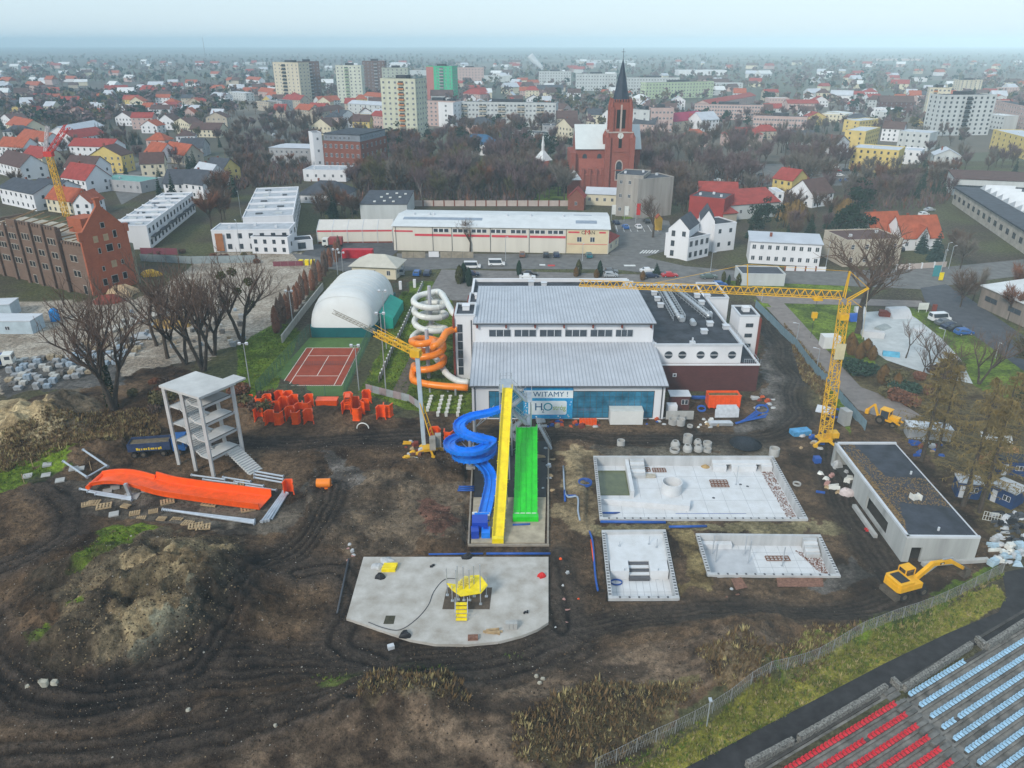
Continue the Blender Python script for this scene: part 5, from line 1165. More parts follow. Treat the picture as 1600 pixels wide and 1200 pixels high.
b=MB();b.bar((-1.6,0,.9),(-2.6,.2,2.8),.25,.35);b.bar((-2.55,.2,2.75),(-3.6,.3,1.4),.22,.3);b.build('rear_arm',CATY,bh,world=False)
b=MB();b.ob((-3.6,.3,.6),.6,.6,.8,0);b.build('rear_bucket',CATY,bh,world=False)
# stadium
ZS=lambda x,y:(1140+x/3.478,855+y/3.478)
sheet('stadium_path',[(1060,1206),(1071,1200),(1140,1164),(1250,1106),(1384,1036),(1480,990),(1560,957),(1572,930),(1566,895),(1640,880),(1700,900),(1700,960),(1600,980),(1515,1012),(1385,1080),(1240,1162),(1160,1206),(1150,1250),(1000,1250)],.035,mk('dark_path',(.032,.030,.032),.9,.35,.6,.2,10))
PATHQ=[(1060,1206),(1140,1164),(1250,1106),(1384,1036),(1480,990),(1560,957),(1572,930),(1566,895),(1640,880),(1720,900),(1800,1300),(900,1300)]
H[inpoly(PXX-4,PYY,PATHQ)|inpoly(PXX+8,PYY+8,PATHQ)]=-.08
bk=inpoly(PXX,PYY,[(930,1230),(1180,1090),(1350,1005),(1560,905),(1575,945),(1350,1055),(1180,1150),(1050,1230)]);H[bk]=H[bk]*.15-.03
gs=thing('grandstand','open stadium terrace with rows of red and pale blue seats','grandstand',G(1400,1096.5))
O=G(1400,1096.5);u=(O-G(1232,1198.6)).normalized();v=Vector((u.y,-u.x,0));dz=.28
sp=(G(1416.7,1113.7,-dz)-O).dot(v)
TERR=mk('terrace_concrete',(.20,.19,.175),.9,.4,.8,.2,6)
P4=[O+u*q+v*w_ for q,w_ in ((-60,.1),(60,.1),(60,70),(-60,70))]
H[inpoly(GX,GY,[(p.x,p.y) for p in P4])]=-4.0
for k in range(-1,13):
 b=MB();z=-dz*k
 b.prism([(q.x,q.y) for q in (O+u*-34+v*(sp*k-sp*.62),O+u*34+v*(sp*k-sp*.62),O+u*34+v*(sp*(k+1)-sp*.62),O+u*-34+v*(sp*(k+1)-sp*.62))],z-1.2,z-.32);b.build('terrace_step',TERR,gs)
 b=MB();b.bar(O+u*-34+v*(sp*k+.1)+Vector((0,0,z-.22)),O+u*-1.0+v*(sp*k+.1)+Vector((0,0,z-.22)),.3,.2);b.build('seat_beam',mk('beam_dark',(.07,.065,.06),.9,.3),gs)
 b=MB();b.bar(O+u*1.9+v*(sp*k+.1)+Vector((0,0,z-.22)),O+u*34+v*(sp*k+.1)+Vector((0,0,z-.22)),.3,.2);b.build('seat_beam',MATS['beam_dark'],gs)
 for t in (.1,.55):b=MB();b.ob(O+u*.45+v*(sp*(k+t))+Vector((0,0,z-.32-dz*t)),1.7,.42,.26,math.atan2(u.y,u.x));b.build('stair_block',mk('stair_dark',(.15,.145,.135),.9,.3,1),gs)
def seatmesh(nm,mat):
 b=MB();b.box(-.19,.19,-.2,.2,0,.06)
 pts=[(-.19,0),(.19,0),(.19,.22),(.12,.33),(-.12,.33),(-.19,.22)]
 b.add([(x,.2,z+.03) for x,z in pts]+[(x,.15,z+.03) for x,z in pts],[tuple(range(5,-1,-1)),tuple(range(6,12))]+[(i,(i+1)%6,6+(i+1)%6,6+i) for i in range(6)])
 return b.mesh(nm,[mat])
SR=seatmesh('red_seat',mk('red_seat_plastic',(.62,.03,.045),.5,.2,2));SB=seatmesh('blue_seat',mk('blue_seat_plastic',(.36,.55,.70),.5,.2,2))
rz=math.atan2(u.y,u.x)
cand=[]
for k in range(0,13):
 z=-dz*k
 for i in range(62):
  for q,me in ((-.35-.52*i,SR),((2.2 if k else 2.2)+.52*i,SB)):
   if k==0 and me is SB and i>17:continue
   P_=O+u*q+v*(sp*k+.1)+Vector((0,0,z-.11));px,py=pix(P_)
   if px<2100 and py<1500 and random.random()>.012:cand.append((py,P_,me))
cand.sort(key=lambda t:(pix(t[1])[0]>1610 or t[0]>1212,-t[0]))
NS={id(SR):0,id(SB):0};rest={id(SR):MB(),id(SB):MB()}
for py,P_,me in cand:
 if NS[id(me)]<300:
  NS[id(me)]+=1;inst('red_seat' if me is SR else 'blue_seat',me,gs,P_-gs.location,rz)
 else :
  c,s=math.cos(rz),math.sin(rz);rest[id(me)].add([(P_.x+v_.co.x*c-v_.co.y*s,P_.y+v_.co.x*s+v_.co.y*c,P_.z+v_.co.z) for v_ in me.vertices],[tuple(f.vertices) for f in me.polygons])
for me,nm in ((SR,'red_seats'),(SB,'blue_seats')):
 if rest[id(me)].f:o=rest[id(me)].build(nm,me.materials[0],gs);o['kind']='stuff'
PEB=mk('pebble_wall',(.22,.21,.19),.95,.6,5.0,.8,14)
walls=[((90,1200),(340,1068)),((370,1056),(845,775)),((880,735),(925,780)),((945,780),(1305,545)),((1335,510),(1385,552)),((1392,552),(1640,395))]
for i,(a,c) in enumerate(walls):
 A,B=G(*ZS(*a)),G(*ZS(*c));b=MB();d=(B-A).normalized();s=Vector((-d.y,d.x,0));n=max(2,int((B-A).length/.35));rows=[]
 for j in range(n+1):
  P_=A.lerp(B,j/n);e=random.uniform(-.04,.04);rows.append([P_+s*(-.25+e)+Vector((0,0,-.1)),P_+s*(-.25+e*.5)+Vector((0,0,.78+e)),P_+s*(.22+e)+Vector((0,0,.78-e)),P_+s*(.22+e)+Vector((0,0,-.1))])
 b.v=[tuple(p) for r_ in rows for p in r_];b.f=[(j*4+q,(j+1)*4+q,(j+1)*4+q+1,j*4+q+1) for j in range(n) for q in range(3)]+[(0,1,2,3),(4*n+3,4*n+2,4*n+1,4*n)];b.m=[0]*len(b.f)
 one('pebble_wall',b,PEB,('rough pebble wall at the top of the red seats','rough pebble wall along the first red seat row','short pebble wall end beside the terrace stair','rough pebble wall along the short blue seat row','short pebble wall return between two terrace walls','rough pebble wall above the long blue rows')[i],'wall')
def meshfence(name,label,pts,h,gap,mat,wire=.02,sp_=.3,par=None,follow=True,pw=.07):
 W=[GH(a,c) if follow else G(a,c) for a,c in pts];L_=sum((W[i+1]-W[i]).length for i in range(len(W)-1));root=thing(name,label,'fence',W[0])
 pos=[];acc=0
 for i in range(len(W)-1):
  l=(W[i+1]-W[i]).length;n=max(1,round(l/gap))
  for k in range(n):pos.append(W[i].lerp(W[i+1],k/n))
 pos.append(W[-1]);pos=[Vector((p.x,p.y,hgt(p.x,p.y) if follow else 0)) for p in pos]
 w=MB()
 for A,B in zip(pos[:-1],pos[1:]):
  b=MB();b.bar(A-Vector((0,0,.1)),A+Vector((0,0,h)),pw);b.build('post',mat,root)
  n=max(3,int((B-A).length/sp_));hn=max(2,int(h/.5))
  for k in range(n):w.bar(A.lerp(B,k/n)+Vector((0,0,.05)),A.lerp(B,(k+1)/n)+Vector((0,0,h)),wire);w.bar(A.lerp(B,k/n)+Vector((0,0,h)),A.lerp(B,(k+1)/n)+Vector((0,0,.05)),wire)
  w.bar(A+Vector((0,0,h)),B+Vector((0,0,h)),wire*1.6);w.bar(A+Vector((0,0,h*.5)),B+Vector((0,0,h*.5)),wire)
 b=MB();b.bar(pos[-1]-Vector((0,0,.1)),pos[-1]+Vector((0,0,h)),pw);b.build('post',mat,root)
 o=w.build('wire_mesh',mat,root);o['kind']='stuff'
 return root
FENC=mk('fence_steel',(.26,.26,.25),.6,.2,1)
meshfence('wire_fence','sagging grey wire mesh fence along the stadium bank',[(930,1206),(1140,1103),(1255,1040),(1345,995),(1430,960),(1500,930),(1565,897)],1.7,2.4,FENC,.018,.3)
p=GH(1104,1135);b=MB();b.cyl(p,p+Vector((0,0,3.4)),.06);b.ob(p+Vector((0,0,3.4)),.3,.5,.12);one('fence_lamp',b,STEEL,'thin lamp post behind the stadium fence','lamp')
# sheet fences
def panelfence(name,label,pts,h,wpan,mats,post=None,follow=True,corr=True,th=.05):
 W=[GH(a,c) if follow else G(a,c) for a,c in pts];root=thing(name,label,'fence',W[0]);q=0
 for A0,B0 in zip(W[:-1],W[1:]):
  n=max(1,round((B0-A0).length/wpan))
  for k in range(n):
   A,B=A0.lerp(B0,k/n),A0.lerp(B0,(k+1)/n);d=(B-A).normalized();s=Vector((-d.y,d.x,0));b=MB();za=min(hgt(A.x,A.y),hgt(B.x,B.y)) if follow else 0
   if corr:
    m=8;vs=[]
    for j in range(m+1):P_=A.lerp(B,.01+.98*j/m)+s*(.04 if j%2 else -.04);vs+=[(P_.x,P_.y,za-.05),(P_.x,P_.y,za+h)]
    vs2=[(x-s.x*.02,y-s.y*.02,z) for x,y,z in vs];nn=len(vs)
    b.add(vs+vs2,[(2*j,2*j+2,2*j+3,2*j+1) for j in range(m)]+[(nn+2*j+1,nn+2*j+3,nn+2*j+2,nn+2*j) for j in range(m)]+[(2*j+1,2*j+3,nn+2*j+3,nn+2*j+1) for j in range(m)])
   else :b.bar(A.lerp(B,.015)+Vector((0,0,za+h/2)),A.lerp(B,.985)+Vector((0,0,za+h/2)),th,h)
   b.build('panel',mats[q%len(mats)],root);q+=1
   if post:b=MB();b.bar(A+Vector((0,0,za-.1)),A+Vector((0,0,za+h+.12)),post[1]);b.build('post',post[0],root)
 return root
TINB=mk('blue_grey_tin',(.16,.24,.29),.5,.15,1)
panelfence('tin_fence','blue-grey corrugated tin fence beside the footpath',[(1180,480),(1205,505),(1245,545),(1288,597),(1330,648),(1352,674)],1.9,2.2,[TINB])
panelfence('tin_fence','low grey and pinkish tin fence below the tube slides',[(572,611),(615,622),(640,628),(657,640)],1.5,1.8,[mk('pink_tin',(.34,.27,.28),.6,.15),mk('grey_tin',(.32,.34,.36),.5,.15)])
# site clutter
WBX=mk('white_box',(.66,.66,.64),.6,.06,.5)
A,B=G(953,664),G(1004,664);ct=thing('site_container','white site container standing before the glass front','container',(A+B)/2);wd=(B-A).length
b=MB();b.box(A.x,B.x,A.y,A.y+2.4,.05,2.5);b.build('body',WBX,ct)
b=MB();b.box(A.x-.03,B.x+.03,A.y-.03,A.y+2.43,2.503,2.62);b.build('roof',WPLAS,ct)
for k in range(11):b=MB();x=A.x+.25+k*(wd-.5)/10;b.box(x-.06,x+.06,A.y-.035,A.y-.003,.2,2.4);b.build('rib',WBX,ct)
p0,p1=GH(1106,640),GH(1156,640);sk=thing('skip','large bright orange skip beside the brick wing','skip',(p0+p1)/2);x0,x1,y0=p0.x,p1.x,p0.y
b=MB();b.box(x0,x1,y0,y0+.1,.3,2.6);b.box(x0,x1,y0+2.3,y0+2.4,.3,2.6);b.box(x0,x0+.1,y0+.1,y0+2.3,.3,2.6);b.box(x1-.1,x1,y0+.1,y0+2.3,.3,2.6);b.box(x0+.1,x1-.1,y0+.1,y0+2.3,.3,.5);b.build('shell',ORANGE,sk)
for k in range(7):b=MB();x=x0+.2+k*(x1-x0-.4)/6;b.box(x-.08,x+.08,y0-.1,y0-.003,.2,2.6);b.build('rib',ORANGE,sk)
b=MB();b.box(x0-.06,x1+.06,y0-.12,y0+.12,2.603,2.72);b.build('rim',ORANGE,sk);b=MB();b.box(x0+.1,x1-.1,y0+.1,y0+2.3,.503,2.2);b.build('rubble_load',mk('rubble',(.16,.12,.05),.95,.4,3),sk)
WF=mk('pale_frames',(.55,.58,.62),.5,.15,2)
hp_=GH(1135,651);fr_=thing('frame_stack','stack of pale metal frames in front of the orange skip','frames',hp_)
for k in range(6):b=MB();b.ob((random.uniform(-.1,.1),.2*k-.4,.05),4.2-.15*k,.12,1.5+.08*k,.02,0,('X',-.12));b.build('frame',WF,fr_,world=False)
hp_=GH(1125,662);fr_=thing('frame_stack','low pile of grey profiles before the frames','frames',hp_)
for k in range(8):b=MB();b.ob((random.uniform(-.2,.2),-.8+.2*k,.02),3.9,.17,.5-.03*k,random.uniform(-.04,.04));b.build('profile',WF if k%3 else STEEL,fr_,world=False)
for k in range(9):
 a=GH(1147+random.uniform(-3,6)+k*2,664-k*.8);c=GH(1185+random.uniform(-8,16),655-k*1.2);b=MB();b.cyl(a+Vector((0,0,.25+.06*(k%3))),c+Vector((0,0,.25+.07*(k%4))),.12,n=8);one('loose_pipe',b,PIPEB,'blue pipe in the heap beside the access track','pipe','heap of blue pipes')
for px,py,r,lb in ((1190,645,1.1,'upright blue pipe coil by the access track'),(1305,651,1.1,'blue pipe coil leaning near the yellow crane'),(1096,642,.7,'small blue coil beside the orange skip')):
 p=GH(px,py);b=MB()
 for k in range(3):b.tube([(p.x+r*math.cos(a),p.y+.5*r*math.sin(a)+.12*k,p.z+r*.55+r*.5*math.sin(a)+.05*k) for a in np.linspace(0,6.28,22)],.09,6)
 one('pipe_coil',b,PIPEB,lb,'coil')
b=MB();p=GH(1093,624);
for k in range(6):b.cyl((p.x-1.4,p.y+.25*(k%3),p.z+.15+.25*(k//3)),(p.x+1.9,p.y+.25*(k%3),p.z+.15+.25*(k//3)),.12,n=8)
one('pipe_bundle',b,PIPEB,'bundle of dark blue pipes against the brick wing','pipes')
p0,p1=GH(1047,641),GH(1076,641);hu=thing('site_hut','small dark brick porch hut at the hall corner','hut',(p0+p1)/2)
b=MB();b.box(p0.x,p1.x,p0.y,p0.y+2.2,0,2.7);b.build('wall',BRICKD,hu);b=MB();b.box(p0.x-.2,p1.x+.2,p0.y-.2,p0.y+2.4,2.703,2.85);b.build('roof',TRIM,hu)
inst('window',WIN_W,hu,(.2,-.0-.02,1.2),0,(1.2,1,.9))
b=MB();b.box(p0.x-.8,p0.x+.9,p0.y-1.6,p0.y-.2,0,1.6);b.build('white_annex',WHITE,hu)
b=MB();q0,q1=GH(1040,655),GH(1083,655);b.bar(q0+Vector((0,0,.8)),q1+Vector((0,0,.8)),.12,1.6);one('block_wall',b,CONC,'low grey block wall before the porch hut','wall')
junkm=[mk('junk_orange',(.55,.10,.03),.8,.3,3),TIMB,TARP,BLKP,PIPEB,mk('junk_brown',(.14,.09,.06),.9,.3,3),WF,REDP]
def junk(px0,py0,px1,py1,n,label,smin=.3,smax=1.0,cat='rubbish',mats=None,group=None,seed=1):
 rs=random.Random(seed);mats=mats or junkm
 for k in range(n):
  px,py=rs.uniform(px0,px1),rs.uniform(py0,py1);p=GH(px,py);t=rs.random();mi=rs.randrange(len(mats));s=rs.uniform(smin,smax);b=MB()
  if t<.35:
   for q in range(rs.randint(2,4)):b.ob(p+Vector((rs.uniform(-.1,.1),.16*s*q,-.03)),s*1.3,.14*s,.18*s+.1*q*s,rs.uniform(-.3,.3))
  elif t<.6:b.ob(p-Vector((0,0,.05)),s*.9,s*.7,s*.55,rs.uniform(0,1.5));b.ob(p+Vector((.1*s,0,s*.5)),s*.7,s*.6,s*.2,rs.uniform(0,1.5))
  else :
   m=7;ph=[rs.uniform(.6,1.2)*s*.6 for _ in range(m)];vs=[(p.x+ph[i]*math.cos(6.283*i/m),p.y+ph[i]*.8*math.sin(6.283*i/m),p.z-.05) for i in range(m)]+[(p.x+.6*ph[i]*math.cos(6.283*i/m),p.y+.5*ph[i]*math.sin(6.283*i/m),p.z+s*rs.uniform(.2,.4)) for i in range(m)]
   b.add(vs,[(i,(i+1)%m,m+(i+1)%m,m+i) for i in range(m)]+[tuple(range(m,2*m))])
  one('scrap',b,mats[mi],label,cat,group or label)
junk(842,658,950,668,26,'scrap of building material heaped along the foot of the glass front',.5,1.3)
p0=GH(918,662);heap('orange_crates','orange slatted crates before the glass front','crates',918,663,[('crate',.5*k-1.2,0,.45,.8,1.0,0,ORANGE) for k in range(6)],0)
junk(1005,650,1045,665,10,'scrap beside the white site container',.4,1.0);junk(1085,655,1130,670,12,'white and grey sacks before the pale frames',.5,.9,'sacks',[TARP,WPLAS,TIMB]);junk(1180,620,1215,640,12,'scrap and sand bags by the access track',.5,1.2)
junk(632,690,662,722,22,'scrap steel and rags round the folding crane',.5,1.2,mats=[TARP,TRIM,TIMB,REDP,YCR,mk('rust_scrap',(.2,.09,.06),.9,.3,3)]);junk(845,700,868,775,9,'small equipment on the gravel beside the green slide',.5,1.1,'equipment',[TRIM,TIMB,TARP,BLKP])
junk(700,880,860,870,0,'x');junk(540,850,560,880,6,'pale rubble bits beside the play slab',.3,.7,mats=[TARP,mk('pink_scrap',(.45,.25,.22),.8,.2)])
junk(862,870,905,1000,8,'orange and white marker scraps beside the stepped pool',.25,.5,mats=[ORANGE,TARP,mk('pink_scrap',(.45,.25,.22))]);junk(1130,920,1170,935,3,'white scraps below the small pool',.3,.6,mats=[TARP,RUST])
junk(1280,720,1330,790,12,'packed building goods along the shed opening',.6,1.3,'goods',[TARP,WPLAS,PIPEB,TIMB,mk('pink_scrap',(.45,.25,.22))],seed=3);junk(1245,672,1290,705,9,'goods round the foot of the yellow crane',.6,1.3,'goods',[PIPEB,CONC,TIMB,TARP,YCR])
p0=GH(1250,700);b=MB();b.ob(GH(1250,678),3.2,1.6,.8,.2);one('blue_crate',b,mk('light_blue_sheet',(.08,.30,.55),.5,.2,1.5),'light blue sheeted stack left of the yellow crane','crate')
b=MB();b.ob(GH(1288,643)+Vector((0,0,.3)),2.8,2.2,.12,-.5,0,('X',.2));one('sheet_stack',b,TRIM,'pale sheet leaning beside the crane mast','sheets')
b=MB();b.ob(GH(1276,722),1.0,1.0,.9);one('blue_tank',b,PIPEB,'small blue tank left of the shed corner','tank')
lump('wrapped_pallet','large white wrapped pallet at the shed corner','bundle',1308,730,.9,1.3,TARP);lump('wrapped_pallet','pinkish white wrapped bricks by the shed opening','bundle',1322,772,1.2,1.0,mk('pinkish_wrap',(.55,.47,.46),.6,.2,2))
p=GH(1213+150,829);heap('red_trestle','small red metal trestle lying on the track','trestle',1356,829,[('bar',0,.2,.8,.08,.3,0,REDC),('bar',0,-.2,.8,.08,.3,0,REDC),('bar',.35,0,.08,.5,.3,0,REDC)],0)
sheet('rust_plate',[(1213,903),(1285,903),(1287,917),(1215,917)],.03,RUST);sheet('rust_plate',[(1142,905),(1158,902),(1168,918),(1150,922)],.03,RUST)
HB=mk('hut_blue',(.015,.045,.14),.6,.2,1)
def boxhut(px0,px1,d,h,label,mat,rmat,name='site_hut',doors=True):
 A,B=GH(*px0),GH(*px1);e=(B-A);rz_=math.atan2(e.y,e.x);L_=e.length;r=thing(name,label,'hut',A,rz_)
 b=MB();b.box(0,L_,0,d,-.1,h);b.build('wall',mat,r,world=False);b=MB();b.box(-.12,L_+.12,-.12,d+.12,h+.003,h+.16);b.build('roof',rmat,r,world=False)
 if doors:b=MB();b.box(.3,1.0,-.05,-.003,0,1.9);b.build('door',TRIM,r,world=False);inst('window',WIN_W,r,(L_*.55,0,1.0),0,(min(1,L_*.3),1,.8))
 return r
boxhut((1493,776),(1530,780),2.4,2.4,'dark blue site hut under the larches, beside a tarp',HB,TRIM);boxhut((1543,780),(1580,797),3.2,2.5,'dark blue site container with a green stripe near the rubbish',HB,TARP);boxhut((1560,742),(1602,745),2.5,2.4,'dark blue hut behind the covered stack at the trees',HB,DARKROOF)
boxhut((1418,685),(1485,690),2.5,2.0,'pale grey storage shed behind the larch trunks',mk('shed_grey',(.38,.39,.40),.7,.2,1),TRIM,'storage_shed',False)
for q in range(3):
 p=GH(1545+14*q,722-6*q);tb=thing('timber_stack','stack of bright sawn boards under the larches','timber',p,.1+.1*q,'sawn timber stacks')
 for k in range(4):
  for j in range(4):b=MB();b.ob((0,.32*j-.5,.3*k),3.4-.2*k,.26,.26,random.uniform(-.03,.03));b.build('board',mk('sawn_timber',(.46,.24,.10),.8,.25,2),tb,world=False)
b=MB();b.ob(GH(1575,735),4,1.2,.9,-.35,0,('X',.25));one('tarp_stack',b,TARP,'silvery tarpaulin covered stack between the blue huts','tarpaulin')
b=MB();b.ob(GH(1555,690)+Vector((0,0,.8)),4.5,2.0,.1,-.4,0,('X',.2));one('sheet_stack',b,WBX,'white sheet roof in the trees at the lawn edge','sheets')
junk(1430,690,1480,715,12,'tarpaulined goods below the larches',.6,1.4,'goods',[TARP,PIPEB,TIMB,REDP]);junk(1548,800,1600,850,60,'junk heap of broken plastic and metal beside the blue container',.4,1.1,'rubbish',[BLKP,BLKP,TRIM,DGREY,TARP,DGREY]);junk(1545,850,1600,885,34,'white and blue plastic bags along the kerb end',.6,1.3,'bags',[TARP,WPLAS,mk('pale_blue_bag',(.40,.52,.60),.6,.2)])
b=MB();p=GH(1545,812);
for k in range(7):b.bar(p+Vector((-.9+.3*k,.0-.5*k*.3,0)),p+Vector((-.9+.3*k,-.5*k*.3,1.4)),.05)
for h_ in (.1,.75,1.4):b.bar(p+Vector((-.9,0,h_)),p+Vector((.9,-.9,h_)),.05)
one('white_grating',b,WPLAS,'white metal grating standing by the junk heap','grating')
# buildings from their ground corners
TILE=mk('orange_tiles',(.36,.085,.038),.8,.2,.5);TILE2=mk('red_tiles',(.30,.045,.035),.8,.2,.5);TILEB=mk('brown_tiles',(.10,.055,.048),.8,.2,.5);SLATE=mk('slate_roof',(.06,.065,.08),.7,.25,.5)
PANELG=mk('pale_grey_panel',(.50,.52,.52),.8,.1,.3,streak=True);BEIGE=mk('beige_render',(.45,.39,.31),.85,.12,.3,streak=True);PINKR=mk('pinkish_render',(.50,.36,.33),.85,.1,.3);YELR=mk('yellow_render',(.62,.47,.16),.85,.1,.3);GRNR=mk('pale_green_render',(.44,.52,.34),.85,.08,.3,streak=True)
MTL={'W':WHITE,'C':CREAM,'G':GREYR,'P':PANELG,'B':BEIGE,'K':PINKR,'Y':YELR,'N':GRNR,'R':BRICKR,'D':BRICKD}
RTL={'o':TILE,'r':TILE2,'b':TILEB,'s':SLATE,'d':DARKROOF,'m':ROOFMET,'c':mk('copper_green_roof',(.14,.34,.30),.6,.12,.4),'w':mk('white_roof_sheet',(.62,.63,.63),.5,.08,.3)}
NB=[0]
def slabpoly(b,pts,th,m=0):
 pts=[Vector(p) for p in pts];n=(pts[1]-pts[0]).cross(pts[2]-pts[0]).normalized()
 if n.z<0:pts=pts[::-1];n=-n
 k=len(pts);b.add([p for p in pts]+[p-n*th for p in pts],[tuple(range(k)),tuple(range(2*k-1,k-1,-1))]+[((i+1)%k,i,k+i,k+(i+1)%k) for i in range(k)],m)
def bld(label,pL,pR,depth,ytop=None,h=None,roof='flat',rh=2.5,wall='W',rm='d',wf=(2,3),ws=(2,2),name='house',cat='house',group=None,over=.4,chim=1,win=None,wsize=(1.0,1.3),sides='LR',par_h=.35,base=0.0,wpad=.0):
 A,B=G(*pL),G(*pR);d=B-A;rz=math.atan2(d.y,d.x);w=d.length
 if h is None:h=at(pL[0],ytop,A.y).z
 r=thing(name,label,cat,A,rz,group);NB[0]+=1
 wm=MTL[wall] if isinstance(wall,str) else wall;rmat=RTL[rm] if isinstance(rm,str) else rm
 D=depth;b=MB()
 if roof=='gx':b.add([(0,0,0),(w,0,0),(w,D,0),(0,D,0),(0,0,h),(w,0,h),(w,D,h),(0,D,h),(0,D/2,h+rh),(w,D/2,h+rh)],[(0,1,5,4),(2,3,7,6),(1,2,6,9,5),(3,0,4,8,7),(4,5,9,8),(6,7,8,9)])
 elif roof=='gy':b.add([(0,0,0),(w,0,0),(w,D,0),(0,D,0),(0,0,h),(w,0,h),(w,D,h),(0,D,h),(w/2,0,h+rh),(w/2,D,h+rh)],[(0,1,5,8,4),(2,3,7,9,6),(1,2,6,5),(3,0,4,7),(5,6,9,8),(7,4,8,9)])
 else :b.box(0,w,0,D,0,h)
 b.build('wall',wm,r,world=False)
 o=over;e=.06;rb=MB();ro=None
 if roof=='flat':
  rb.box(.25,w-.25,.25,D-.25,h+.003,h+.07);ro=rb.build('roof',rmat,r,world=False)
  pb=MB();q=.25;pb.box(-.05,w+.05,-.05,q,h+.002,h+par_h);pb.box(-.05,w+.05,D-q,D+.05,h+.002,h+par_h);pb.box(-.05,q,q,D-q,h+.002,h+par_h);pb.box(w-q,w+.05,q,D-q,h+.002,h+par_h);pb.build('parapet',wm,r,world=False)
 elif roof=='gx':
  k=rh/(D/2)
  for s in (0,1):
   y0,ym=(-o,D/2) if s==0 else (D+o,D/2)
   slabpoly(rb,[(-o,y0,h-k*o+.16),(w+o,y0,h-k*o+.16),(w+o,ym,h+rh+.16),(-o,ym,h+rh+.16)],.14)
  ro=rb.build('roof',rmat,r,world=False)
 elif roof=='gy':
  k=rh/(w/2)
  for s in (0,1):
   x0,xm=(-o,w/2) if s==0 else (w+o,w/2)
   slabpoly(rb,[(x0,-o,h-k*o+.16),(x0,D+o,h-k*o+.16),(xm,D+o,h+rh+.16),(xm,-o,h+rh+.16)],.14)
  ro=rb.build('roof',rmat,r,world=False)
 elif roof=='hip':
  m=min(w,D)/2;c=[(-o,-o,h+.02),(w+o,-o,h+.02),(w+o,D+o,h+.02),(-o,D+o,h+.02)]
  if w>=D:rd=[(m,D/2,h+rh),(w-m,D/2,h+rh)];fs=[(0,1,5,4),(1,2,5),(2,3,4,5),(3,0,4),(3,2,1,0)]
  else :rd=[(w/2,m,h+rh),(w/2,D-m,h+rh)];fs=[(0,1,4),(1,2,5,4),(2,3,5),(3,0,4,5),(3,2,1,0)]
  rb.add(c+rd,fs);ro=rb.build('roof',rmat,r,world=False)
 elif roof=='mono':
  slabpoly(rb,[(-o,-o,h+.1),(w+o,-o,h+.1),(w+o,D+o,h+rh),(-o,D+o,h+rh)],.2);ro=rb.build('roof',rmat,r,world=False)
  wb=MB();wb.add([(0.01,.01,h),(0.01,D-.01,h),(0.01,D-.01,h+rh-.25),(w-.01,.01,h),(w-.01,D-.01,h),(w-.01,D-.01,h+rh-.25)],[(0,2,1),(3,4,5),(1,2,5,4),(0,3,5,2)]);wb.build('upper_wall',wm,r,world=False)
 if chim and roof!='flat':
  for q in range(chim):
   cx,cy3=w*(.3+.4*q),D*.55;b=MB();b.box(cx-.35,cx+.35,cy3-.3,cy3+.3,h+rh*.5,h+rh+.7);b.build('chimney',BRICKR,ro,world=False)
 elif chim:
  for q in range(chim):
   cx,cy3=w*(.2+.6*q/max(1,chim-1) if chim>1 else .4),D*(.35+.3*(q%2));b=MB();b.box(cx-.4,cx+.4,cy3-.35,cy3+.35,h+.07,h+.9);b.build('chimney',TRIM,ro,world=False)
 W_=win or WIN_W;wx,wz=wsize
 def face(rows,cols,length,put):
  if not rows or not cols:return
  fh=h/rows
  for i in range(rows):
   for j in range(cols):
    x=length*(j+.5)/cols-wx/2;z=fh*i+fh*.52-wz/2
    put(x,z)
 face(*wf,w,lambda x,z:inst('window',W_,r,(x,-.01,z),0,(wx,1,wz)))
 if 'R' in sides:face(*ws,D,lambda x,z:inst('window',W_,r,(w+.01,x,z),R(90),(wx,1,wz)))
 if 'L' in sides:face(*ws,D,lambda x,z:inst('window',W_,r,(-.01,x+wx,z),R(-90),(wx,1,wz)))
 r['h_']=h;r['w_']=w
 return r
def clean(r):
 for k in ('h_','w_'):
  if k in r:del r[k]
  # tennis court and dome
CLAYC=mk('red_clay_court',(.30,.058,.030),.9,.12,.6);COURTG=mk('green_court',(.09,.16,.045),.9,.15,.6);LINE=mk('court_line',(.70,.62,.55),.8,.05)
sheet('court_surround',[(403,619),(484,528),(576,528),(537,619)],.05,COURTG)
ten=thing('tennis_court','red clay tennis court with white lines and net','tennis court',G(486,603))
cL,cR,cFL,cFR=G(439,603),G(533.5,603),G(479,544),G(563.5,544)
def tq(a,b_):return cL.lerp(cR,a).lerp(cFL.lerp(cFR,a),b_)
b=MB();b.prism([(p.x,p.y) for p in (tq(-.0,-.0),tq(1,0),tq(1,1),tq(0,1))],.04,.07);b.build('clay_surface',CLAYC,ten)
def tline(a0,b0,a1,b1):b=MB();A,B=tq(a0,b0)+Vector((0,0,.078)),tq(a1,b1)+Vector((0,0,.078));b.bar(A,B,.14,.012);b.build('line',LINE,ten)
for q in ((0,0,1,0),(0,1,1,1),(0,0,0,1),(1,0,1,1),(.125,0,.125,1),(.875,0,.875,1),(.125,.235,.875,.235),(.125,.77,.875,.77),(.5,.235,.5,.77)):tline(*q)
A,B=tq(-.04,.5),tq(1.04,.5);b=MB();n=24
for k in range(n):P_=A.lerp(B,k/n);b.bar(P_+Vector((0,0,.1)),P_+Vector((0,0,1.0)),.02)
for h_ in (.3,.5,.7,.98):b.bar(A+Vector((0,0,h_)),B+Vector((0,0,h_)),.025)
o=b.build('net',DGREY,ten);o['kind']='stuff'
GRNF=mk('green_fence_wire',(.05,.12,.085),.6,.2,1)
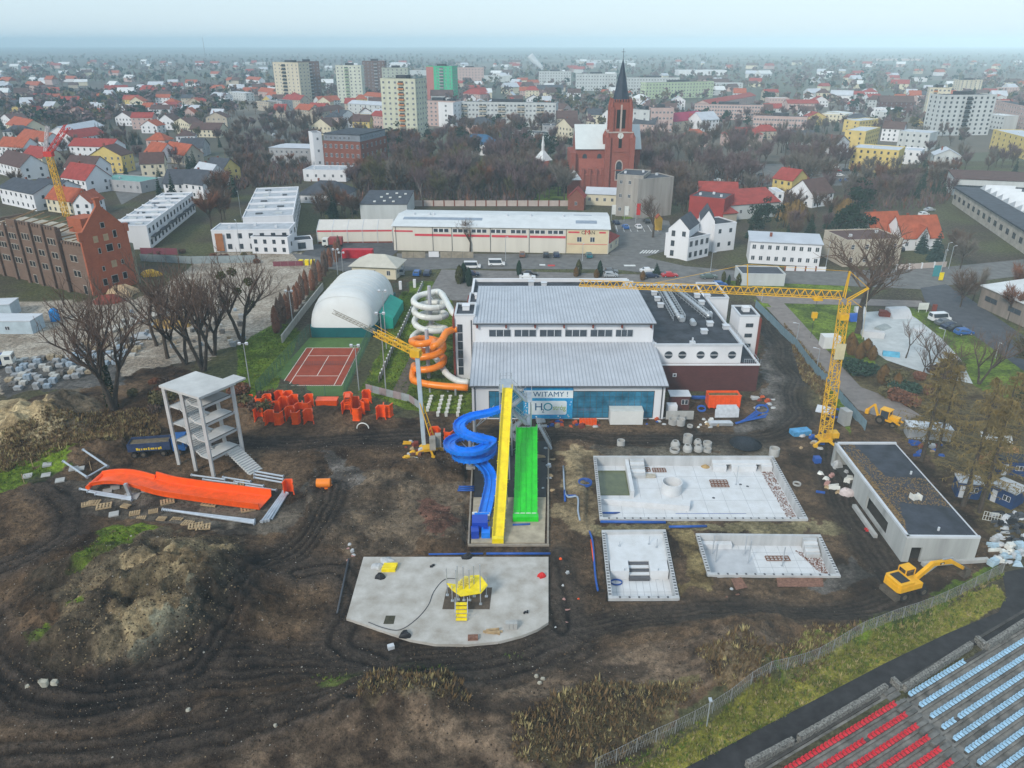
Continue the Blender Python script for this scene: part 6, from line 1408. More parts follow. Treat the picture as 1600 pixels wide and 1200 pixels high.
meshfence('court_fence','tall green wire fence round the clay court, left run',[(402,622),(440,578),(484,528)],3.2,2.2,GRNF,.022,.35,follow=False);meshfence('court_fence','tall green wire fence round the clay court, right run',[(580,528),(560,572),(540,620)],3.2,2.2,GRNF,.022,.35,follow=False)
meshfence('court_fence','tall green wire fence behind the orange slide sections',[(402,622),(450,621),(538,621)],2.6,3.6,GRNF,.018,.35,follow=False)
dm=thing('tennis_dome','white inflated tennis dome with dark green skirt','dome',G(532,526))
dA,dB=G(482,527),G(585,527);dC=G(548,450);Ld=27.0;Hd=at(540,455,dA.y+3).z
ux=(dB-dA).normalized();wdm=(dB-dA).length;vy=Vector((.045,1,0)).normalized();b=MB();nu,nv=28,24;Hd=9.4
def dome(u_,v_):
 t=abs(2*v_-1);s=(1-max(0,(t-.55)/.45)**2.3)**.5 if t>.55 else 1.0;a=math.pi*u_
 x=math.cos(math.pi-a);zc_=math.sin(a);x=math.copysign(abs(x)**.8,x);zc_=zc_**.75
 return dA+ux*(wdm/2+x*wdm/2*(.82+.18*s))+vy*(Ld*v_)+Vector((0,0,1.4+(Hd-1.4)*zc_*s))
for j in range(nv+1):
 for i in range(nu+1):b.v.append(tuple(dome(i/nu,j/nv)))
b.f=[(j*(nu+1)+i,j*(nu+1)+i+1,(j+1)*(nu+1)+i+1,(j+1)*(nu+1)+i)[::-1] for j in range(nv) for i in range(nu)];b.m=[0]*len(b.f)
DOMEM=mk('dome_membrane',(.66,.67,.66),.6,.08,.25,col2=(.58,.58,.56))
b.build('membrane',DOMEM,dm,smooth=True)
TEALM=mk('teal_skirt',(.008,.11,.12),.6,.12,.6)
b=MB();ring_=[dA+ux*(wdm*.05),dB-ux*(wdm*.05),dB+vy*Ld,dA+vy*Ld]
b.prism([(p.x,p.y) for p in (dA+ux*.8-vy*.08,dB-ux*.8-vy*.08,dB+vy*2-ux*.02,dB+vy*(Ld-1)-ux*.02,dA+vy*(Ld-1)+ux*.02,dA+vy*2+ux*.02)],0,2.2);b.build('skirt',TEALM,dm)
for k in range(1,9):
 b=MB();v_=k/9;pts=[dome(i/20,v_)+Vector((0,0,.03)) for i in range(21)];b.tube(pts,.045,5);b.build('cable',DOMEM,dm)
A=G(596,527);anx=thing('dome_annex','teal green lean-to along the dome side','annex',dB+vy*4)
b=MB();q0,q1=dB+vy*5.5+ux*.2,dB+vy*19+ux*.2;s=ux*3.0
b.v=[tuple(p) for p in (q0,q0+s,q1+s,q1,q0+Vector((0,0,4)),q0+s+Vector((0,0,2.3)),q1+s+Vector((0,0,2.3)),q1+Vector((0,0,4)))];b.f=[(0,1,5,4),(1,2,6,5),(2,3,7,6),(3,0,4,7),(4,5,6,7),(3,2,1,0)];b.m=[0]*6
b.build('shell',mk('teal_sheet',(.015,.32,.24),.6,.12,.6),anx)
def flood(px,py,h,label):
 p=G(px,py);r=thing('floodlight',label,'lamp',p);b=MB();b.cyl(p,p+Vector((0,0,h)),.12,.07);b.build('pole',STEEL,r)
 b=MB();b.bar(p+Vector((-.7,0,h)),p+Vector((.7,0,h)),.08);b.build('crossbar',STEEL,r)
 for s in (-.65,.65):b=MB();b.ob(p+Vector((s,-.1,h-.1)),.5,.35,.45,0,0,('X',.4));b.build('lamp_head',TRIM,r)
def floodpx(px,py,ptop,label):P_=G(px,py);flood(px,py,at(px,ptop,P_.y).z,label)
for a in ((392,612,537,'floodlight mast left of the clay court'),(561,610,540,'floodlight mast at the near right of the clay court'),(458,508,455,'floodlight mast beside the bare hedge'),(604,545,455,'floodlight mast beside the teal lean-to'),(603,610,490,'slim mast right of the dome walkway'),(528,430,390,'tall mast behind the dome'),(536,425,395,'second tall mast behind the dome')):floodpx(*a)
panelfence('post_fence','grey concrete panel fence with white posts beside the lawn',[(660,447),(648,475),(630,515),(612,552),(592,598)],1.2,2.0,[mk('mossy_concrete',(.24,.23,.19),.9,.25,.8)],(WHITE,.28),follow=False,corr=False,th=.12)
panelfence('garden_wall','pale concrete wall along the bare hedge',[(441,536),(470,497),(505,452)],1.8,3.0,[mk('pale_wall',(.42,.40,.36),.9,.15,.6)],None,follow=False,corr=False,th=.25)
b=MB();b.prism(wpoly([(622,612),(638,612),(690,470),(682,470)]),-.2,.03)
sheet('trodden_path',[(612,614),(634,618),(672,520),(690,480),(683,478),(655,530)],.045,mk('trodden_earth',(.13,.105,.085),.95,.2,.6))
p0=G(601,535+0);
bld('small pump house with pale hipped roof and cream walls behind the dome',(551,434),(619,437),8,h=3.4,roof='hip',rh=2.6,wall='C',rm=mk('pale_sheet_roof',(.50,.47,.40),.6,.1,.4),wf=(1,3),ws=(1,2),cat='building',name='pump_house',chim=0,over=.8)
for k,(px,py) in enumerate(((626,452),(648,449))):
 b=MB();b.ob(G(px,py),.7,.7,2.2);one('gate_pillar',b,WHITE,'white gate pillar at the lawn behind the dome','pillar','gate pillars')
meshfence('lawn_fence','low green fence between the white gate pillars',[(607,452),(626,452),(648,449),(662,446)],1.6,1.6,GRNF,.02,.3,follow=False)
# street, parking
sheet('street',[(455,395),(560,412),(700,402),(960,399),(1000,400),(1070,416),(1160,424),(1300,424),(1400,420),(1470,418),(1600,405),(1600,430),(1480,446),(1440,452),(1300,446),(1160,440),(1060,432),(960,421),(700,420),(620,424),(560,428),(470,412)],.03,ASPH2)
sheet('parking_area',[(690,421),(1112,432),(1120,441),(1115,455),(745,455),(730,470),(664,468)],.025,mk('parking_pavers',(.19,.175,.165),.9,.2,.6,.2,9))
sheet('hall_forecourt',[(620,396),(952,398),(955,401),(620,407)],.036,ASPH2)
sheet('side_road',[(952,398),(965,372),(958,345),(1000,340),(1045,345),(1055,372),(1040,392),(1010,401)],.028,ASPH2)
sheet('road',[(1438,450),(1478,444),(1520,470),(1610,532),(1720,610),(1720,650),(1600,580),(1530,530),(1470,490),(1445,470)],.034,mk('blue_asphalt',(.075,.078,.09),.85,.2,.5,.2,20))
sheet('footpath',[(1180,462),(1440,470),(1445,480),(1225,474),(1240,490),(1300,556),(1345,605),(1400,625),(1440,650),(1400,660),(1340,640),(1270,560),(1195,478)],.03,mk('footpath',(.22,.19,.175),.9,.15,.6,.2,9))
sheet('tent_yard',[(470,398),(490,382),(620,376),(622,392),(600,410),(540,412)],.026,ASPH)
sheet('left_drive',[(180,300),(250,255),(300,258),(225,300),(190,320)],.02,ASPH2)
WPNT=mk('road_paint',(.62,.62,.60),.7,.15,1)
for k in range(6):
 A=G(1000+k*4.6,396);B=G(1006+k*4.6,391);b=MB();b.bar(A+Vector((0,0,.042)),B+Vector((0,0,.042)),.5,.012);one('crossing_stripe',b,WPNT,'white zebra crossing stripe at the side road mouth','road marking','zebra stripes')
for px0,px1,py,mt in ((975,993,415,WPNT),(843,852,414,WPNT),(856,867,415,REDC)):b=MB();A,B=G(px0,py),G(px1,py);b.bar(A+Vector((0,0,.042)),B+Vector((0,0,.042)),1.6,.012);one('road_sign_paint',b,mt,{975:'white lettered patch painted on the street',843:'white patch painted beside the red one',856:'red warning patch painted on the street'}[px0],'road marking')
for k in range(7):
 A,B=G(962+k*10,352),G(965+k*10.6,362);b=MB();b.bar(A+Vector((0,0,.04)),B+Vector((0,0,.04)),.18,.012);one('bay_line',b,WPNT,'white parking bay line before the tenement','road marking','parking bay lines')
 # white market hall with logo
CREAMW=mk('cream_panel_wall',(.64,.60,.52),.8,.06,.3,streak=True)
om=bld('long white market hall with red stripes and white roof',(616,391),(950,397),24,h=7.7,roof='gx',rh=1.3,wall=CREAMW,rm='w',wf=(0,0),ws=(0,0),name='market_hall',cat='building',chim=0,over=.5)
w_=om['w_']
def onf(nm,x0,x1,z0,z1,mat,dy=.02):b=MB();b.box(x0,x1,-dy-.03,-.004-dy*.2,z0,z1);return b.build(nm,mat,om,world=False)
def fx(px):return w_*(px-616)/334.0
onf('cream_section',fx(885),fx(949),.1,7.4,mk('yellow_cream',(.66,.55,.36),.8,.06,.3),.01)
for a,c in ((618,647),(650,707),(710,767),(770,825),(829,884)):onf('red_stripe',fx(a),fx(c),4.7 if a>620 else 5.9,5.4 if a>620 else 6.4,mk('stripe_red',(.60,.06,.08),.6,.1),.05)
for a,c in ((888,905),(935,945)):onf('red_stripe',fx(a),fx(c),6.4,6.9,MATS['stripe_red'],.05)
onf('red_stripe',fx(887),fx(948),2.9,3.05,MATS['stripe_red'],.05)
for px in (681,711,740,770,801,830,858):
 inst('window',winmesh('window_row',WHITE,GLASSD,2),om,(fx(px)-.4,-.02,6.0),0,(5.0,1,1.1))
for px in (905,925):inst('window',WIN_W,om,(fx(px)-.7,-.06,3.7),0,(1.4,1,1.5))
for px in (620,678,708,768,828,885):b=MB();b.cyl((fx(px),-.12,.1),(fx(px),-.12,7.5),.07);b.build('downpipe',DGREY,om,world=False)
textobj('lettering','O',1.5,BLKP,(fx(911),-.09,6.55),(R(90),0,0),om,.02,1.1);textobj('lettering','M',2.0,REDC,(fx(917),-.10,6.6),(R(90),0,0),om,.02,1.1);textobj('lettering','AN',1.5,BLKP,(fx(923.5),-.09,6.55),(R(90),0,0),om,.02,1.0)
for a,c,y0,y1 in ((626,752,6.0,8.5),(899,932,4.5,7.5),(896,925,13.5,15)):
 k=1.3/12;ym=12;z0=7.7+k*min(y0,24-y0)+.2;z1=7.7+k*min(y1,24-y1)+.2;b=MB();slabpoly(b,[(fx(a),y0,z0),(fx(c),y0,z0),(fx(c),y1,z1),(fx(a),y1,z1)],.05);b.build('roof_panel',mk('solar_grey',(.24,.28,.34),.35,.15,.6),om,world=False)
for px in (640,665,672,790,828,880):b=MB();b.cyl((fx(px),11,8.9),(fx(px),11,9.7),.35,n=10);b.build('roof_vent',TRIM,om,world=False)
clean(om)
bld('little red-tiled annex at the end of the market hall',(950,396),(966,384),6,h=3.2,roof='hip',rh=2.2,wall='C',rm='r',wf=(1,2),ws=(0,0),name='annex',cat='building',chim=0)
th=bld('white tent hall with ribbed roof and maroon band beside the market hall',(497,380),(614,379),11,h=4.2,roof='gx',rh=2.2,wall=CREAMW,rm=mk('tent_canvas',(.56,.53,.49),.6,.06,.3),wf=(0,0),ws=(0,0),name='tent_hall',cat='building',chim=0,over=.1);w_=th['w_']
for z0_ in (.0,3.7):b=MB();b.box(0,w_,-.06,-.01,z0_,z0_+.45);b.build('band',MATS['stripe_red'] if z0_>1 else REDP,th,world=False)
for k in range(6):
 b=MB();x=w_*k/5;b.bar((x,-.05,0),(x,-.05,4.2),.14);b.bar((x,-.1,4.35),(x,5.5,6.6),.14);b.build('rib',TRIM,th,world=False)
clean(th)
gh=bld('light grey block with dark roof and a red door',(564,343),(637,343),22,h=5.6,roof='mono',rh=1.2,wall='P',rm='s',wf=(0,0),ws=(0,0),name='grey_hall',cat='building',chim=0,over=.2);clean(gh)
for k in range(9):b=MB();x,y=5+k%3*3+k*.5,3+k//3*6+k%2;z=5.75+1.1*y/22;b.ob((x,y,z),.9,1.2,.35);b.build('skylight',WPLAS,gh,world=False)
b=MB();p=G(601,342.5);b.box(p.x-1.3,p.x+1.3,p.y-.25,p.y-.1,0,4.2);one('red_porch',b,REDC,'red door frame on the light grey block','door')
A,B=G(535,404),G(583,403);rc=thing('red_container','bright red container at the tent hall yard','container',(A+B)/2)
b=MB();b.box(A.x,B.x,A.y,A.y+2.4,.05,2.6);b.build('body',mk('container_red',(.48,.015,.03),.5,.12,.8),rc)
for k in range(14):x=A.x+.3+k*(B.x-A.x-.6)/13;b=MB();b.box(x-.08,x+.08,A.y-.05,A.y-.003,.2,2.5);b.build('rib',MATS['container_red'],rc)
panelfence('concrete_fence','weathered concrete panel fence before the market hall',[(628,403),(665,403)],1.9,3.0,[mk('old_fence',(.30,.26,.20),.9,.2,.8)],None,follow=False,corr=False,th=.15);panelfence('concrete_fence','weathered concrete panel fence right of the white sign',[(688,403),(740,403)],1.9,3.0,[MATS['old_fence']],None,follow=False,corr=False,th=.15)
b=MB();A,B=G(670,403),G(686,403);b.box(A.x,B.x,A.y-.1,A.y,.3,2.0);one('white_sign',b,WHITE,'white sign board between the two fence runs','sign')
panelfence('brick_post_wall','long pale wall with brick posts behind the market hall',[(645,322),(890,322)],2.2,4.2,[mk('pinkish_wall',(.48,.40,.36),.9,.1,.5)],(BRICKR,.5),follow=False,corr=False,th=.25)
panelfence('iron_fence','maroon bar fence at the gravel yard',[(427,416),(474,415)],1.4,2.2,[mk('maroon_bars',(.20,.06,.08),.7,.1)],None,follow=False,corr=False,th=.08)
for k in range(3):b=MB();p=G(471+k*9,414);b.ob(p,1.1,1.1,1.4);b.ob(p+Vector((0,0,1.403)),1.2,1.2,.18);one('waste_bin',b,YELP,'yellow waste bin in the row at the gravel yard','bin','yellow waste bins')
for px,py,tp,mt,lb in ((955,345,320,WPLAS,'white flag on a pole at the market car park'),(975,346,322,WPLAS,'white flag nearer the tenement'),(993,348,318,REDC,'tall red flag by the tenement')):
 p=G(px,py);h_=at(px,tp,p.y).z;r=thing('flag',lb,'flag',p);b=MB();b.cyl(p,p+Vector((0,0,h_)),.07);b.build('pole',STEEL,r);b=MB();b.box(p.x+.08,p.x+1.5,p.y-.02,p.y+.02,h_*.4,h_);b.build('cloth',mt,r)
bld('small yellow kiosk with gable roof by the bare tree',(1024,360),(1034,360),3,h=4.0,roof='gy',rh=1.2,wall=mk('kiosk_yellow',(.62,.36,.04),.6,.1),rm='o',wf=(0,0),ws=(0,0),name='kiosk',cat='kiosk',chim=0,over=.1)
# brick ruin on the left
rA,rB=G(147,463),G(216,443);d=rB-rA;rz_=math.atan2(d.y,d.x);rw=d.length;rd,rh_,rr_=46.0,15.6,6.6
ru=thing('brick_ruin','roofless old red brick mill with stepped gable and empty windows','building',rA,rz_)
OLDB=brickmat('old_brick',(.15,.095,.070),(.21,.135,.10),(.19,.15,.12),.9);NEWB=brickmat('orange_brick',(.40,.115,.055),(.32,.085,.05),(.22,.13,.09),.9)
b=MB();b.add([(0,0,0),(rw,0,0),(rw,0,rh_),(rw/2+.4,0,rh_+rr_),(rw/2-.4,0,rh_+rr_),(0,0,rh_),(0,.6,0),(rw,.6,0),(rw,.6,rh_),(rw/2+.4,.6,rh_+rr_),(rw/2-.4,.6,rh_+rr_),(0,.6,rh_)],[(0,1,2,3,4,5),(11,10,9,8,7,6),(1,7,8,2),(2,8,9,3),(3,9,10,4),(4,10,11,5),(5,11,6,0)]);b.build('gable_wall',NEWB,ru,world=False)
b=MB();b.box(rw/2-.6,rw/2+.6,-.1,.7,rh_+rr_-.3,rh_+rr_+1.6);b.box(rw/2-.9,rw/2+.9,-.2,.8,rh_+rr_+1.59,rh_+rr_+1.9);b.build('gable_cap',NEWB,ru,world=False)
for x in (-.5,rw-.7):b=MB();b.box(x,x+1.2,-.15,.75,rh_-1.2,rh_+.9);b.build('corner_cap',NEWB,ru,world=False)
b=MB();b.box(0,.6,.6,9,0,rh_-2.6);b.box(-.35,.6,9,27,0,rh_+.6);b.box(0,.6,27,rd,0,rh_-1.0);b.box(rw-.6,rw,.6,rd,0,rh_-2.8);b.box(.6,rw-.6,rd-.6,rd,0,rh_-1);b.build('long_wall',OLDB,ru,world=False)
for i,y in enumerate((9.2,15,20.6,26.6,33,39.5,45.5)):
 b=MB();b.box(-.95 if 9<=y<=27 else -.6,-.36 if 9<=y<=27 else -.003,y-.5,y+.5,0,rh_+(1.6 if 9<y<27 else .2));b.build('pilaster',OLDB,ru,world=False)
for y in np.arange(9.8,27,1.15):
 b=MB();b.box(-.6,.5,y,y+.6,rh_+.603,rh_+1.25);b.build('merlon',OLDB,ru,world=False)
for y in np.arange(1,9,1.15):b=MB();b.box(-.25,.5,y,y+.6,rh_-2.597,rh_-2.0);b.build('merlon',OLDB,ru,world=False)
HOLE=mk('black_opening',(.012,.011,.011),.9,.2);SILL=mk('pale_lintel',(.36,.33,.29),.9,.15)
def hole(x,y,z,ww,hh,side):
 b=MB()
 if side=='g':b.box(x-ww/2-.16,x+ww/2+.16,-.05,-.004,z-.16,z+hh+.16);o=b.build('window',SILL,ru,world=False);b=MB();b.box(x-ww/2,x+ww/2,-.08,-.052,z,z+hh);b.build('opening',HOLE,o,world=False)
 else :
  x0=-.36 if 9<y<27 else -.003
  b.box(x0-.05,x0-.002,y-ww/2-.16,y+ww/2+.16,z-.16,z+hh+.16);o=b.build('window',SILL,ru,world=False);b=MB();b.box(x0-.08,x0-.052,y-ww/2,y+ww/2,z,z+hh);b.build('opening',HOLE,o,world=False)
for y in (4,5.6):[hole(0,y,z,1.1,1.5,'l') for z in (4.6,8.6)]
for y0 in (10.8,16.6,22.3):
 for k in range(3):hole(0,y0+k*1.3,12.2,.8,1.5,'l')
 for k in range(2):hole(0,y0+.6+k*1.4,8.6,.95,1.4,'l');hole(0,y0+.6+k*1.4,4.9,.95,1.4,'l')
for y0 in (29,35,41):
 for k in range(3):[hole(0,y0+k*1.3,z,.85,1.4,'l') for z in (4.9,8.6,11.6)]
hole(0,2.8,.2,1.2,2.2,'l');hole(0,24,.2,1.2,2.2,'l');hole(0,33,1.0,1.2,1.8,'l')
for x,z,ww,hh in ((rw*.5,16.6,.9,1.2),(rw*.72,13.6,.8,1.7),(rw*.55,10.4,1.6,1.7),(rw*.33,10.4,.5,1.2),(rw*.76,10.6,.5,1.0),(rw*.33,5.8,.5,1.0),(rw*.76,6.4,.5,1.0),(rw*.3,2.0,1.0,1.6),(rw*.52,2.0,1.6,1.9),(rw*.75,2.4,1.0,1.6)):hole(x,0,z,ww,hh,'g')
for x,z,ww,hh in ((rw*.3,13.2,1.3,1.7),(rw*.52,13.2,1.4,1.7),(rw*.57,6.0,1.5,1.8)):b=MB();b.box(x-ww/2,x+ww/2,-.04,-.004,z,z+hh);b.build('bricked_up_window',mk('infill',(.42,.30,.18),.9,.15,1),ru,world=False)
for z in (6.5,11.0,13.4):b=MB();b.box(.65,rw-.65,.65,rd-.65,z,z+.3);b.build('floor_slab',mk('dusty_floor',(.42,.38,.31),.9,.2,.4),ru,world=False)
for k in range(14):b=MB();y=2+k*3.0;b.bar((.7,y,13.8),(rw-.7,y+random.uniform(-1,1),14.4+random.uniform(-.5,2.2)),.28);b.build('timber',mk('old_timber',(.30,.19,.10),.9,.25,1),ru,world=False)
b=MB();b.box(rw*.55,rw-.65,10,16,13.7,17.5);b.build('inner_wall',NEWB,ru,world=False)
for k in range(3):b=MB();b.box(2,2.4,12+k*9,18+k*9,13.7,16.0);b.build('inner_wall',OLDB,ru,world=False)
b=MB();b.box(rw+.02,rw+.9,.0,1.2,0,11);b.build('buttress',mk('mossy_wall',(.22,.21,.15),.9,.2),ru,world=False)
p=G(104,338);hc=at(84,240,p.y).z;cr3=thing('tower_crane','yellow crane mast with red folded jib behind the brick mill','crane',p)
b=MB();lattice(b,p,(p.x-1,p.y,hc),1.6,16,.13);b.build('mast',YCR,cr3)
hd=Vector((p.x-1,p.y,hc));RDC=mk('crane_red',(.60,.05,.04),.5,.1)
b=MB();lattice(b,hd,at(105,197,p.y),1.5,6,.14);b.build('jib',RDC,cr3);b=MB();lattice(b,hd+Vector((-1.2,0,0)),at(74,197,p.y),.9,7,.1);b.build('counter_jib',mk('crane_white',(.6,.55,.55),.5,.1),cr3)
b=MB();b.ob(hd-Vector((0,0,1)),3,2,1.8);b.build('slewing_unit',RDC,cr3)
# left yard: huts, stone yard
boxhut((-40,522),(52,522),5,3.0,'long pale blue office container at the yard edge',mk('pale_blue_sheet',(.42,.50,.55),.6,.12,.6),TRIM,'office_container');boxhut((-60,500),(20,496),5,3.2,'second pale container behind the first',MATS['pale_blue_sheet'],TRIM,'office_container')
b=MB();p=G(87,501);b.ob(p,1.6,1.6,2.6,.2);b.cyl(p+Vector((0,0,2.6)),p+Vector((0,0,3.0)),.8,.5,n=8);one('portable_toilet',b,mk('toilet_blue',(.02,.20,.50),.5,.1),'bright blue portable toilet by the brick mill','toilet')
STN=[mk('stone_grey',(.34,.35,.36),.9,.2,1),mk('stone_pale',(.46,.45,.42),.9,.2,1),mk('stone_blue',(.30,.36,.42),.9,.2,1),mk('stone_dark',(.16,.15,.14),.9,.2,1),mk('stone_tan',(.36,.29,.20),.9,.2,1)]
rs=random.Random(5)
STKM=[]
for m in STN:
 b=MB()
 for k in range(3):
  for j in range(2):b.ob((.5*j-.25+rs.uniform(-.03,.03),rs.uniform(-.05,.05),.34*k),.48,.95,.32,rs.uniform(-.08,.08))
 STKM.append(b.mesh('block_stack',[m]))
yq=wpoly([(6,612),(20,560),(110,556),(120,538),(200,530),(225,548),(200,566),(130,590),(60,610)]);a0=.12;k=0
for gi in range(-60,60):
 for gj in range(-40,40):
  x,y=G(110,572).x+gi*1.75*math.cos(a0)-gj*2.1*math.sin(a0),G(110,572).y+gi*1.75*math.sin(a0)+gj*2.1*math.cos(a0)
  if not inpoly(np.array([x]),np.array([y]),yq)[0] or rs.random()<.22:continue
  x+=rs.uniform(-.2,.2);y+=rs.uniform(-.2,.2)
  o=inst('stone_stack',STKM[rs.choice([0,0,1,1,2,2,3,4])],None,(x,y,hgt(x,y)-.05),a0+rs.uniform(-.12,.12),(rs.uniform(1.0,1.4),rs.uniform(.9,1.3),rs.uniform(.5,1.2)));tag(o,'stack of grey paving stones in the crowded stone yard','stone stack','paving stone stacks in the yard')
for k in range(40):
 px,py=rs.uniform(190,380),rs.uniform(480,545);p=GH(px,py);o=inst('stone_stack',STKM[rs.choice([0,1,2,3,4])],None,p,rs.uniform(0,1),rs.uniform(.6,1.1));tag(o,'stone stack lying under the bare trees of the yard','stone stack','stone stacks under the yard trees')
b=MB();A,B=G(168,519),G(285,478);b.bar(A+Vector((0,0,.25)),B+Vector((0,0,.25)),3.0,.5);one('concrete_strip',b,mk('yard_slab',(.42,.39,.34),.9,.15,.5),'long pale concrete slab strip across the gravel yard','slab')
for px,py,r,h,mt,lb in ((190,460,4,2.5,MATS['infill'],'pale plastered rubble heap at the foot of the gable'),(170,470,4,1.6,REDP,'reddish rubble heap beside the gable'),(272,505,5,1.6,mk('ochre_heap',(.30,.19,.06),.9,.3,2),'ochre sand heap under the yard trees'),(235,430,3,1.6,YCR,'yellow plant and rubble at the gable corner')):lump('rubble_heap',lb,'rubble',px,py,r,h,mt)
panelfence('sheet_fence','grey sheet fence between the yard and the terraced houses',[(220,408),(300,412),(400,410)],2.2,4,[mk('sheet_grey',(.28,.32,.33),.7,.12)],None,follow=False,corr=False,th=.1);panelfence('sheet_fence','maroon sheet fence under the first terrace',[(220,397),(278,398)],2.0,4,[MATS['maroon_bars']],None,follow=False,corr=False,th=.1)
# named buildings round about (ground corners in photo pixels)
T_=lambda *a,**k:clean(bld(*a,**k))
TW=mk('terrace_roof',(.40,.42,.45),.7,.15,.4)
T_('long white terrace with flat grey roof and balconies, beside the brick mill',(236,389),(306,331),11,h=7.2,wall='W',rm=TW,wf=(2,14),ws=(0,0),win=WIN_D,wsize=(1.6,1.6),chim=6,name='terraced_houses',cat='houses')
for k in range(6):
 A=G(236,389).lerp(G(306,331),(k+.5)/6);b=MB();dd_=(G(306,331)-G(236,389)).normalized();nn=Vector((dd_.y,-dd_.x,0));b.ob(A+nn*.9+Vector((0,0,3.4)),1.7,5.5,.2,math.atan2(nn.y,nn.x));b.ob(A+nn*1.7+Vector((0,0,3.6)),.08,5.5,.9,math.atan2(nn.y,nn.x));one('balcony',b,DGREY,'dark railed balcony on the white terrace','balcony','balconies on the white terrace')
T_('white cubic house with orange brick panel and garage',(335,394),(456,392),10,h=6.6,wall='W',rm=TW,wf=(2,7),ws=(2,2),win=WIN_D,wsize=(1.3,1.6),chim=3,name='terraced_houses',cat='houses')
T_('white terrace with stepped grey flat roofs running back',(462,372),(470,322),16,h=7.4,wall='W',rm=TW,wf=(2,8),ws=(0,0),win=WIN_D,wsize=(1.6,1.6),chim=6,name='terraced_houses',cat='houses')
T_('white flat house with brick-framed windows beside the tent hall',(395,396),(452,397),6,h=5.0,wall='W',rm='d',wf=(2,4),ws=(1,1),win=WIN_D,chim=0,name='white_house')
T_('small white garage block with dark door',(455,393),(490,390),6,h=3.0,wall='W',rm='d',wf=(1,1),ws=(0,0),win=WIN_D,wsize=(2.4,2.0),chim=0,name='garage',cat='garage')
b=MB();A,B=G(340,394.5),G(352,394.3);b.bar(A+Vector((0,-.1,3.2)),B+Vector((0,-.1,3.2)),.12,5.5);one('garden_screen',b,mk('orange_clad',(.34,.14,.06),.8,.15),'orange clad screen wall standing before the cubic house','screen')
T_('white villa with broad dark hipped roof',(470,317),(541,319),13,h=3.6,roof='hip',rh=4.6,wall='W',rm='s',wf=(1,4),ws=(1,2),name='villa',over=.9)
T_('low white flat-roofed building before the brick school',(475,283),(541,284),14,h=5,wall='W',rm=TW,wf=(1,5),ws=(1,2),name='low_building',cat='building',chim=3)
sc_=bld('red brick school with grey attic storey',(508,263),(566,266),30,h=13.5,wall='R',rm='s',wf=(3,7),ws=(3,6),win=WIN_W,wsize=(1.4,2.0),name='school',cat='building',chim=0,roof='flat')
b=MB();b.box(.6,sc_['w_']-.2,.6,29,13.9,17.0);b.build('attic',mk('grey_attic',(.20,.22,.25),.7,.1,.4),sc_,world=False);b=MB();b.box(.3,sc_['w_'],.3,29.4,17.003,17.4);b.build('attic_roof',DARKROOF,sc_,world=False)
for k in range(6):inst('window',WIN_W,sc_,(1.5+k*2.6,.58,14.6),0,(1.2,1,1.5))
for k in range(9):inst('window',WIN_W,sc_,(sc_['w_']-.18,2+k*3,14.6),R(90),(1.2,1,1.5))
clean(sc_)
T_('slim white stair tower beside the brick school',(494,264),(507.5,263),8,h=17.6,wall='W',rm='d',wf=(3,1),ws=(0,0),name='white_tower',cat='building',chim=0)
T_('light grey two-storey wing of the school',(423,255),(493,257),14,h=8.2,wall='G',rm='m',wf=(2,9),ws=(2,2),name='school_wing',cat='building',chim=0,roof='hip',rh=1.5)
T_('grey concrete tenement with dark lean-to roof by the church',(961,337),(1001,340),14,h=15,wall=mk('tenement_grey',(.34,.31,.28),.9,.2,.4,streak=True),rm='s',wf=(3,3),ws=(0,0),name='tenement',cat='building',chim=2,roof='flat');T_('blank grey tenement gable wing by the church',(994,342),(1048,336),10,h=14,wall=MATS['tenement_grey'],rm='s',wf=(0,0),ws=(0,0),name='tenement',cat='building',chim=2,roof='flat')
T_('white gatehouse with low grey roof by the church wall',(915,320),(962,322),7,h=4.5,wall='C',rm='m',wf=(1,4),ws=(1,1),name='gatehouse',cat='building',chim=0,roof='gx',rh=2)
T_('brick gatehouse porch with steep pale roof',(887,328),(912,329),6,h=5,wall='R',rm='r',wf=(1,1),ws=(0,0),name='gatehouse',cat='building',chim=0,roof='gy',rh=3.2)
T_('little red tower with white pyramid roof by the gatehouse',(887,312),(906,312),5.4,h=8.0,wall=REDP,rm='w',wf=(0,0),ws=(0,0),name='gate_tower',cat='tower',chim=0,roof='hip',rh=3.6)
T_('red rendered block with flat blue-grey roof',(1074,346),(1128,352),13,h=9,wall=mk('red_render',(.30,.035,.03),.8,.12,.4),rm='s',wf=(2,0),ws=(0,0),name='red_block',cat='building',chim=3)
T_('long low hall with wide red roof and solar panels',(1130,345),(1215,338),20,h=5.5,roof='gx',rh=3.6,wall='P',rm='r',wf=(1,5),ws=(0,0),name='red_hall',cat='building',chim=0);T_('red-roofed low hall behind the red block',(1090,330),(1150,332),16,h=6.5,roof='gx',rh=3.6,wall='P',rm='r',wf=(0,0),ws=(0,0),name='red_hall',cat='building',chim=0);T_('small red-roofed lean-to beside the red block',(1128,352),(1150,350),8,h=4,roof='mono',rh=2,wall='B',rm='r',wf=(0,0),ws=(0,0),name='red_hall',cat='building',chim=0)
T_('white gabled house with slate roof and tall window, first of the new pair',(1041,402),(1073,406),11,h=9.0,roof='gy',rh=3.2,wall='W',rm='s',wf=(3,2),ws=(0,0),win=WIN_D,wsize=(1.1,1.7),name='modern_house',over=.1,chim=0)
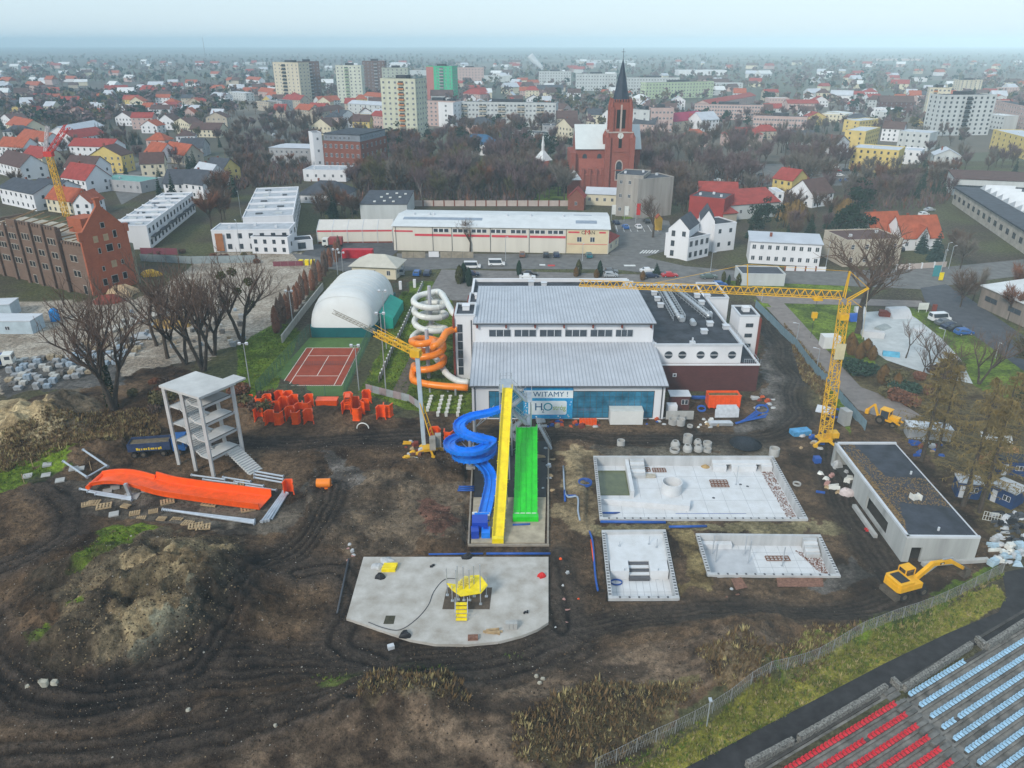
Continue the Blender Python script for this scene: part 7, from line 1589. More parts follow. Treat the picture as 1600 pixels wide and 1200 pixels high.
T_('white stepped terrace block joined to the slate gable house',(1073,408),(1106,400),9,h=6.6,wall='W',rm='d',wf=(2,4),ws=(0,0),win=WIN_D,wsize=(1.2,1.6),name='modern_house',chim=0);T_('second white gabled house with slate roof, of the new pair',(1090,392),(1112,393),11,h=9.6,roof='gy',rh=3.2,wall='W',rm='s',wf=(0,0),ws=(2,2),win=WIN_D,name='modern_house',over=.1,chim=0);T_('white cubic block with balconies behind the new gables',(1113,394),(1146,390),9,h=8.4,wall='W',rm='d',wf=(2,2),ws=(0,0),win=WIN_D,name='modern_house',chim=0)
T_('white two-storey row house with grey roof and low fence',(1169,411),(1279,417),9,h=6.6,wall='W',rm='m',wf=(2,9),ws=(2,1),roof='mono',rh=1.0,name='row_house',chim=1)
T_('grey-beige flat block behind the large bare tree',(1316,417),(1403,414),13,h=7.6,wall='B',rm='b',wf=(2,4),ws=(0,0),name='flat_block',cat='building',chim=2,win=WIN_1)
T_('house with bright orange tiled roof and dark gable dormer',(1360,385),(1407,383),11,h=4.2,roof='gx',rh=5.6,wall='W',rm='o',wf=(1,3),ws=(1,1),name='tiled_house');T_('nearer orange tiled house with white arched dormer',(1407,392),(1468,390),11,h=4.0,roof='gx',rh=5.8,wall='W',rm='o',wf=(1,4),ws=(1,2),name='tiled_house')
for px0,px1,py in ((1378,1388,377),(1430,1448,388)):T_('gabled dormer front of an orange tiled house'+(', dark' if px0<1400 else ', white'),(px0,py+4),(px1,py+4),5,h=4.6,roof='gy',rh=3.0,wall='W' if px0>1400 else 'G',rm='o',wf=(1,1),ws=(0,0),name='dormer_bay',chim=0)
T_('low white garage with slate roof at the street',(1157,446),(1225,447),8,h=3.0,wall='P',rm='s',wf=(0,0),ws=(0,0),name='garage',cat='garage',chim=0)
T_('timber-sided hall with pale skylight roof at the road bend',(1527,478),(1640,530),14,h=5.2,roof='mono',rh=1.6,wall=mk('grey_boards',(.24,.20,.17),.9,.25,.6,streak=True),rm='w',wf=(1,3),ws=(0,0),win=WIN_D,wsize=(4,1.2),name='timber_hall',cat='building',chim=0)
panelfence('garden_wall','white panel wall with red posts before the row house',[(1226,423),(1290,424)],1.3,3.2,[WHITE],(BRICKR,.4),follow=False,corr=False,th=.2);panelfence('garden_wall','pale panel wall before the orange tiled houses',[(1400,422),(1478,417)],1.6,4,[mk('pinkish_wall',(.48,.40,.36))],(WHITE,.4),follow=False,corr=False,th=.2)
sw=bld('long workshop with dark roof and white saw-tooth skylights',(1530,392),(1480,305),46,h=6.5,wall=mk('workshop_wall',(.42,.40,.38),.85,.15,.4),rm='s',wf=(1,14),ws=(1,6),win=WIN_D,wsize=(3.0,1.6),name='workshop',cat='building',chim=0) if False else None
wsA=G(1487,318);wsh=thing('workshop','long workshop with dark roof and white saw-tooth skylights','building',wsA)
e1=(G(1640,425)-wsA);e1.normalize();e2=Vector((-e1.y,e1.x,0));Lw=(G(1640,425)-wsA).length
def wq(a,c,z):return wsA+e1*a+e2*c+Vector((0,0,z))
b=MB();b.prism([(p.x,p.y) for p in (wq(0,0,0),wq(Lw,0,0),wq(Lw,30,0),wq(0,30,0))],0,6.2);b.build('wall',mk('workshop_wall',(.42,.38,.33),.85,.2,.4),wsh)
b=MB();b.prism([(p.x,p.y) for p in (wq(-.6,-.6,0),wq(Lw,-.6,0),wq(Lw,30.5,0),wq(-.6,30.5,0))],6.203,6.7);b.build('roof',SLATE,wsh)
for k in range(15):
 b=MB();a0=1+k*(Lw-2)/15;a1=a0+(Lw-2)/15*.92;p=[wq(a0,8.5,6.71),wq(a1,8.5,6.71),wq(a1,19,6.71),wq(a0,19,6.71),wq(a1,8.5,9.0),wq(a1,19,9.0)]
 b.add(p,[(0,1,4),(3,5,2),(0,4,5,3),(1,2,5,4),(0,3,2,1)]);b.build('skylight',mk('skylight_white',(.68,.70,.72),.4,.06,.4),wsh)
for k in range(16):
 A=wq(1+k*(Lw-3)/16,-.02,2.2);inst('window',WIN_D,wsh,A-wsh.location,math.atan2(e1.y,e1.x),(2.6,1,1.8))
T_('long low building with brown roof and row of windows behind the workshop',(1487,305),(1640,312),14,h=7,roof='mono',rh=1.8,wall='P',rm='b',wf=(1,22),ws=(0,0),win=WIN_D,wsize=(2.0,1.6),name='low_building',cat='building',chim=0)
# church
cA=G(962,298);ch=thing('church','red brick church with tall slate spire and white roof','church',cA);cx0=cA.x;cyy=cA.y
CBR=brickmat('church_brick',(.26,.07,.05),(.33,.10,.07),(.18,.10,.08),.8);PALES=mk('pale_stone',(.45,.36,.32),.9,.1,.5)
tx,ty,tw=at(968,240,cyy).x,cyy+5,10.5
zt1=at(968,207,cyy).z;zt2=at(968,160,cyy).z;zs=at(973,92,cyy+5).z
b=MB();b.box(tx-tw/2,tx+tw/2,ty-tw/2,ty+tw/2,0,zt1);b.build('tower_base',CBR,ch)
b=MB();b.box(tx-tw*.36,tx+tw*.36,ty-tw*.36,ty+tw*.36,zt1,zt2);b.build('belfry',CBR,ch)
for sx in (-1,1):
 for sy in (-1,1):
  b=MB();b.box(tx+sx*tw/2-1.1,tx+sx*tw/2+1.1,ty+sy*tw/2-1.1,ty+sy*tw/2+1.1,0,zt1*.92);b.cyl((tx+sx*tw/2,ty+sy*tw/2,zt1*.92),(tx+sx*tw/2,ty+sy*tw/2,zt1*.92+2.4),1.2,.1,n=4);b.build('buttress',CBR,ch)
  b=MB();b.box(tx+sx*tw*.38-.8,tx+sx*tw*.38+.8,ty+sy*tw*.38-.8,ty+sy*tw*.38+.8,zt1,zt2-2);b.cyl((tx+sx*tw*.38,ty+sy*tw*.38,zt2-2),(tx+sx*tw*.38,ty+sy*tw*.38,zt2+1.8),.9,.08,n=4);b.build('pinnacle',CBR,ch)
for z in (zt1*.36,zt1*.68,zt1):b=MB();b.box(tx-tw/2-.25,tx+tw/2+.25,ty-tw/2-.25,ty+tw/2+.25,z-.2,z+.25);b.build('string_course',PALES if z==zt1 else CBR,ch)
for q,s in enumerate((-1.15,1.15)):b=MB();b.box(tx+s*1.0-.75,tx+s*1.0+.75,ty-tw*.36-.06,ty-tw*.36-.004,zt1+1.5,zt2-3);b.build('louvre',HOLE,ch)
b=MB();b.box(tx-.35,tx+.35,ty-tw*.36-.2,ty-tw*.36-.004,zt1+.3,zt2-1);b.build('mullion',PALES,ch)
for k in range(7):b=MB();x=tx-tw*.36+.35+k*(tw*.72-.7)/6;b.box(x-.3,x+.3,ty-tw*.36-.2,ty+tw*.36+.2,zt2,zt2+1.1);b.build('merlon',CBR,ch)
b=MB();b.cyl((tx,ty,zt2+.4),(tx,ty,zs),tw*.34,.12,n=8);b.build('spire',mk('spire_slate',(.03,.045,.07),.6,.15,.5),ch)
b=MB();b.bar((tx,ty,zs-.4),(tx,ty,zs+4),.16);b.bar((tx-.8,ty,zs+2.7),(tx+.8,ty,zs+2.7),.14);b.build('cross',DGREY,ch)
b=MB();zc2=at(970,212,cyy).z;b.cyl((tx,ty-tw/2-.12,zc2),(tx,ty-tw/2-.01,zc2),1.25,n=20);b.build('clock_face',WPLAS,ch);b=MB();b.bar((tx,ty-tw/2-.16,zc2),(tx+.5,ty-tw/2-.16,zc2+.6),.12,.06);b.bar((tx,ty-tw/2-.16,zc2),(tx,ty-tw/2-.16,zc2-.9),.12,.06);b.build('clock_hands',BLKP,ch)
def arch(x,z0,z1,w,y,mat,par,dep=.08):
 b=MB();r_=w/2;pts=[(x-r_,z0),(x+r_,z0)]+[(x+r_*math.cos(t),z1-r_+r_*1.3*math.sin(t)) for t in np.linspace(0,math.pi,9)];n=len(pts)
 b.add([(a,y-dep,c) for a,c in pts]+[(a,y-.004,c) for a,c in pts],[tuple(range(n))]+[((i+1)%n,i,n+i,n+(i+1)%n) for i in range(n)]);return b.build('window',mat,par)
arch(tx,zt1*.18,zt1*.52,3.2,ty-tw/2,PALES,ch,.1);arch(tx,zt1*.2,zt1*.5,2.5,ty-tw/2-.1,GLASSD,ch,.05);arch(tx,zt1*.74,zt1*.9,1.4,ty-tw/2,HOLE,ch)
nl,nr,nh=at(897,270,cyy+14).x,at(995,270,cyy+14).x,at(900,232,cyy+8).z
b=MB();b.box(nl,nr,cyy+8,cyy+26,0,nh);b.build('nave_wall',CBR,ch)
nz=at(900,194,cyy+17).z
b=MB();slabpoly(b,[(nl-.3,cyy+7.2,nh-.2),(nr+.3,cyy+7.2,nh-.2),(nr+.3,cyy+17,nz),(nl-.3,cyy+17,nz)],.3);slabpoly(b,[(nl-.3,cyy+26.8,nh-.2),(nr+.3,cyy+26.8,nh-.2),(nr+.3,cyy+17,nz),(nl-.3,cyy+17,nz)],.3);b.build('roof',mk('church_roof',(.58,.62,.62),.5,.06,.3),ch)
b=MB();b.add([(nl,cyy+8,nh),(nl,cyy+26,nh),(nl,cyy+17,nz-.3),(nr,cyy+8,nh),(nr,cyy+26,nh),(nr,cyy+17,nz-.3)],[(0,2,1),(3,4,5)]);b.build('gable',CBR,ch)
b=MB();b.box(nl-2.4,nl+.0,cyy+6.5,cyy+27.5,0,nh*.9);b.build('transept',CBR,ch)
for x in (nl+4,nl+10.5):arch(x,nh*.35,nh*.85,2.0,cyy+8,GLASSD,ch)
for x in (nr-3,):arch(x,nh*.35,nh*.85,1.6,cyy+8,GLASSD,ch)
b=MB();q0,q1=at(905,290,cyy+1).x,tx-tw/2-.2;b.add([(q0,cyy+1,0),(q1,cyy+1,0),(q1,cyy+7.95,0),(q0,cyy+7.95,0),(q0,cyy+1,nh*.4),(q1,cyy+1,nh*.4),(q1,cyy+7.95,nh*.75),(q0,cyy+7.95,nh*.75)],[(0,1,5,4),(1,2,6,5),(3,0,4,7),(4,5,6,7),(2,3,7,6)]);b.build('aisle',CBR,ch)
for k in range(4):b=MB();x=q0+1.5+k*(q1-q0-2)/3.3;b.box(x-.5,x+.5,cyy+.4,cyy+7,0,nh*.55);b.build('buttress',CBR,ch)
cp=G(848,285);cq=thing('chapel','tiny brick chapel with white roof and pointed turret in the churchyard','chapel',cp)
b=MB();b.box(cp.x-3,cp.x+3,cp.y,cp.y+8,0,at(848,252,cp.y).z);b.build('wall',CBR,cq);hz_=at(848,252,cp.y).z
b=MB();b.cyl((cp.x,cp.y+4,hz_),(cp.x,cp.y+4,hz_+4.5),4.6,.6,n=4);b.build('roof',RTL['w'],cq);b=MB();b.cyl((cp.x,cp.y+4,hz_+3.5),(cp.x,cp.y+4,hz_+6.5),.8,.7,n=6);b.cyl((cp.x,cp.y+4,hz_+6.5),(cp.x,cp.y+4,hz_+11),.9,.05,n=6);b.build('turret',RTL['w'],cq)
# tower blocks
WBLK=winmesh('block_window',WHITE,GLASSD,1,fw=.09)
def tower_block(label,pL,pR,depth,ytop,wall,cols,rows,balc=None,scols=3,acc=None,win=WBLK):
 A,B=G(*pL),G(*pR);w=(B-A).length;h=at(pL[0],ytop,A.y).z
 r=thing('tower_block',label,'apartment block',A,math.atan2((B-A).y,(B-A).x))
 b=MB();b.box(0,w,0,depth,0,h);b.build('wall',wall,r,world=False);b=MB();b.box(.3,w-.3,.3,depth-.3,h+.003,h+.3);b.box(w*.35,w*.65,depth*.3,depth*.7,h+.303,h+2.6);b.build('roof',DARKROOF,r,world=False)
 b=MB();b.box(-.1,w+.1,-.1,.25,h+.002,h+.7);b.box(-.1,.25,.25,depth,h+.002,h+.7);b.box(w-.25,w+.1,.25,depth,h+.002,h+.7);b.build('parapet',wall,r,world=False)
 if acc:b=MB();b.box(w*acc[0],w*acc[1],-.12,-.005,0,h);b.build('stripe',acc[2],r,world=False)
 fh=h/rows;cw=w/cols
 for i in range(rows):
  for j in range(cols):
   if balc and j in balc[0]:
    b=BALC.setdefault((round(cw,2),id(balc[1])),None)
    if b is None:
     m=MB();m.box(.1,cw-.1,-1.1,0,0,.15);m.box(.1,cw-.1,-1.1,-1.02,.15,1.1);m.box(.1,.18,-1.02,0,.15,1.1);m.box(cw-.18,cw-.1,-1.02,0,.15,1.1);b=BALC[(round(cw,2),id(balc[1]))]=m.mesh('balcony',[balc[1]])
    inst('balcony',b,r,(cw*j,-.01,fh*i+.3));inst('window',WIN_D,r,(cw*j+.3,-.01,fh*i+.9),0,(cw-.6,1,1.5))
   else :inst('window',win,r,(cw*(j+.5)-min(1.5,cw*.7)/2,-.01,fh*i+.8),0,(min(1.5,cw*.7),1,1.5))
  for j in range(scols):
   y=depth*(j+.5)/scols
   if A.x<0:inst('window',win,r,(w+.01,y-.7,fh*i+.8),R(90),(1.4,1,1.5))
   else :inst('window',win,r,(-.01,y+.7,fh*i+.8),R(-90),(1.4,1,1.5))
 return r
BALC={}
CRT=mk('cream_panel_tower',(.56,.50,.38),.85,.1,.3,streak=True);BRT=mk('brown_panel_tower',(.16,.10,.09),.85,.12,.3);GNT=mk('green_panel',(.05,.42,.22),.85,.1,.3);ORB=mk('orange_balcony',(.50,.20,.08),.8,.1)
tower_block('cream tower block with dark balcony strip',(433,158),(472,160),16,98,CRT,6,11,((2,),BLKP));tower_block('dark brown tower block beside the cream one',(469,157),(504,156),16,97,BRT,6,11,((3,),GREYR))
tower_block('pale green and white tower block',(529,161),(568,161),16,103,mk('pale_tower',(.58,.60,.50),.85,.1,.3),6,11,((2,),mk('lime_balcony',(.36,.46,.30),.8,.1)));tower_block('brown tower block behind the tall pale one',(570,152),(604,152),16,96,BRT,6,11,((3,),GREYR))
tower_block('grey-green tower block rising behind the tallest',(600,165),(640,165),16,107,mk('greygreen_tower',(.38,.42,.36),.85,.1,.3),6,12);tower_block('tallest pale tower block with orange balconies',(600,213),(653,215),18,124,mk('pale_yellow_tower',(.54,.54,.42),.85,.1,.3,streak=True),6,11,((3,),ORB),4)
tower_block('bright green tower block with a red stripe',(668,157),(708,158),15,104,GNT,6,11,((3,),GREYR),acc=(.0,.28,mk('salmon_stripe',(.42,.15,.13),.8,.1)))
tower_block('grey panel tower block with dark central strip',(1461,212),(1543,211),16,150,PANELG,9,9,((4,),BLKP),win=winmesh('ribbon_window',DGREY,GLASSD,1));tower_block('yellow-white tower block left of the grey panel one',(1443,186),(1476,187),16,138,mk('yellowish_tower',(.58,.53,.40),.85,.1,.3),5,8,((1,),ORB));tower_block('pale distant tower block behind the grey panel one',(1496,150),(1530,150),16,126,CRT,5,8)
tower_block('long grey slab block with brown balconies',(714,196),(868,199),13,160,PANELG,26,5,(tuple(i for i in range(26) if i%5 in (1,2)),BEIGE));tower_block('pink panel block with white end wall',(652,196),(712,198),13,158,PINKR,9,6);tower_block('white-ended low block beside the tallest tower',(686,198),(709,199),20,161,WHITE,1,5)
tower_block('long white slab block near the chimney smoke',(842,133),(892,133),12,112,PANELG,12,5,win=WIN_1);tower_block('long pale slab block left of the spire',(900,142),(962,142),12,116,PANELG,14,5,win=WIN_1);tower_block('pale slab block right of the spire',(980,146),(1060,146),12,122,PANELG,18,5,win=WIN_1);tower_block('pale green slab block behind the pink roofs',(1008,155),(1113,152),12,130,GRNR,22,5,win=WIN_1);tower_block('pink slab block on the far left of the long slabs',(712,132),(756,132),12,106,PINKR,9,6,win=WIN_1);tower_block('long pink panel block with many windows at the far right',(1545,190),(1640,215),12,158,PINKR,24,5)
tower_block('long pink four-storey block right of the church',(1084,186),(1190,188),12,164,PINKR,24,4);tower_block('pink long block beyond the leafless avenue',(1175,205),(1258,208),12,182,PINKR,18,3);tower_block('pale pink corner tenement right of the spire',(1015,207),(1050,207),14,170,PINKR,6,4);tower_block('white corner tenement end wall',(983,205),(1013,207),14,172,PANELG,2,4)
# houses of the town; each row: corner pixels, depth, height, roof, rise, wall, roof colour, windows
HOUSES=[(95,128,128,128,12,5,'gx',4,'W','o'),(2,195,22,200,12,5,'gy',4,'W','b'),(12,205,40,212,14,5,'gx',5,'C','o'),(30,230,72,238,12,6,'gx',4.5,'W','o'),(0,245,40,248,11,6,'gx',4.5,'W','o'),(38,262,70,266,12,6,'gx',4.5,'C','r'),(0,272,36,282,12,6,'gx',5,'W','b'),(4,318,58,330,14,6.5,'gx',3,'W','s'),(50,318,92,322,12,6,'gx',3.2,'W','s'),(95,168,124,168,12,6,'gx',4,'W','r'),(128,172,158,172,13,6,'flat',0,'W','m'),(165,176,205,176,13,6,'flat',0,'W','m'),(182,196,208,197,10,6,'gy',4,'W','b'),(110,222,165,210,13,6,'gx',3.5,'W','m'),(118,232,168,224,13,6,'gx',4,'W','r'),(112,248,178,250,12,7,'gx',3.5,'W','r'),(105,285,150,287,12,7,'gx',4.5,'W','b'),(100,298,138,304,12,6,'gx',5.5,'W','r'),(150,296,222,302,13,4.5,'flat',0,'G','c'),(76,330,118,336,10,5,'gx',4,'C','o'),(118,338,146,338,10,5,'gy',3.4,'W','o'),(225,178,246,180,10,6,'gx',3.5,'K','r'),(250,176,272,178,10,6,'gy',3.5,'W','r'),(275,208,298,212,10,8,'gy',3,'C','b'),(298,214,344,215,12,5,'gx',4,'C','b'),(228,252,252,256,11,5,'gx',5,'W','o'),(256,252,290,258,11,5,'gx',5,'B','o'),(282,245,318,245,12,5,'gx',4.5,'G','s'),(300,290,326,296,11,5,'gx',5,'W','m'),(322,282,350,285,11,5.5,'gx',4.5,'Y','s'),(258,305,300,306,11,5,'gx',5,'W','s'),(290,308,320,312,11,6,'gx',5,'W','s'),(290,135,308,135,10,5,'gx',4,'W','o'),(328,146,354,146,10,6,'hip',4,'W','o'),(330,156,352,158,10,5,'gx',3,'W','m'),(358,155,385,158,10,8,'flat',0,'P','m'),(380,150,402,150,10,6,'gx',3.5,'K','o'),(385,130,405,132,10,6,'gx',4,'W','o'),(404,152,425,155,10,7,'gx',4,'K','o'),(420,172,442,174,12,9,'flat',0,'G','d'),(402,172,422,174,12,8,'flat',0,'B','d'),(443,168,470,170,12,8,'gx',4,'B','r'),(462,186,485,188,12,8,'gx',4,'B','o'),(480,184,504,186,12,8,'gx',4,'K','r'),(504,196,540,190,12,10,'gx',3,'B','b'),(488,210,518,212,11,6,'gy',5,'C','b'),(532,196,558,192,10,6,'gy',4.5,'W','s'),(500,166,532,164,12,5,'gx',4,'P','o'),(568,162,596,165,12,8,'gx',3.5,'P','o'),(545,178,600,182,12,9,'gx',2.5,'P','m'),(560,195,602,196,12,8,'flat',0,'C','m'),(580,200,604,202,12,9,'gx',3,'K','r'),(722,158,750,160,14,8,'hip',5,'K','r'),(728,208,764,210,12,6,'hip',5,'K','s'),(718,240,766,244,12,6,'hip',5,'W',mk('blue_roof',(.03,.10,.20),.6,.15,.4)),(800,140,815,142,10,6,'gx',4,'K','r'),(812,150,838,150,12,6,'gx',4,'K','o'),(840,148,880,148,14,6,'gx',5,'G','s'),(852,182,880,184,12,7,'gx',4,'K','b'),(870,200,902,200,12,7,'gx',5,'B','b'),(868,218,893,222,10,9,'gy',5,'C','b'),(848,216,880,216,12,8,'flat',0,'G','d'),(800,222,850,224,12,6,'flat',0,'P','d'),(918,196,940,196,12,8,'gx',4,'C','s'),(940,196,955,197,12,8,'gy',4,'W','s'),(985,163,1008,164,12,6,'hip',4,'W','w'),(988,206,1022,208,12,6,'gx',6,'K','s'),(1050,200,1076,203,12,6,'gx',5,'K','r'),(1052,206,1100,200,14,7,'gx',5,'B',mk('magenta_roof',(.30,.02,.07),.7,.1,.4)),(1095,206,1122,204,14,8,'gx',5,'W','m'),(1060,228,1102,230,12,6,'hip',4,'K','o'),(1108,175,1180,160,14,7,'gx',3,'K','r'),(1140,230,1190,228,12,7,'hip',4,'K','r'),(1200,165,1232,165,12,7,'flat',0,'K','w'),(1230,172,1278,172,14,6,'gx',3,'K','r'),(1330,158,1350,158,12,7,'gx',3,'P','r'),(1355,165,1375,165,12,8,'gx',3,'W','r'),(1372,175,1425,176,14,9,'gx',5,'D','b'),(1290,186,1320,190,12,6,'flat',0,'P','w'),(1282,190,1318,192,12,6,'flat',0,'C','w'),(1360,182,1395,185,12,7,'flat',0,'W','w'),(1385,192,1410,190,12,8,'flat',0,'P','w'),(1340,208,1372,204,12,8,'flat',0,'Y','m'),(1348,236,1370,228,12,11,'flat',0,'Y','m'),(1302,242,1325,238,10,6,'gy',4,'W','b'),(1325,266,1398,272,18,11,'flat',0,'Y','m'),(1400,232,1448,236,16,10,'flat',0,'P','m'),(1375,220,1408,222,12,8,'gx',4,'W','b'),(1395,255,1435,258,14,7,'flat',0,'W','m'),(1455,268,1496,270,12,8,'gy',3,'P','m'),(1545,232,1602,250,16,11,'flat',0,'Y','m'),(1535,200,1565,204,12,10,'flat',0,'P','w'),(1424,128,1448,128,10,6,'flat',0,'W','w'),(1390,128,1405,128,10,6,'gx',4,'K','r'),(1562,148,1592,148,10,8,'flat',0,'K','w'),(1205,300,1235,305,12,6,'gx',4,'Y','r'),(1268,325,1300,320,12,5,'gx',5,'W','b'),(1210,325,1222,325,10,6,'flat',0,'W','m'),(170,118,186,118,10,5,'gx',4,'K','o'),(60,130,78,131,10,5,'gx',3,'W','m'),(120,112,145,112,14,5,'flat',0,'W','w'),(30,104,70,104,18,6,'flat',0,'P','w'),(380,101,420,101,25,6,'flat',0,'P','w'),(605,104,640,104,25,7,'hip',3,'W','w'),(1060,118,1135,118,40,9,'flat',0,'W','w'),(900,98,990,98,40,7,'flat',0,'P','w'),(1370,95,1440,95,40,6,'flat',0,'K','w'),(640,118,668,118,14,9,'flat',0,'P','w'),(756,128,800,128,14,9,'flat',0,'P','w'),(1110,140,1160,140,14,8,'flat',0,'P','w')]
CN={'W':'white','C':'cream','G':'grey','P':'pale grey','B':'beige','K':'pinkish','Y':'yellow','N':'pale green','R':'brick','D':'dark brick'}
RN={'o':'orange tiled','r':'red','b':'brown','s':'slate','d':'black','m':'grey metal','c':'copper-green','w':'white'}
SH={'gx':'gabled','gy':'gable-fronted','hip':'hip-roofed','flat':'flat-roofed','mono':'lean-to'}
for q in HOUSES:
 x0,y0,x1,y1,dp,hh,rf,rs_,wl,rm=q
 far=y0<165
 where='in the left suburb' if x0<420 and not far else 'near the tower blocks' if x0<720 and not far else 'in the streets behind the church' if x0<1200 and not far else 'beyond the leafless park avenue' if not far else 'in the hazy distance'
 rn=RN[rm] if isinstance(rm,str) else 'blue' if 'blue' in rm.name else 'magenta'
 lb=f"{CN[wl]} {SH[rf]} house with {rn} roof {where}"
 A=G(x0,y0);wd=(G(x1,y1)-A).length;nc=max(1,min(7,int(wd/3.0)));fl_=max(1,round(hh/3.1))
 if y0<135:nc=0
 clean(bld(lb,(x0,y0),(x1,y1),dp,h=hh,roof=rf,rh=rs_,wall=wl,rm=rm,wf=(fl_,nc),ws=(fl_,2 if y0>150 else 0),chim=1 if y0>150 else 0,group=lb,win=WIN_W if wl in 'RDKGB' else WIN_D,sides='R' if x0<800 else 'L'))
 # trees
BARK=mk('bark',(.075,.058,.045),.95,.3,2);BARKP=mk('pale_bark',(.24,.21,.19),.9,.25,2)
TWIG=mk('twigs_brown',(.135,.088,.066),.95,.25,.5);TWIGP=mk('twigs_purple',(.150,.096,.098),.95,.25,.3);TWIGG=mk('twigs_grey',(.175,.148,.125),.95,.25,.3);TWIGR=mk('twigs_rust',(.195,.085,.050),.95,.25,.3);TWIGO=mk('twigs_olive',(.125,.108,.048),.95,.3,.3)
NEED=mk('needles',(.012,.032,.018),.9,.35,.4);NEEDB=mk('blue_needles',(.025,.05,.045),.9,.3,.5);LARCH=mk('larch_needles',(.20,.145,.055),.95,.35,.6);GOLD=mk('willow_gold',(.22,.135,.045),.95,.3,.5);IVY=mk('ivy',(.012,.024,.008),.9,.4,1.5);MISTL=mk('mistletoe',(.075,.075,.015),.9,.3,1);THUJA=mk('thuja',(.055,.055,.014),.9,.4,1);THUJB=mk('thuja_bronze',(.13,.07,.022),.9,.35,1);JUNI=mk('juniper',(.035,.075,.05),.9,.35,1)
def limb(b,p0,p1,r0,r1,n=4):b.cyl(p0,p1,r0,r1,n,cap=False)
def bare(seed,h,spread,trunk=.3,lv=5,nb=(3,4),r0=.32,fine=.035,up=.25,stems=1):
 rs=random.Random(seed);tb,cb_=MB(),MB()
 def grow(p,d,L,r,l):
  k=3 if l<3 else 2;q=p;dd=d
  for i in range(k):
   dd=(dd+Vector((rs.uniform(-1,1),rs.uniform(-1,1),rs.uniform(-.6,1)))*.17).normalized();q2=q+dd*(L/k);ra=max(fine*.6,r*(1-.28*i/k));rb_=max(fine*.6,r*(1-.28*(i+1)/k))
   limb(tb if l<2 else cb_,q,q2,ra,rb_,5 if l<2 else 3);q=q2
   if l>=1 and i<k-1 and l<lv:br(q,dd,L*.62,r*.5,l+1)
  if l<lv:
   for j in range(rs.randint(*nb)):br(q,dd,L*rs.uniform(.6,.82),r*.6,l+1)
 def br(p,d,L,r,l):
  a=Vector((rs.uniform(-1,1),rs.uniform(-1,1),rs.uniform(-.35,.75))).normalized()
  nd=(d*.75+a*spread+Vector((0,0,up*.4))).normalized();grow(p,nd,L,r,l)
 for s in range(stems):
  d0=Vector((rs.uniform(-.12,.12),rs.uniform(-.12,.12),1)) if stems==1 else Vector((math.cos(s*2.1)*.28,math.sin(s*2.1)*.28,1)).normalized()
  q=Vector((0,0,-.3));k=4;L=h*trunk
  for i in range(k):q2=q+(d0+Vector((rs.uniform(-.1,.1),rs.uniform(-.1,.1),0))).normalized()*L/k;limb(tb,q,q2,r0*(1.15-.1*i if i==0 else 1-.08*i),r0*(1-.08*(i+1)),7);q=q2
  for j in range(rs.randint(3,4)):br(q,d0,h*.26,r0*.62,1)
 return tb,cb_
def protot(name,mk_,tm,cm):
 tb,cb_=mk_;return (tb.mesh(name+'_trunk',[tm],True),cb_.mesh(name+'_crown',[cm]))
def cloud(b,n,c,rad,size,rs,aspect=2.2,shell=.3,drop=0,thin=1.0):
 for _ in range(n):
  while 1:
   v=Vector((rs.uniform(-1,1),rs.uniform(-1,1),rs.uniform(-1,1)))
   if v.length<=1:break
  v=v.normalized()*(shell+(1-shell)*v.length) if v.length>1e-3 else v
  p=Vector((c[0]+v.x*rad[0],c[1]+v.y*rad[1],c[2]+v.z*rad[2]));s=size*rs.uniform(.6,1.4)
  a=Vector((rs.uniform(-1,1),rs.uniform(-1,1),rs.uniform(-1,1)-drop)).normalized();t=a.cross(Vector((rs.uniform(-1,1),rs.uniform(-1,1),rs.uniform(-1,1)))).normalized()
  b.add([p-a*s*.5*aspect,p+t*s*.5*thin,p+a*s*.5*aspect,p-t*s*.5*thin],[(0,1,2,3)])
def fuzzy(seed,h,w,n=620,tw=.19,tall=.75):
 rs=random.Random(seed);tb,cb_=MB(),MB();top=Vector((rs.uniform(-.3,.3),rs.uniform(-.3,.3),h*.45));limb(tb,(0,0,-.3),top,.28,.18,6)
 tips=[]
 for k in range(9):
  a=2*math.pi*k/9+rs.uniform(-.3,.3);q=Vector((math.cos(a)*w*.32*rs.uniform(.5,1.1),math.sin(a)*w*.32*rs.uniform(.5,1.1),h*rs.uniform(.6,.85)));p0=Vector((0,0,h*rs.uniform(.2,.42)));limb(tb,p0,q,.12,.05,4);tips.append((p0,q))
 for _ in range(n):
  p0,q=rs.choice(tips);p=p0.lerp(q,rs.uniform(.35,1.05));d=(Vector((p.x,p.y,(p.z-h*.4)*.9)).normalized()+Vector((rs.uniform(-1,1),rs.uniform(-1,1),rs.uniform(-.3,1)))*.7).normalized()
  L=w*rs.uniform(.12,.30);e=p+d*L;sd=d.cross(Vector((rs.uniform(-1,1),rs.uniform(-1,1),rs.uniform(-1,1)))).normalized()*tw
  cb_.add([p-sd*.5,p+sd*.5,e],[(0,1,2)])
  for j in range(2):
   m=p.lerp(e,rs.uniform(.3,.9));f=m+(d+Vector((rs.uniform(-1,1),rs.uniform(-1,1),rs.uniform(-.5,1)))*.8).normalized()*L*.6;cb_.add([m-sd*.35,m+sd*.35,f],[(0,1,2)])
 return tb,cb_
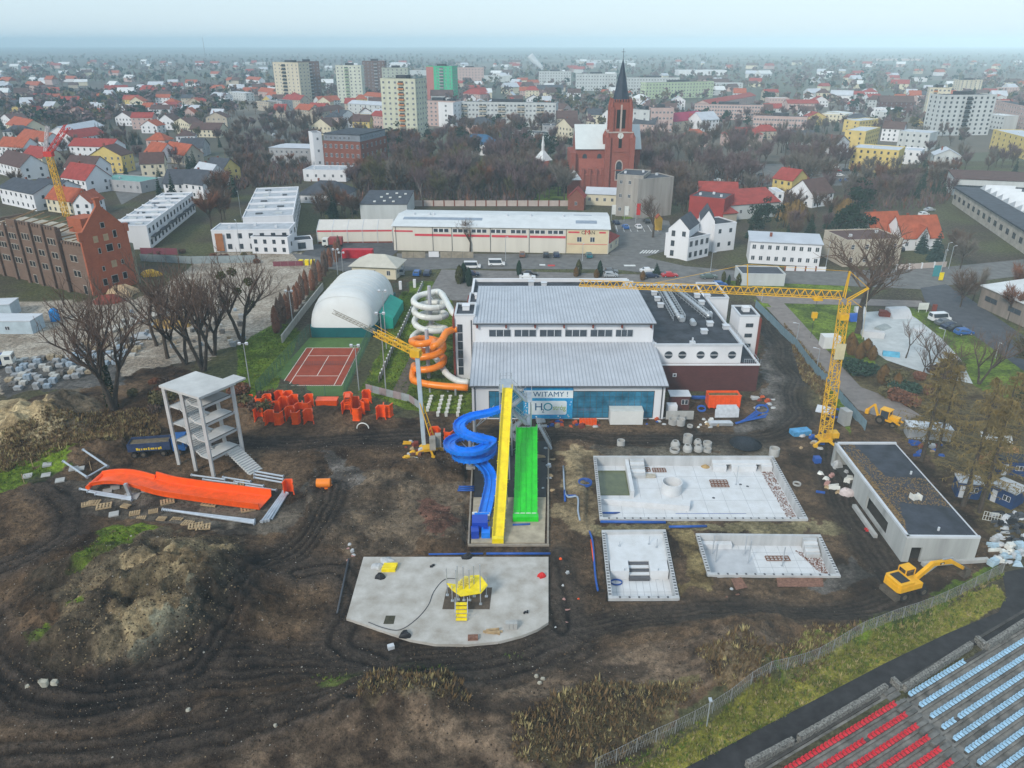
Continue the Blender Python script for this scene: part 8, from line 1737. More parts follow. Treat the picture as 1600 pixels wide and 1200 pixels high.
def conifer(seed,h,w,tiers=13,per=11):
 rs=random.Random(seed);tb,cb_=MB(),MB();limb(tb,(0,0,-.3),(0,0,h*.96),h*.018+.08,.03,6)
 for i in range(tiers):
  t=i/(tiers-1);z=h*(.08+.88*t);r=w/2*(1-t)**.85+.25
  for k in range(max(5,int(per*(1-t*.5)))):
   a=6.283*(k+rs.random())/per;L=r*rs.uniform(.75,1.12);d=Vector((math.cos(a),math.sin(a),-.22+.3*t));s=Vector((-math.sin(a),math.cos(a),0))*L*.24;p=Vector((0,0,z+rs.uniform(-.2,.2)));m=p+d*L*.55;e=p+d*L+Vector((0,0,-.1*L))
   cb_.add([p,m-s+Vector((0,0,-.12*L)),e,m+s+Vector((0,0,-.12*L)),m+Vector((0,0,.1*L))],[(0,1,4),(1,2,4),(2,3,4),(3,0,4)])
   for j in range(2):q=p+d*L*rs.uniform(.5,.95)+Vector((0,0,-.12*L));ss=s*.7;cb_.add([q,q+ss+Vector((0,0,-.28*L)),q-ss*.6+Vector((0,0,-.33*L))],[(0,1,2)])
 return tb,cb_
PR={}
PR['big']=[protot('oak',bare(s,15,.75,.28,5,(2,3),.42,.03),BARK,TWIG) for s in (11,12)]
PR['yard']=[protot('alder',bare(s,15,.58,.34,5,(1,2),.3,.03,.5,st_),BARK,TWIG) for s,st_ in ((21,1),(22,2),(23,3))]
PR['birch']=[protot('birch',bare(31,14,.45,.4,5,(2,3),.2,.025,.5),BARKP,TWIGP)]
PR['purple']=[protot('lime',fuzzy(s,13,10),BARK,TWIGP) for s in (41,42,43)]
PR['brown']=[protot('maple',fuzzy(s,12,10),BARK,TWIG) for s in (44,45,46)]
PR['grey']=[protot('ash',fuzzy(s,14,10),BARK,TWIGG) for s in (47,48,49)]
PR['rust']=[protot('beech',fuzzy(s,11,9,700),BARK,TWIGR) for s in (50,51)]
PR['olive']=[protot('poplar',fuzzy(s,14,9),BARK,TWIGO) for s in (52,53)]
PR['spruce']=[protot('spruce',conifer(s,13,6),BARK,NEED) for s in (61,62)]
PR['blue_spruce']=[protot('blue_spruce',conifer(63,10,6.5),BARK,NEEDB)]
def larch(seed,h):
 rs=random.Random(seed);tb,cb_=MB(),MB();limb(tb,(0,0,-.3),(0,0,h*.95),.26,.04,7)
 for i in range(120):
  t=rs.uniform(.2,1)**.9;z=h*t*.95;a=rs.uniform(0,6.283);L=(1-t)*4.4+.7;d=Vector((math.cos(a),math.sin(a),rs.uniform(-.15,.12))).normalized();p=Vector((0,0,z));e=p+d*L;limb(cb_,p,e,.04,.012,3)
  for j in range(15):m=p.lerp(e,rs.uniform(.15,1));f=m+Vector((rs.uniform(-.5,.5),rs.uniform(-.5,.5),rs.uniform(-.75,.1)));sd=Vector((rs.uniform(-1,1),rs.uniform(-1,1),0)).normalized()*.06;cb_.add([m-sd,m+sd,f],[(0,1,2)])
 return tb,cb_
PR['larch']=[protot('larch',larch(s,15),BARK,LARCH) for s in (71,72)]
def willow(seed,h,w):
 rs=random.Random(seed);tb,cb_=MB(),MB();limb(tb,(0,0,-.3),(0,0,h*.5),.4,.25,7)
 for i in range(420):
  a=rs.uniform(0,6.283);r=w/2*rs.random()**.6;z=h*(.95-.35*(r/(w/2))**2)*rs.uniform(.85,1);p=Vector((math.cos(a)*r,math.sin(a)*r,z));q=p+Vector((math.cos(a)*.6,math.sin(a)*.6,-h*rs.uniform(.25,.6)));s=Vector((-math.sin(a),math.cos(a),0))*.11;cb_.add([p-s,p+s,q],[(0,1,2)])
  if i%6==0:limb(tb,(0,0,h*.45),p,.12,.03,3)
 return tb,cb_
PR['willow']=[protot('willow',willow(s,10,9),BARK,GOLD) for s in (81,82)]
def pine(seed,h,w):
 rs=random.Random(seed);tb,cb_=MB(),MB();limb(tb,(0,0,-.3),(0,0,h*.9),.28,.08,6)
 for i in range(13):a=rs.uniform(0,6.28);z=h*rs.uniform(.35,.95);r=w/2*rs.uniform(.2,.75)*(1.25-z/h*.5);c=(math.cos(a)*r,math.sin(a)*r,z);limb(tb,(0,0,z*.92),c,.07,.03,3);cloud(cb_,60,c,(w*.22,w*.22,w*.16),.55,rs,1.6)
 return tb,cb_
PR['pine']=[protot('pine',pine(s,13,8),BARK,NEED) for s in (91,92)]
def bush(seed,w,h,n,size,columnar=False):
 rs=random.Random(seed);tb,cb_=MB(),MB();limb(tb,(0,0,-.2),(0,0,h*.5),.1,.05,5)
 if columnar:
  for i in range(n):t=rs.random();z=h*t;r=w/2*math.sin(math.pi*min(1,.12+t*.88))**.6*rs.uniform(.75,1.05);a=rs.uniform(0,6.283);p=Vector((math.cos(a)*r,math.sin(a)*r,z));s=size*rs.uniform(.6,1.3);tng=Vector((-math.sin(a),math.cos(a),0));cb_.add([p-tng*s*.4,p+Vector((math.cos(a)*.1,math.sin(a)*.1,-s*.3)),p+tng*s*.4,p+Vector((-math.cos(a)*.12,-math.sin(a)*.12,s))],[(0,1,2,3)])
 else :
  for k in range(6):a=k*1.05;cloud(cb_,n//6,(math.cos(a)*w*.24,math.sin(a)*w*.24,h*rs.uniform(.35,.6)),(w*.3,w*.3,h*.42),size,rs,1.4,.55)
 return tb,cb_
PR['thuja']=[protot('thuja',bush(101,1.5,4,520,.38,True),BARK,NEED),protot('thuja',bush(102,1.7,4,520,.38,True),BARK,THUJA)]
PR['bronze']=[protot('bronze_thuja',bush(103,2.3,3.6,620,.4,True),BARK,THUJB)]
PR['juniper']=[protot('juniper',bush(104,5,1.8,900,.4),BARK,JUNI)]
PR['shrub']=[protot('shrub',bush(s,3,2,600,.3),BARK,m) for s,m in ((105,TWIGO),(106,TWIG),(107,TWIGR))]
PR['hedge']=[protot('hornbeam',bush(108,1.7,5.5,750,.34,True),BARK,TWIGR),protot('hornbeam',bush(109,1.5,6,700,.34,True),BARK,TWIG)]
TC={}
def tree(kind,px,py,label,group,s=1.0,parts=True,name=None,rs=random,P=None,sz=None):
 i=rs.randrange(len(PR[kind]));tm,cm=PR[kind][i];p=P if P is not None else GH(px,py);rz=rs.uniform(0,6.28);sv=(s*rs.uniform(.9,1.1),)*2+(s*(sz or 1)*rs.uniform(.9,1.1),)
 nm=name or {'thuja':'thuja_shrub','bronze':'thuja_shrub','juniper':'juniper_shrub','shrub':'leafless_shrub','hedge':'hedge_tree','spruce':'spruce_tree','blue_spruce':'spruce_tree','pine':'pine_tree','larch':'larch_tree','willow':'willow_tree','birch':'birch_tree','purple':'purplish_bare_tree','grey':'grey_bare_tree','rust':'rusty_bare_tree','olive':'olive_bare_tree'}.get(kind,'bare_tree')
 cat='shrub' if kind in ('thuja','bronze','juniper','shrub') else 'tree'
 if parts:
  r=thing(nm,label,cat,p,rz,group);r.scale=sv;inst('trunk',tm,r);inst('crown',cm,r);return r
 if (kind,i) not in TC:
  b=MB();ms=[]
  for k,me in enumerate((tm,cm)):b.add([v.co for v in me.vertices],[tuple(f.vertices) for f in me.polygons],k);ms.append(me.materials[0])
  TC[(kind,i)]=b.mesh(kind+'_tree',ms)
 o=inst(nm,TC[(kind,i)],None,p,rz,sv);tag(o,label,cat,group);return o
rt=random.Random(17)
for px,py,s in ((178,640,1.15),(165,600,1.0),(262,560,1.05),(290,570,.95),(318,580,1.0),(245,540,.9),(335,555,.8),(380,535,1.0),(300,545,.85)):
 tree('yard',px,py,'tall leafless tree in the row along the stone yard slope','bare trees along the yard',s*1.4,rs=rt)
rs=random.Random(3);b=MB()
for k in range(700):
 t=rs.random();a=rs.uniform(0,6.28);p=GH(176,636)+Vector((math.cos(a)*(1.0-.4*t),math.sin(a)*(1.0-.4*t),8*t));s=.45;v=Vector((rs.uniform(-1,1),rs.uniform(-1,1),rs.uniform(-1,1))).normalized()*s;w_2=v.cross(Vector((rs.uniform(-1,1),rs.uniform(-1,1),1))).normalized()*s*.6;b.add([p-v*.5,p+w_2*.5,p+v*.5,p-w_2*.5],[(0,1,2,3)])
one('ivy_cover',b,IVY,'dark ivy wrapped round a trunk at the yard slope','ivy')
for k,(px,py) in enumerate(((345,400+30),(370,455),(352,470),(388,440),(362,425),(392,475),(300,450))):
 p=at(px,py,G(380,535).y);b=MB();cloud(b,160,p,(1.0,1.0,.9),.32,rs,1.3,.2);one('mistletoe',b,MISTL,'olive mistletoe ball hanging in the bare yard tree','mistletoe','mistletoe balls')
for k in range(17):t=k/16;tree('hedge',432+98*t+rt.uniform(-2,2),520-118*t,'rust-brown columnar hedge tree along the pale wall','rust hedge trees by the dome',1.15-.1*t,rs=rt)
for k in range(26):t=rt.random();tree('shrub',200+240*rt.random(),600+45*rt.random(),'leafless brown shrub on the slope behind the concrete tower','slope shrubs',rt.uniform(.6,1.1),False,rs=rt)
for k in range(12):tree('shrub',rt.uniform(230,420),rt.uniform(395,412),'leafless shrub at the yard fence','yard fence shrubs',.7,False,rs=rt)
tree('big',1340,520,'great leafless tree with spreading crown behind the crane top',None,1.75,rs=rt);tree('big',1020,371,'leafless tree standing in a round bed in the car park',None,.95,rs=rt);tree('big',735,394,'leafless tree before the market hall wall',None,.7,rs=rt,name='small_bare_tree')
tree('birch',662,322,'slim pale birch behind the market hall',None,1.0,rs=rt)
for px,py,s in ((725,441,1.45),(718,443,1.3),(733,447,1.2),(811,430,1.0),(904,430,1.05),(937,432,1.1),(1130,440,.75),(1138,447,.7),(1153,446,.9)):tree('thuja',px,py,'dark columnar thuja in the row by the car park' if px<1000 else 'dark columnar thuja beside the low white garage','car park thujas' if px<1000 else 'garage thujas',s,rs=rt)
for px,py in ((900,432),(932,434),(1004,438)):tree('bronze',px,py,'bronze thuja beside a dark one at the car park','bronze car park thujas',.7,rs=rt)
tree('spruce',1025,428,'low wide dark conifer between parked cars',None,.5,rs=rt,sz=.6)
for px,py,s in ((1330,553,1.1),(1342,560,1.0),(1352,556,1.1),(1362,562,.8),(1328,545,.9),(1378,598,1.0),(1400,607,.9)):tree('bronze',px,py,'bronze-green conical conifer in the shrub garden by the skate ramps','bronze conifers',s,rs=rt)
for px,py,s in ((1345,582,1.2),(1412,612,1.1),(1330,572,.8)):tree('juniper',px,py,'spreading blue-green juniper in the shrub garden','garden junipers',s,rs=rt)
for k in range(14):tree('shrub',rt.uniform(1380,1500),rt.uniform(575,635),'leafless brown shrub between the garden and the lawn','garden shrubs',rt.uniform(.8,1.4),rs=rt)
for px,py,s in ((1415,560,.55),(1455,570,.6),(1480,600,.65),(1530,600,.75),(1570,560,.5),(1440,590,.5)):tree('yard',px,py,'small leafless tree at the skate park edge','skate park trees',s,rs=rt)
for px,py,s in ((1440,720,1.25),(1462,715,1.1),(1505,790,1.3),(1530,800,1.2),(1545,740,1.1),(1585,690,1.0)):tree('larch',px,py,'tall thinning larch beside the black-roofed shed','larches by the shed',s,rs=rt)
for px,py,s,k in ((1590,640,.8,'spruce'),(1560,690,.8,'yard'),(1600,600,.9,'olive'),(1575,500,.8,'rust'),(1500,480,.75,'brown'),(1520,470,.6,'grey'),(1590,470,.9,'rust'),(1490,400,.8,'brown'),(1440,395,.8,'blue_spruce'),(1462,408,1.0,'blue_spruce'),(1350,330,.9,'pine'),(1335,325,.9,'pine'),(1322,370,1.15,'pine'),(1340,380,1.1,'pine'),(1310,380,.9,'pine'),(1500,420,.7,'grey')):tree(k,px,py,{'spruce':'dark spruce','yard':'leafless tree','olive':'olive leafless tree','rust':'rust-brown leafless tree','brown':'brown leafless tree','grey':'grey leafless tree','blue_spruce':'bluish spruce by the orange tiled house','pine':'dense dark pine behind the flat block'}[k]+(' on the right edge of the road' if k not in ('blue_spruce','pine') else ''),'roadside trees '+k,s,rs=rt)
for px,py,s in ((1240,360,1.15),(1318,350,1.0),(1225,355,.9)):tree('willow',px,py,'golden weeping willow among the garden pines','golden willows',s,rs=rt)
FILL=[([(0,160),(330,160),(350,300),(150,312),(0,260)],34,'in the left suburb'),([(405,160),(600,165),(600,200),(560,212),(410,190)],16,'near the tower blocks'),([(1000,155),(1620,150),(1620,250),(1330,238),(1000,222)],44,'beyond the leafless park avenue'),([(700,150),(895,150),(890,215),(720,222)],14,'in the streets behind the church')]
BH=[];FP=None
def footprints():
 out=[]
 for o in COL.objects:
  if o.parent is None and o.type=='EMPTY' and o.get('category') in ('house','building','houses','apartment block','church','garage','chapel','tower'):
   w=next((c for c in o.children if c.name.startswith(('wall','tower_base','nave'))),None)
   if w is None:continue
   bb=[o.matrix_basis@Vector(c) for c in w.bound_box];xs_=[p.x for p in bb];ys_=[p.y for p in bb];out.append((min(xs_)-1.5,max(xs_)+1.5,min(ys_)-2.5,max(ys_)+1.5))
 return np.array(out)
FP=footprints();rh2=random.Random(77)
for poly,n,where in FILL:
 k=tr_=0
 wq_=wpoly(poly);x0,x1=min(p[0] for p in wq_),max(p[0] for p in wq_);y0,y1=min(p[1] for p in wq_),max(p[1] for p in wq_)
 while k<n and tr_<n*80:
  tr_+=1;x,y=rh2.uniform(x0,x1),rh2.uniform(y0,y1);w=rh2.uniform(9,17);dp=rh2.uniform(8.5,11)
  if not inpoly(np.array([x]),np.array([y]),wq_)[0]:continue
  if ((FP[:,0]<x+w+2)&(x-2<FP[:,1])&(FP[:,2]<y+dp+6)&(y-6<FP[:,3])).any():continue
  wl=rh2.choice('WWCKPBY');rm=rh2.choice('oorrbbsm');rf=rh2.choice(['gx','gx','gy','hip']);pa=pix((x,y,0));pb=pix((x+w,y+rh2.uniform(-3,3),0));hh=rh2.choice([5.2,5.6,6.2,8.4]);lb=f"{CN[wl]} {SH[rf]} house with {RN[rm]} roof {where}";nc=max(2,int(w/3.2));fl_=round(hh/3)
  clean(bld(lb,pa,pb,dp,h=hh,roof=rf,rh=rh2.uniform(3,4.6),wall=wl,rm=rm,wf=(fl_,nc),ws=(fl_,2),group=lb,win=WIN_W if wl in 'KBGY' else WIN_D,sides='R' if x<0 else 'L'))
  FP=np.vstack([FP,[x-1.5,x+w+1.5,y-2.5,y+dp+1.5]]);k+=1
AREAS=[((540,300),(600,265),(880,262),(885,318),(650,320),(545,318),'in the old park behind the market hall',125,['purple','brown','grey','brown','rust','purple','olive']),((560,262),(600,225),(700,222),(890,235),(890,262),'in the park before the tower blocks',90,['purple','brown','rust','pine','spruce','purple','pine']),((1000,300),(1005,235),(1140,230),(1320,240),(1330,270),(1300,320),(1050,320),'in the leafless park avenue right of the church',125,['purple','purple','brown','grey','purple','grey']),((1300,320),(1330,275),(1500,262),(1480,330),(1400,335),'in the gardens before the yellow block',70,['purple','brown','grey','rust','spruce']),((350,300),(360,200),(420,195),(500,225),(490,285),(470,300),'in the gardens left of the brick school',80,['purple','brown','rust','grey','brown']),((0,300),(0,200),(100,180),(360,185),(350,300),(280,310),(150,320),'between the houses of the left suburb',110,['brown','spruce','grey','purple','spruce','olive']),((410,215),(420,180),(600,205),(560,225),(500,215),'among the houses below the tower blocks',28,['purple','spruce','brown']),((700,232),(720,200),(890,200),(890,235),'round the long slab block',55,['purple','brown','spruce','rust']),((1000,232),(1000,180),(1330,175),(1480,205),(1600,235),(1600,290),(1480,262),(1320,238),'among the streets right of the church',120,['purple','grey','purple','spruce','brown']),((840,318),(840,285),(890,285),(890,320),'in the churchyard',9,['spruce','brown','rust','spruce']),((1060,345),(1045,330),(1075,330),(1070,345),'beside the red block',4,['brown','rust']),((440,345),(480,320),(565,335),(540,350),(480,350),'in the gardens by the dark-roofed villa',16,['spruce','brown','rust','spruce','olive']),((310,360),(330,330),(370,300),(345,380),'in the lane between the white terraces',8,['brown','spruce','rust']),((1150,330),(1210,330),(1300,330),(1300,395),(1280,400),(1160,370),'in the gardens behind the white row house',22,['brown','pine','purple','spruce'])]
CNT={}
def inside(px,py,q):return bool(inpoly(np.array([px]),np.array([py]),q)[0])
FP=footprints()
def freeof(p):return not ((FP[:,0]<p.x)&(p.x<FP[:,1])&(FP[:,2]<p.y)&(p.y<FP[:,3])).any()
NAMEK={'purple':'purplish leafless tree','brown':'brown leafless tree','grey':'grey leafless tree','rust':'rust-brown leafless tree','olive':'olive leafless tree','spruce':'dark spruce','pine':'dark pine'}
for ar in AREAS:
 where,n,kinds=ar[-3],ar[-2],ar[-1];q=list(ar[:-3]);wq_=wpoly(q);x0,x1=min(p[0] for p in wq_),max(p[0] for p in wq_);y0,y1=min(p[1] for p in wq_),max(p[1] for p in wq_);k=0;tr_=0
 while k<n and tr_<n*60:
  tr_+=1;x,y=rt.uniform(x0,x1),rt.uniform(y0,y1)
  if not inside(x,y,wq_):continue
  P_=Vector((x,y,0))
  if not freeof(P_):continue
  kd=rt.choice(kinds);lb=NAMEK[kd]+' '+where;s=rt.uniform(.75,1.2)
  if 'suburb' in where or 'streets' in where or 'gardens' in where:s*=.72
  tree(kd,0,0,lb,lb,s,False,rs=rt,P=P_);k+=1
b=MB();rw_=random.Random(23);mats_=[TWIGP,TWIG,NEED,TWIGG,TWIGO]
def blob(x,y,h,w,m):
 n=5
 for i in range(9):
  a=rw_.uniform(0,6.28);r=w*.3*rw_.random();c=Vector((x+math.cos(a)*r,y+math.sin(a)*r,h*rw_.uniform(.35,.8)));R3=w*rw_.uniform(.16,.3)
  v=[c+Vector((rw_.uniform(-1,1),rw_.uniform(-1,1),rw_.uniform(-.8,1)))*R3 for _ in range(5)];b.add(v,[(0,1,2),(0,2,3),(0,3,4),(1,3,2),(1,4,3)],m)
 b.add([(x-.3,y,0),(x+.3,y,0),(x,y,h*.6)],[(0,1,2)],1)
def band(y0,y1,n,x0=-40,x1=1640,h=(7,14)):
 k=0
 while k<n:
  px,py=rw_.uniform(x0,x1),y0+(y1-y0)*rw_.random();p=G(px,py)
  if vnoise(np.array([p.x]),np.array([p.y]),70,7)[0]+rw_.uniform(-.25,.25)<.45:k+=.15;continue
  if not freeof(p):continue
  hh=rw_.uniform(*h);blob(p.x,p.y,hh,hh*rw_.uniform(.7,1.1),rw_.choice([0,0,1,2,3,4,0,2]));k+=1
band(150,200,650,-40,430);band(128,160,1100);band(112,130,1100);band(98,113,1100,h=(8,15));band(88,99,700,h=(8,16));band(160,205,420,700,1640)
o=bpy.data.objects.new('distant_trees',b.mesh('distant_trees',mats_));COL.objects.link(o);tag(o,'hazy mass of trees between the far houses','trees',None,'stuff')
rf=random.Random(31);FARM=[]
for wl in 'WCKPB':
 for rm in ('o','r','b','m','w'):
  m=MB();m.box(-5,5,-4.5,4.5,0,5.5,0);m.add([(-5.4,-5,5.3),(5.4,-5,5.3),(5.4,5,5.3),(-5.4,5,5.3),(-5.4,0,9),(5.4,0,9)],[(0,1,5,4),(2,3,4,5),(1,2,5),(3,0,4),(0,3,2,1)],1);FARM.append((m.mesh('far_house',[MTL[wl],RTL[rm]]),f"distant {CN[wl]} house with {RN[rm]} roof in the haze"))
k=0
while k<230:
 px=rf.uniform(-20,1620);py=100+62*rf.random()**1.3;p=G(px,py)
 if not freeof(p):continue
 me,lb=rf.choice(FARM);s=rf.uniform(.8,1.5);o=inst('far_house',me,None,p,rf.uniform(-.6,.6),(s*rf.uniform(.9,1.8),s,s));tag(o,lb,'house',lb);k+=1
p=G(322,96);b=MB();hm_=at(320,58,p.y).z;b.cyl(p,(p.x,p.y,hm_),1.2,.5,n=6);one('radio_mast',b,mk('mast_grey',(.25,.25,.27),.7,.1),'thin radio mast far away above the left woods','mast')
# cars
def carproto(kind):
 L,W,Hh={'hatch':(4.0,1.75,1.5),'saloon':(4.5,1.8,1.45),'van':(4.9,1.9,2.0)}[kind];h=L/2
 side={'hatch':[(-h,.35),(h,.35),(h,.75),(h*.62,.92),(h*.25,Hh),(-h*.75,Hh),(-h*.98,.95)],'saloon':[(-h,.35),(h,.35),(h,.72),(h*.52,.9),(h*.18,Hh),(-h*.45,Hh),(-h*.72,.98),(-h,.92)],'van':[(-h,.35),(h,.35),(h,.85),(h*.8,1.05),(h*.55,Hh),(-h*.97,Hh),(-h,1.0)]}[kind]
 b=MB();n=len(side);top=max(z for _,z in side)
 wy=lambda z:W/2*(1 if z<1.0 else .82)
 b.v=[(x,-wy(z),z) for x,z in side]+[(x,wy(z),z) for x,z in side];b.f=[tuple(range(n)),tuple(range(2*n-1,n-1,-1))]+[((i+1)%n,i,n+i,n+(i+1)%n) for i in range(n)];b.m=[0]*len(b.f)
 g=MB();i=next(k for k,(x,z) in enumerate(side) if z==top);A,B=side[i-1],side[i]
 def pt(t,y):x=A[0]+(B[0]-A[0])*t;z=A[1]+(B[1]-A[1])*t;return (x+.03,y*wy(z)*.86,z+.03)
 g.face([pt(.1,-1),pt(.1,1),pt(.9,1),pt(.9,-1)])
 j=n-1 if kind!='saloon' else n-2;A,B=side[j],side[j-1]
 def pr(t,y):x=A[0]+(B[0]-A[0])*t;z=A[1]+(B[1]-A[1])*t;return (x-.03,y*wy(z)*.86,z+.03)
 g.face([pr(.15,1),pr(.15,-1),pr(.9,-1),pr(.9,1)])
 for s in (-1,1):
  x0,x1=side[j][0]*.82,side[i-1][0]*.78;q=[(x0,s*(W/2*.97),1.0),(x1,s*(W/2*.97),1.0),(side[i][0]*.95,s*(W/2*.835),Hh-.1),(side[j-1][0]*.97,s*(W/2*.835),Hh-.1)];g.face(q if s<0 else q[::-1])
 lt=MB()
 for s in (-1,1):lt.box(h-.03,h+.02,s*W*.36-.16,s*W*.36+.16,.58,.74)
 return b,g,lt,L,W
CARP={}
for kd in ('hatch','saloon','van'):
 b,g,lt,L,W=carproto(kd);CARP[kd]=(b,g.mesh('car_glass',[GLASSD]),lt.mesh('headlight',[WPLAS]),L,W,{})
WH=MB();WH.cyl((0,-.1,.32),(0,.1,.32),.32,n=14);WHM=WH.mesh('wheel',[TYRE]);RM=MB();RM.cyl((0,-.12,.32),(0,.12,.32),.18,n=10);RIMM=RM.mesh('rim',[STEEL])
CARC={'white':(.68,.69,.70),'black':(.012,.012,.015),'dark blue':(.012,.022,.06),'blue':(.02,.10,.32),'red':(.42,.015,.02),'silver':(.36,.38,.40),'grey':(.11,.12,.13),'teal':(.02,.14,.17),'brown':(.16,.07,.045),'green-grey':(.10,.14,.13)}
def car(kd,col,px,py,rz,where,parts=True):
 b,gm,lm,L,W,cache=CARP[kd]
 if col not in cache:cache[col]=b.mesh('car_body',[mk('car_'+col.replace(' ','_'),CARC[col],.3,.04,1,spec=.6)])
 p=GH(px,py);p.z=max(p.z,.03);lb=f"{col} car {where}";r=thing('parked_car',lb,'car',p,R(rz),lb)
 bd=inst('body',cache[col],r);inst('windows',gm,bd);inst('headlights',lm,bd)
 for x in (-L*.31,L*.31):
  for y in (-W*.45,W*.45):w=inst('wheel',WHM,r,(x,y,0));inst('rim',RIMM,w)
for a in (('hatch','brown',816,401,90,'nosed against the market hall wall'),('saloon','black',853,401,90,'nosed against the market hall wall'),('saloon','dark blue',869,401,90,'nosed against the market hall wall'),('hatch','teal',920,402,92,'parked at the cream end of the market hall'),('van','white',738,419,0,'estate parked at the street before the thujas'),('saloon','dark blue',737,431,0,'parked by the tall thujas'),('hatch','blue',652,430,85,'parked on the gravel behind the dome'),('hatch','dark blue',668,430,85,'parked on the gravel behind the dome'),('van','silver',627,428,95,'parked beside the pump house'),('saloon','black',827,431,0,'parked behind the swimming hall roof edge'),('saloon','white',824,436,0,'parked behind the swimming hall roof edge'),('saloon','grey',953,427,2,'parked in the bay beside the dark thujas'),('hatch','silver',954,433,2,'parked in the bay beside the dark thujas'),('saloon','white',1012,426,4,'parked in the bay beside the low conifer'),('saloon','dark blue',1016,434,4,'parked in the bay beside the low conifer'),('saloon','red',1046,433,5,'parked beside the low conifer'),('saloon','green-grey',1107,435,8,'parked alone at the street corner'),('hatch','blue',1124,448,5,'parked behind the hall wing'),('van','white',776,415,0,'van with coloured patches on the street'),('saloon','dark blue',962,350,100,'in the tenement car park'),('saloon','blue',977,357,95,'in the tenement car park'),('hatch','white',997,357,95,'in the tenement car park'),('saloon','black',1010,348,95,'in the tenement car park'),('van','white',1467,501,8,'parked first by the skate park road'),('saloon','grey',1476,508,8,'parked by the skate park road'),('saloon','dark blue',1486,514,8,'parked by the skate park road'),('saloon','black',1494,517,8,'parked by the skate park road'),('hatch','blue',1505,523,8,'parked last by the skate park road'),('saloon','silver',224,530,10,'standing in the stone yard'),('hatch','black',1406,392,80,'before the orange tiled house'),('saloon','silver',1452,330,20,'in the lane behind the orange tiled houses'),('hatch','white',1443,337,20,'in the lane behind the orange tiled houses')):car(*a)
rc_=random.Random(8)
for k in range(24):
 car(rc_.choice(['hatch','saloon']),rc_.choice(['white','silver','black','grey','blue','red']),1120+rc_.uniform(0,210),rc_.choice([262,268,276,284])+rc_.uniform(-1,1),rc_.choice([0,90]),'in the far car park beyond the avenue trees')
for px,py in ((425,205),(432,198),(428,212),(205,262),(224,250),(265,252),(232,290)):car('hatch',rc_.choice(['red','white','silver']),px,py,60,'on a lane of the left suburb')
sheet('far_car_park',[(1100,256),(1340,256),(1345,290),(1100,290)],.02,ASPH2);sheet('suburb_road',[(160,270),(205,258),(260,238),(300,232),(300,238),(215,275),(170,300)],.02,ASPH2);sheet('suburb_road',[(405,190),(425,195),(470,220),(440,222),(410,205)],.02,ASPH2);sheet('sports_lawn',[(755,206),(798,206),(800,219),(755,219)],.03,mk('sports_grass',(.12,.20,.05),.95,.15,.1))
# skate park
SKC=mk('skate_concrete',(.47,.49,.49),.8,.14,.4,.05,6)
sheet('skate_park',[(1352,488),(1410,484),(1432,498),(1470,528),(1500,560),(1520,600),(1470,590),(1420,575),(1385,563),(1352,540),(1348,515),(1330,495)],.05,SKC)
def ramp(px,py,w,d,h,rz,label,mat=SKC):
 p=G(px,py,.05);b=MB();r=Matrix.Rotation(rz,3,'Z');vs=[(-w/2,-d/2,0),(w/2,-d/2,0),(w/2,d/2,0),(-w/2,d/2,0),(-w/2,-d*.1,h*.75),(w/2,-d*.1,h*.75),(w/2,d*.1,h),(-w/2,d*.1,h),(-w/2,d/2,h),(w/2,d/2,h)];b.add([p+r@Vector(v) for v in vs],[(0,1,5,4),(4,5,6,7),(7,6,9,8),(1,2,9,6,5),(3,0,4,7,8),(2,3,8,9)]);one('skate_ramp',b,mat,label,'ramp')
ramp(1404,494,5,4,1.8,.1,'tall white quarter pipe at the far side of the skate park',CONCW);ramp(1362,524,4.5,3.5,1.4,2.9,'pale quarter pipe beside the crane line',CONCW);ramp(1387,494,1.6,4,1.3,1.3,'small red graffiti wedge beside the tall quarter pipe',REDP);ramp(1380,513,4,2,.5,.6,'low grey hump in the middle of the skate park',mk('grey_hump',(.30,.33,.33),.8,.2));ramp(1335,500,3.2,2.2,1.4,.2,'blue skirted quarter pipe behind the great tree',PIPEB);ramp(1392,556,3.2,1.4,.8,-.3,'light blue painted ledge by the shrubs',mk('light_blue_paint',(.10,.35,.50),.6,.2));ramp(1437,517,2,2,.5,.3,'small pale wedge at the skate park edge',CONCW);ramp(1344,488,2.4,2,1.2,0,'white box ramp under the great tree',CONCW)
b=MB();p=G(1302,545);b.box(p.x-2.2,p.x+1.4,p.y,p.y+2.6,0,2.6);one('utility_hut',b,WBX,'white utility hut on the lawn behind the crane mast','hut')
for px,py,tp,lb in ((1441,488,475,'white notice board at the road'),(1594,470,450,'white board on the bank beside the timber hall')):
 p=G(px,py);b=MB();b.box(p.x-1.2,p.x+1.2,p.y-.05,p.y+.05,.7,2.4);b.box(p.x-1.0,p.x-.9,p.y-.05,p.y+.05,0,.7);b.box(p.x+.9,p.x+1.0,p.y-.05,p.y+.05,0,.7);one('notice_board',b,WPLAS,lb,'sign')
b=MB();b.ob(G(1459,486),.9,.6,1.7);one('parking_meter',b,REDP,'dark red cabinet beside the parked cars','cabinet')
b=MB();p=G(1469,440);b.box(p.x-.6,p.x+.6,p.y-.05,p.y+.05,.4,2.6);one('road_sign',b,YELP,'yellow warning sign at the road bend','sign');b=MB();p=G(1462,432);b.box(p.x-1.0,p.x+1.0,p.y-.05,p.y+.05,0,3.2);one('road_sign',b,mk('teal_sign',(.05,.25,.28),.6,.1),'teal board standing at the road bend','sign')
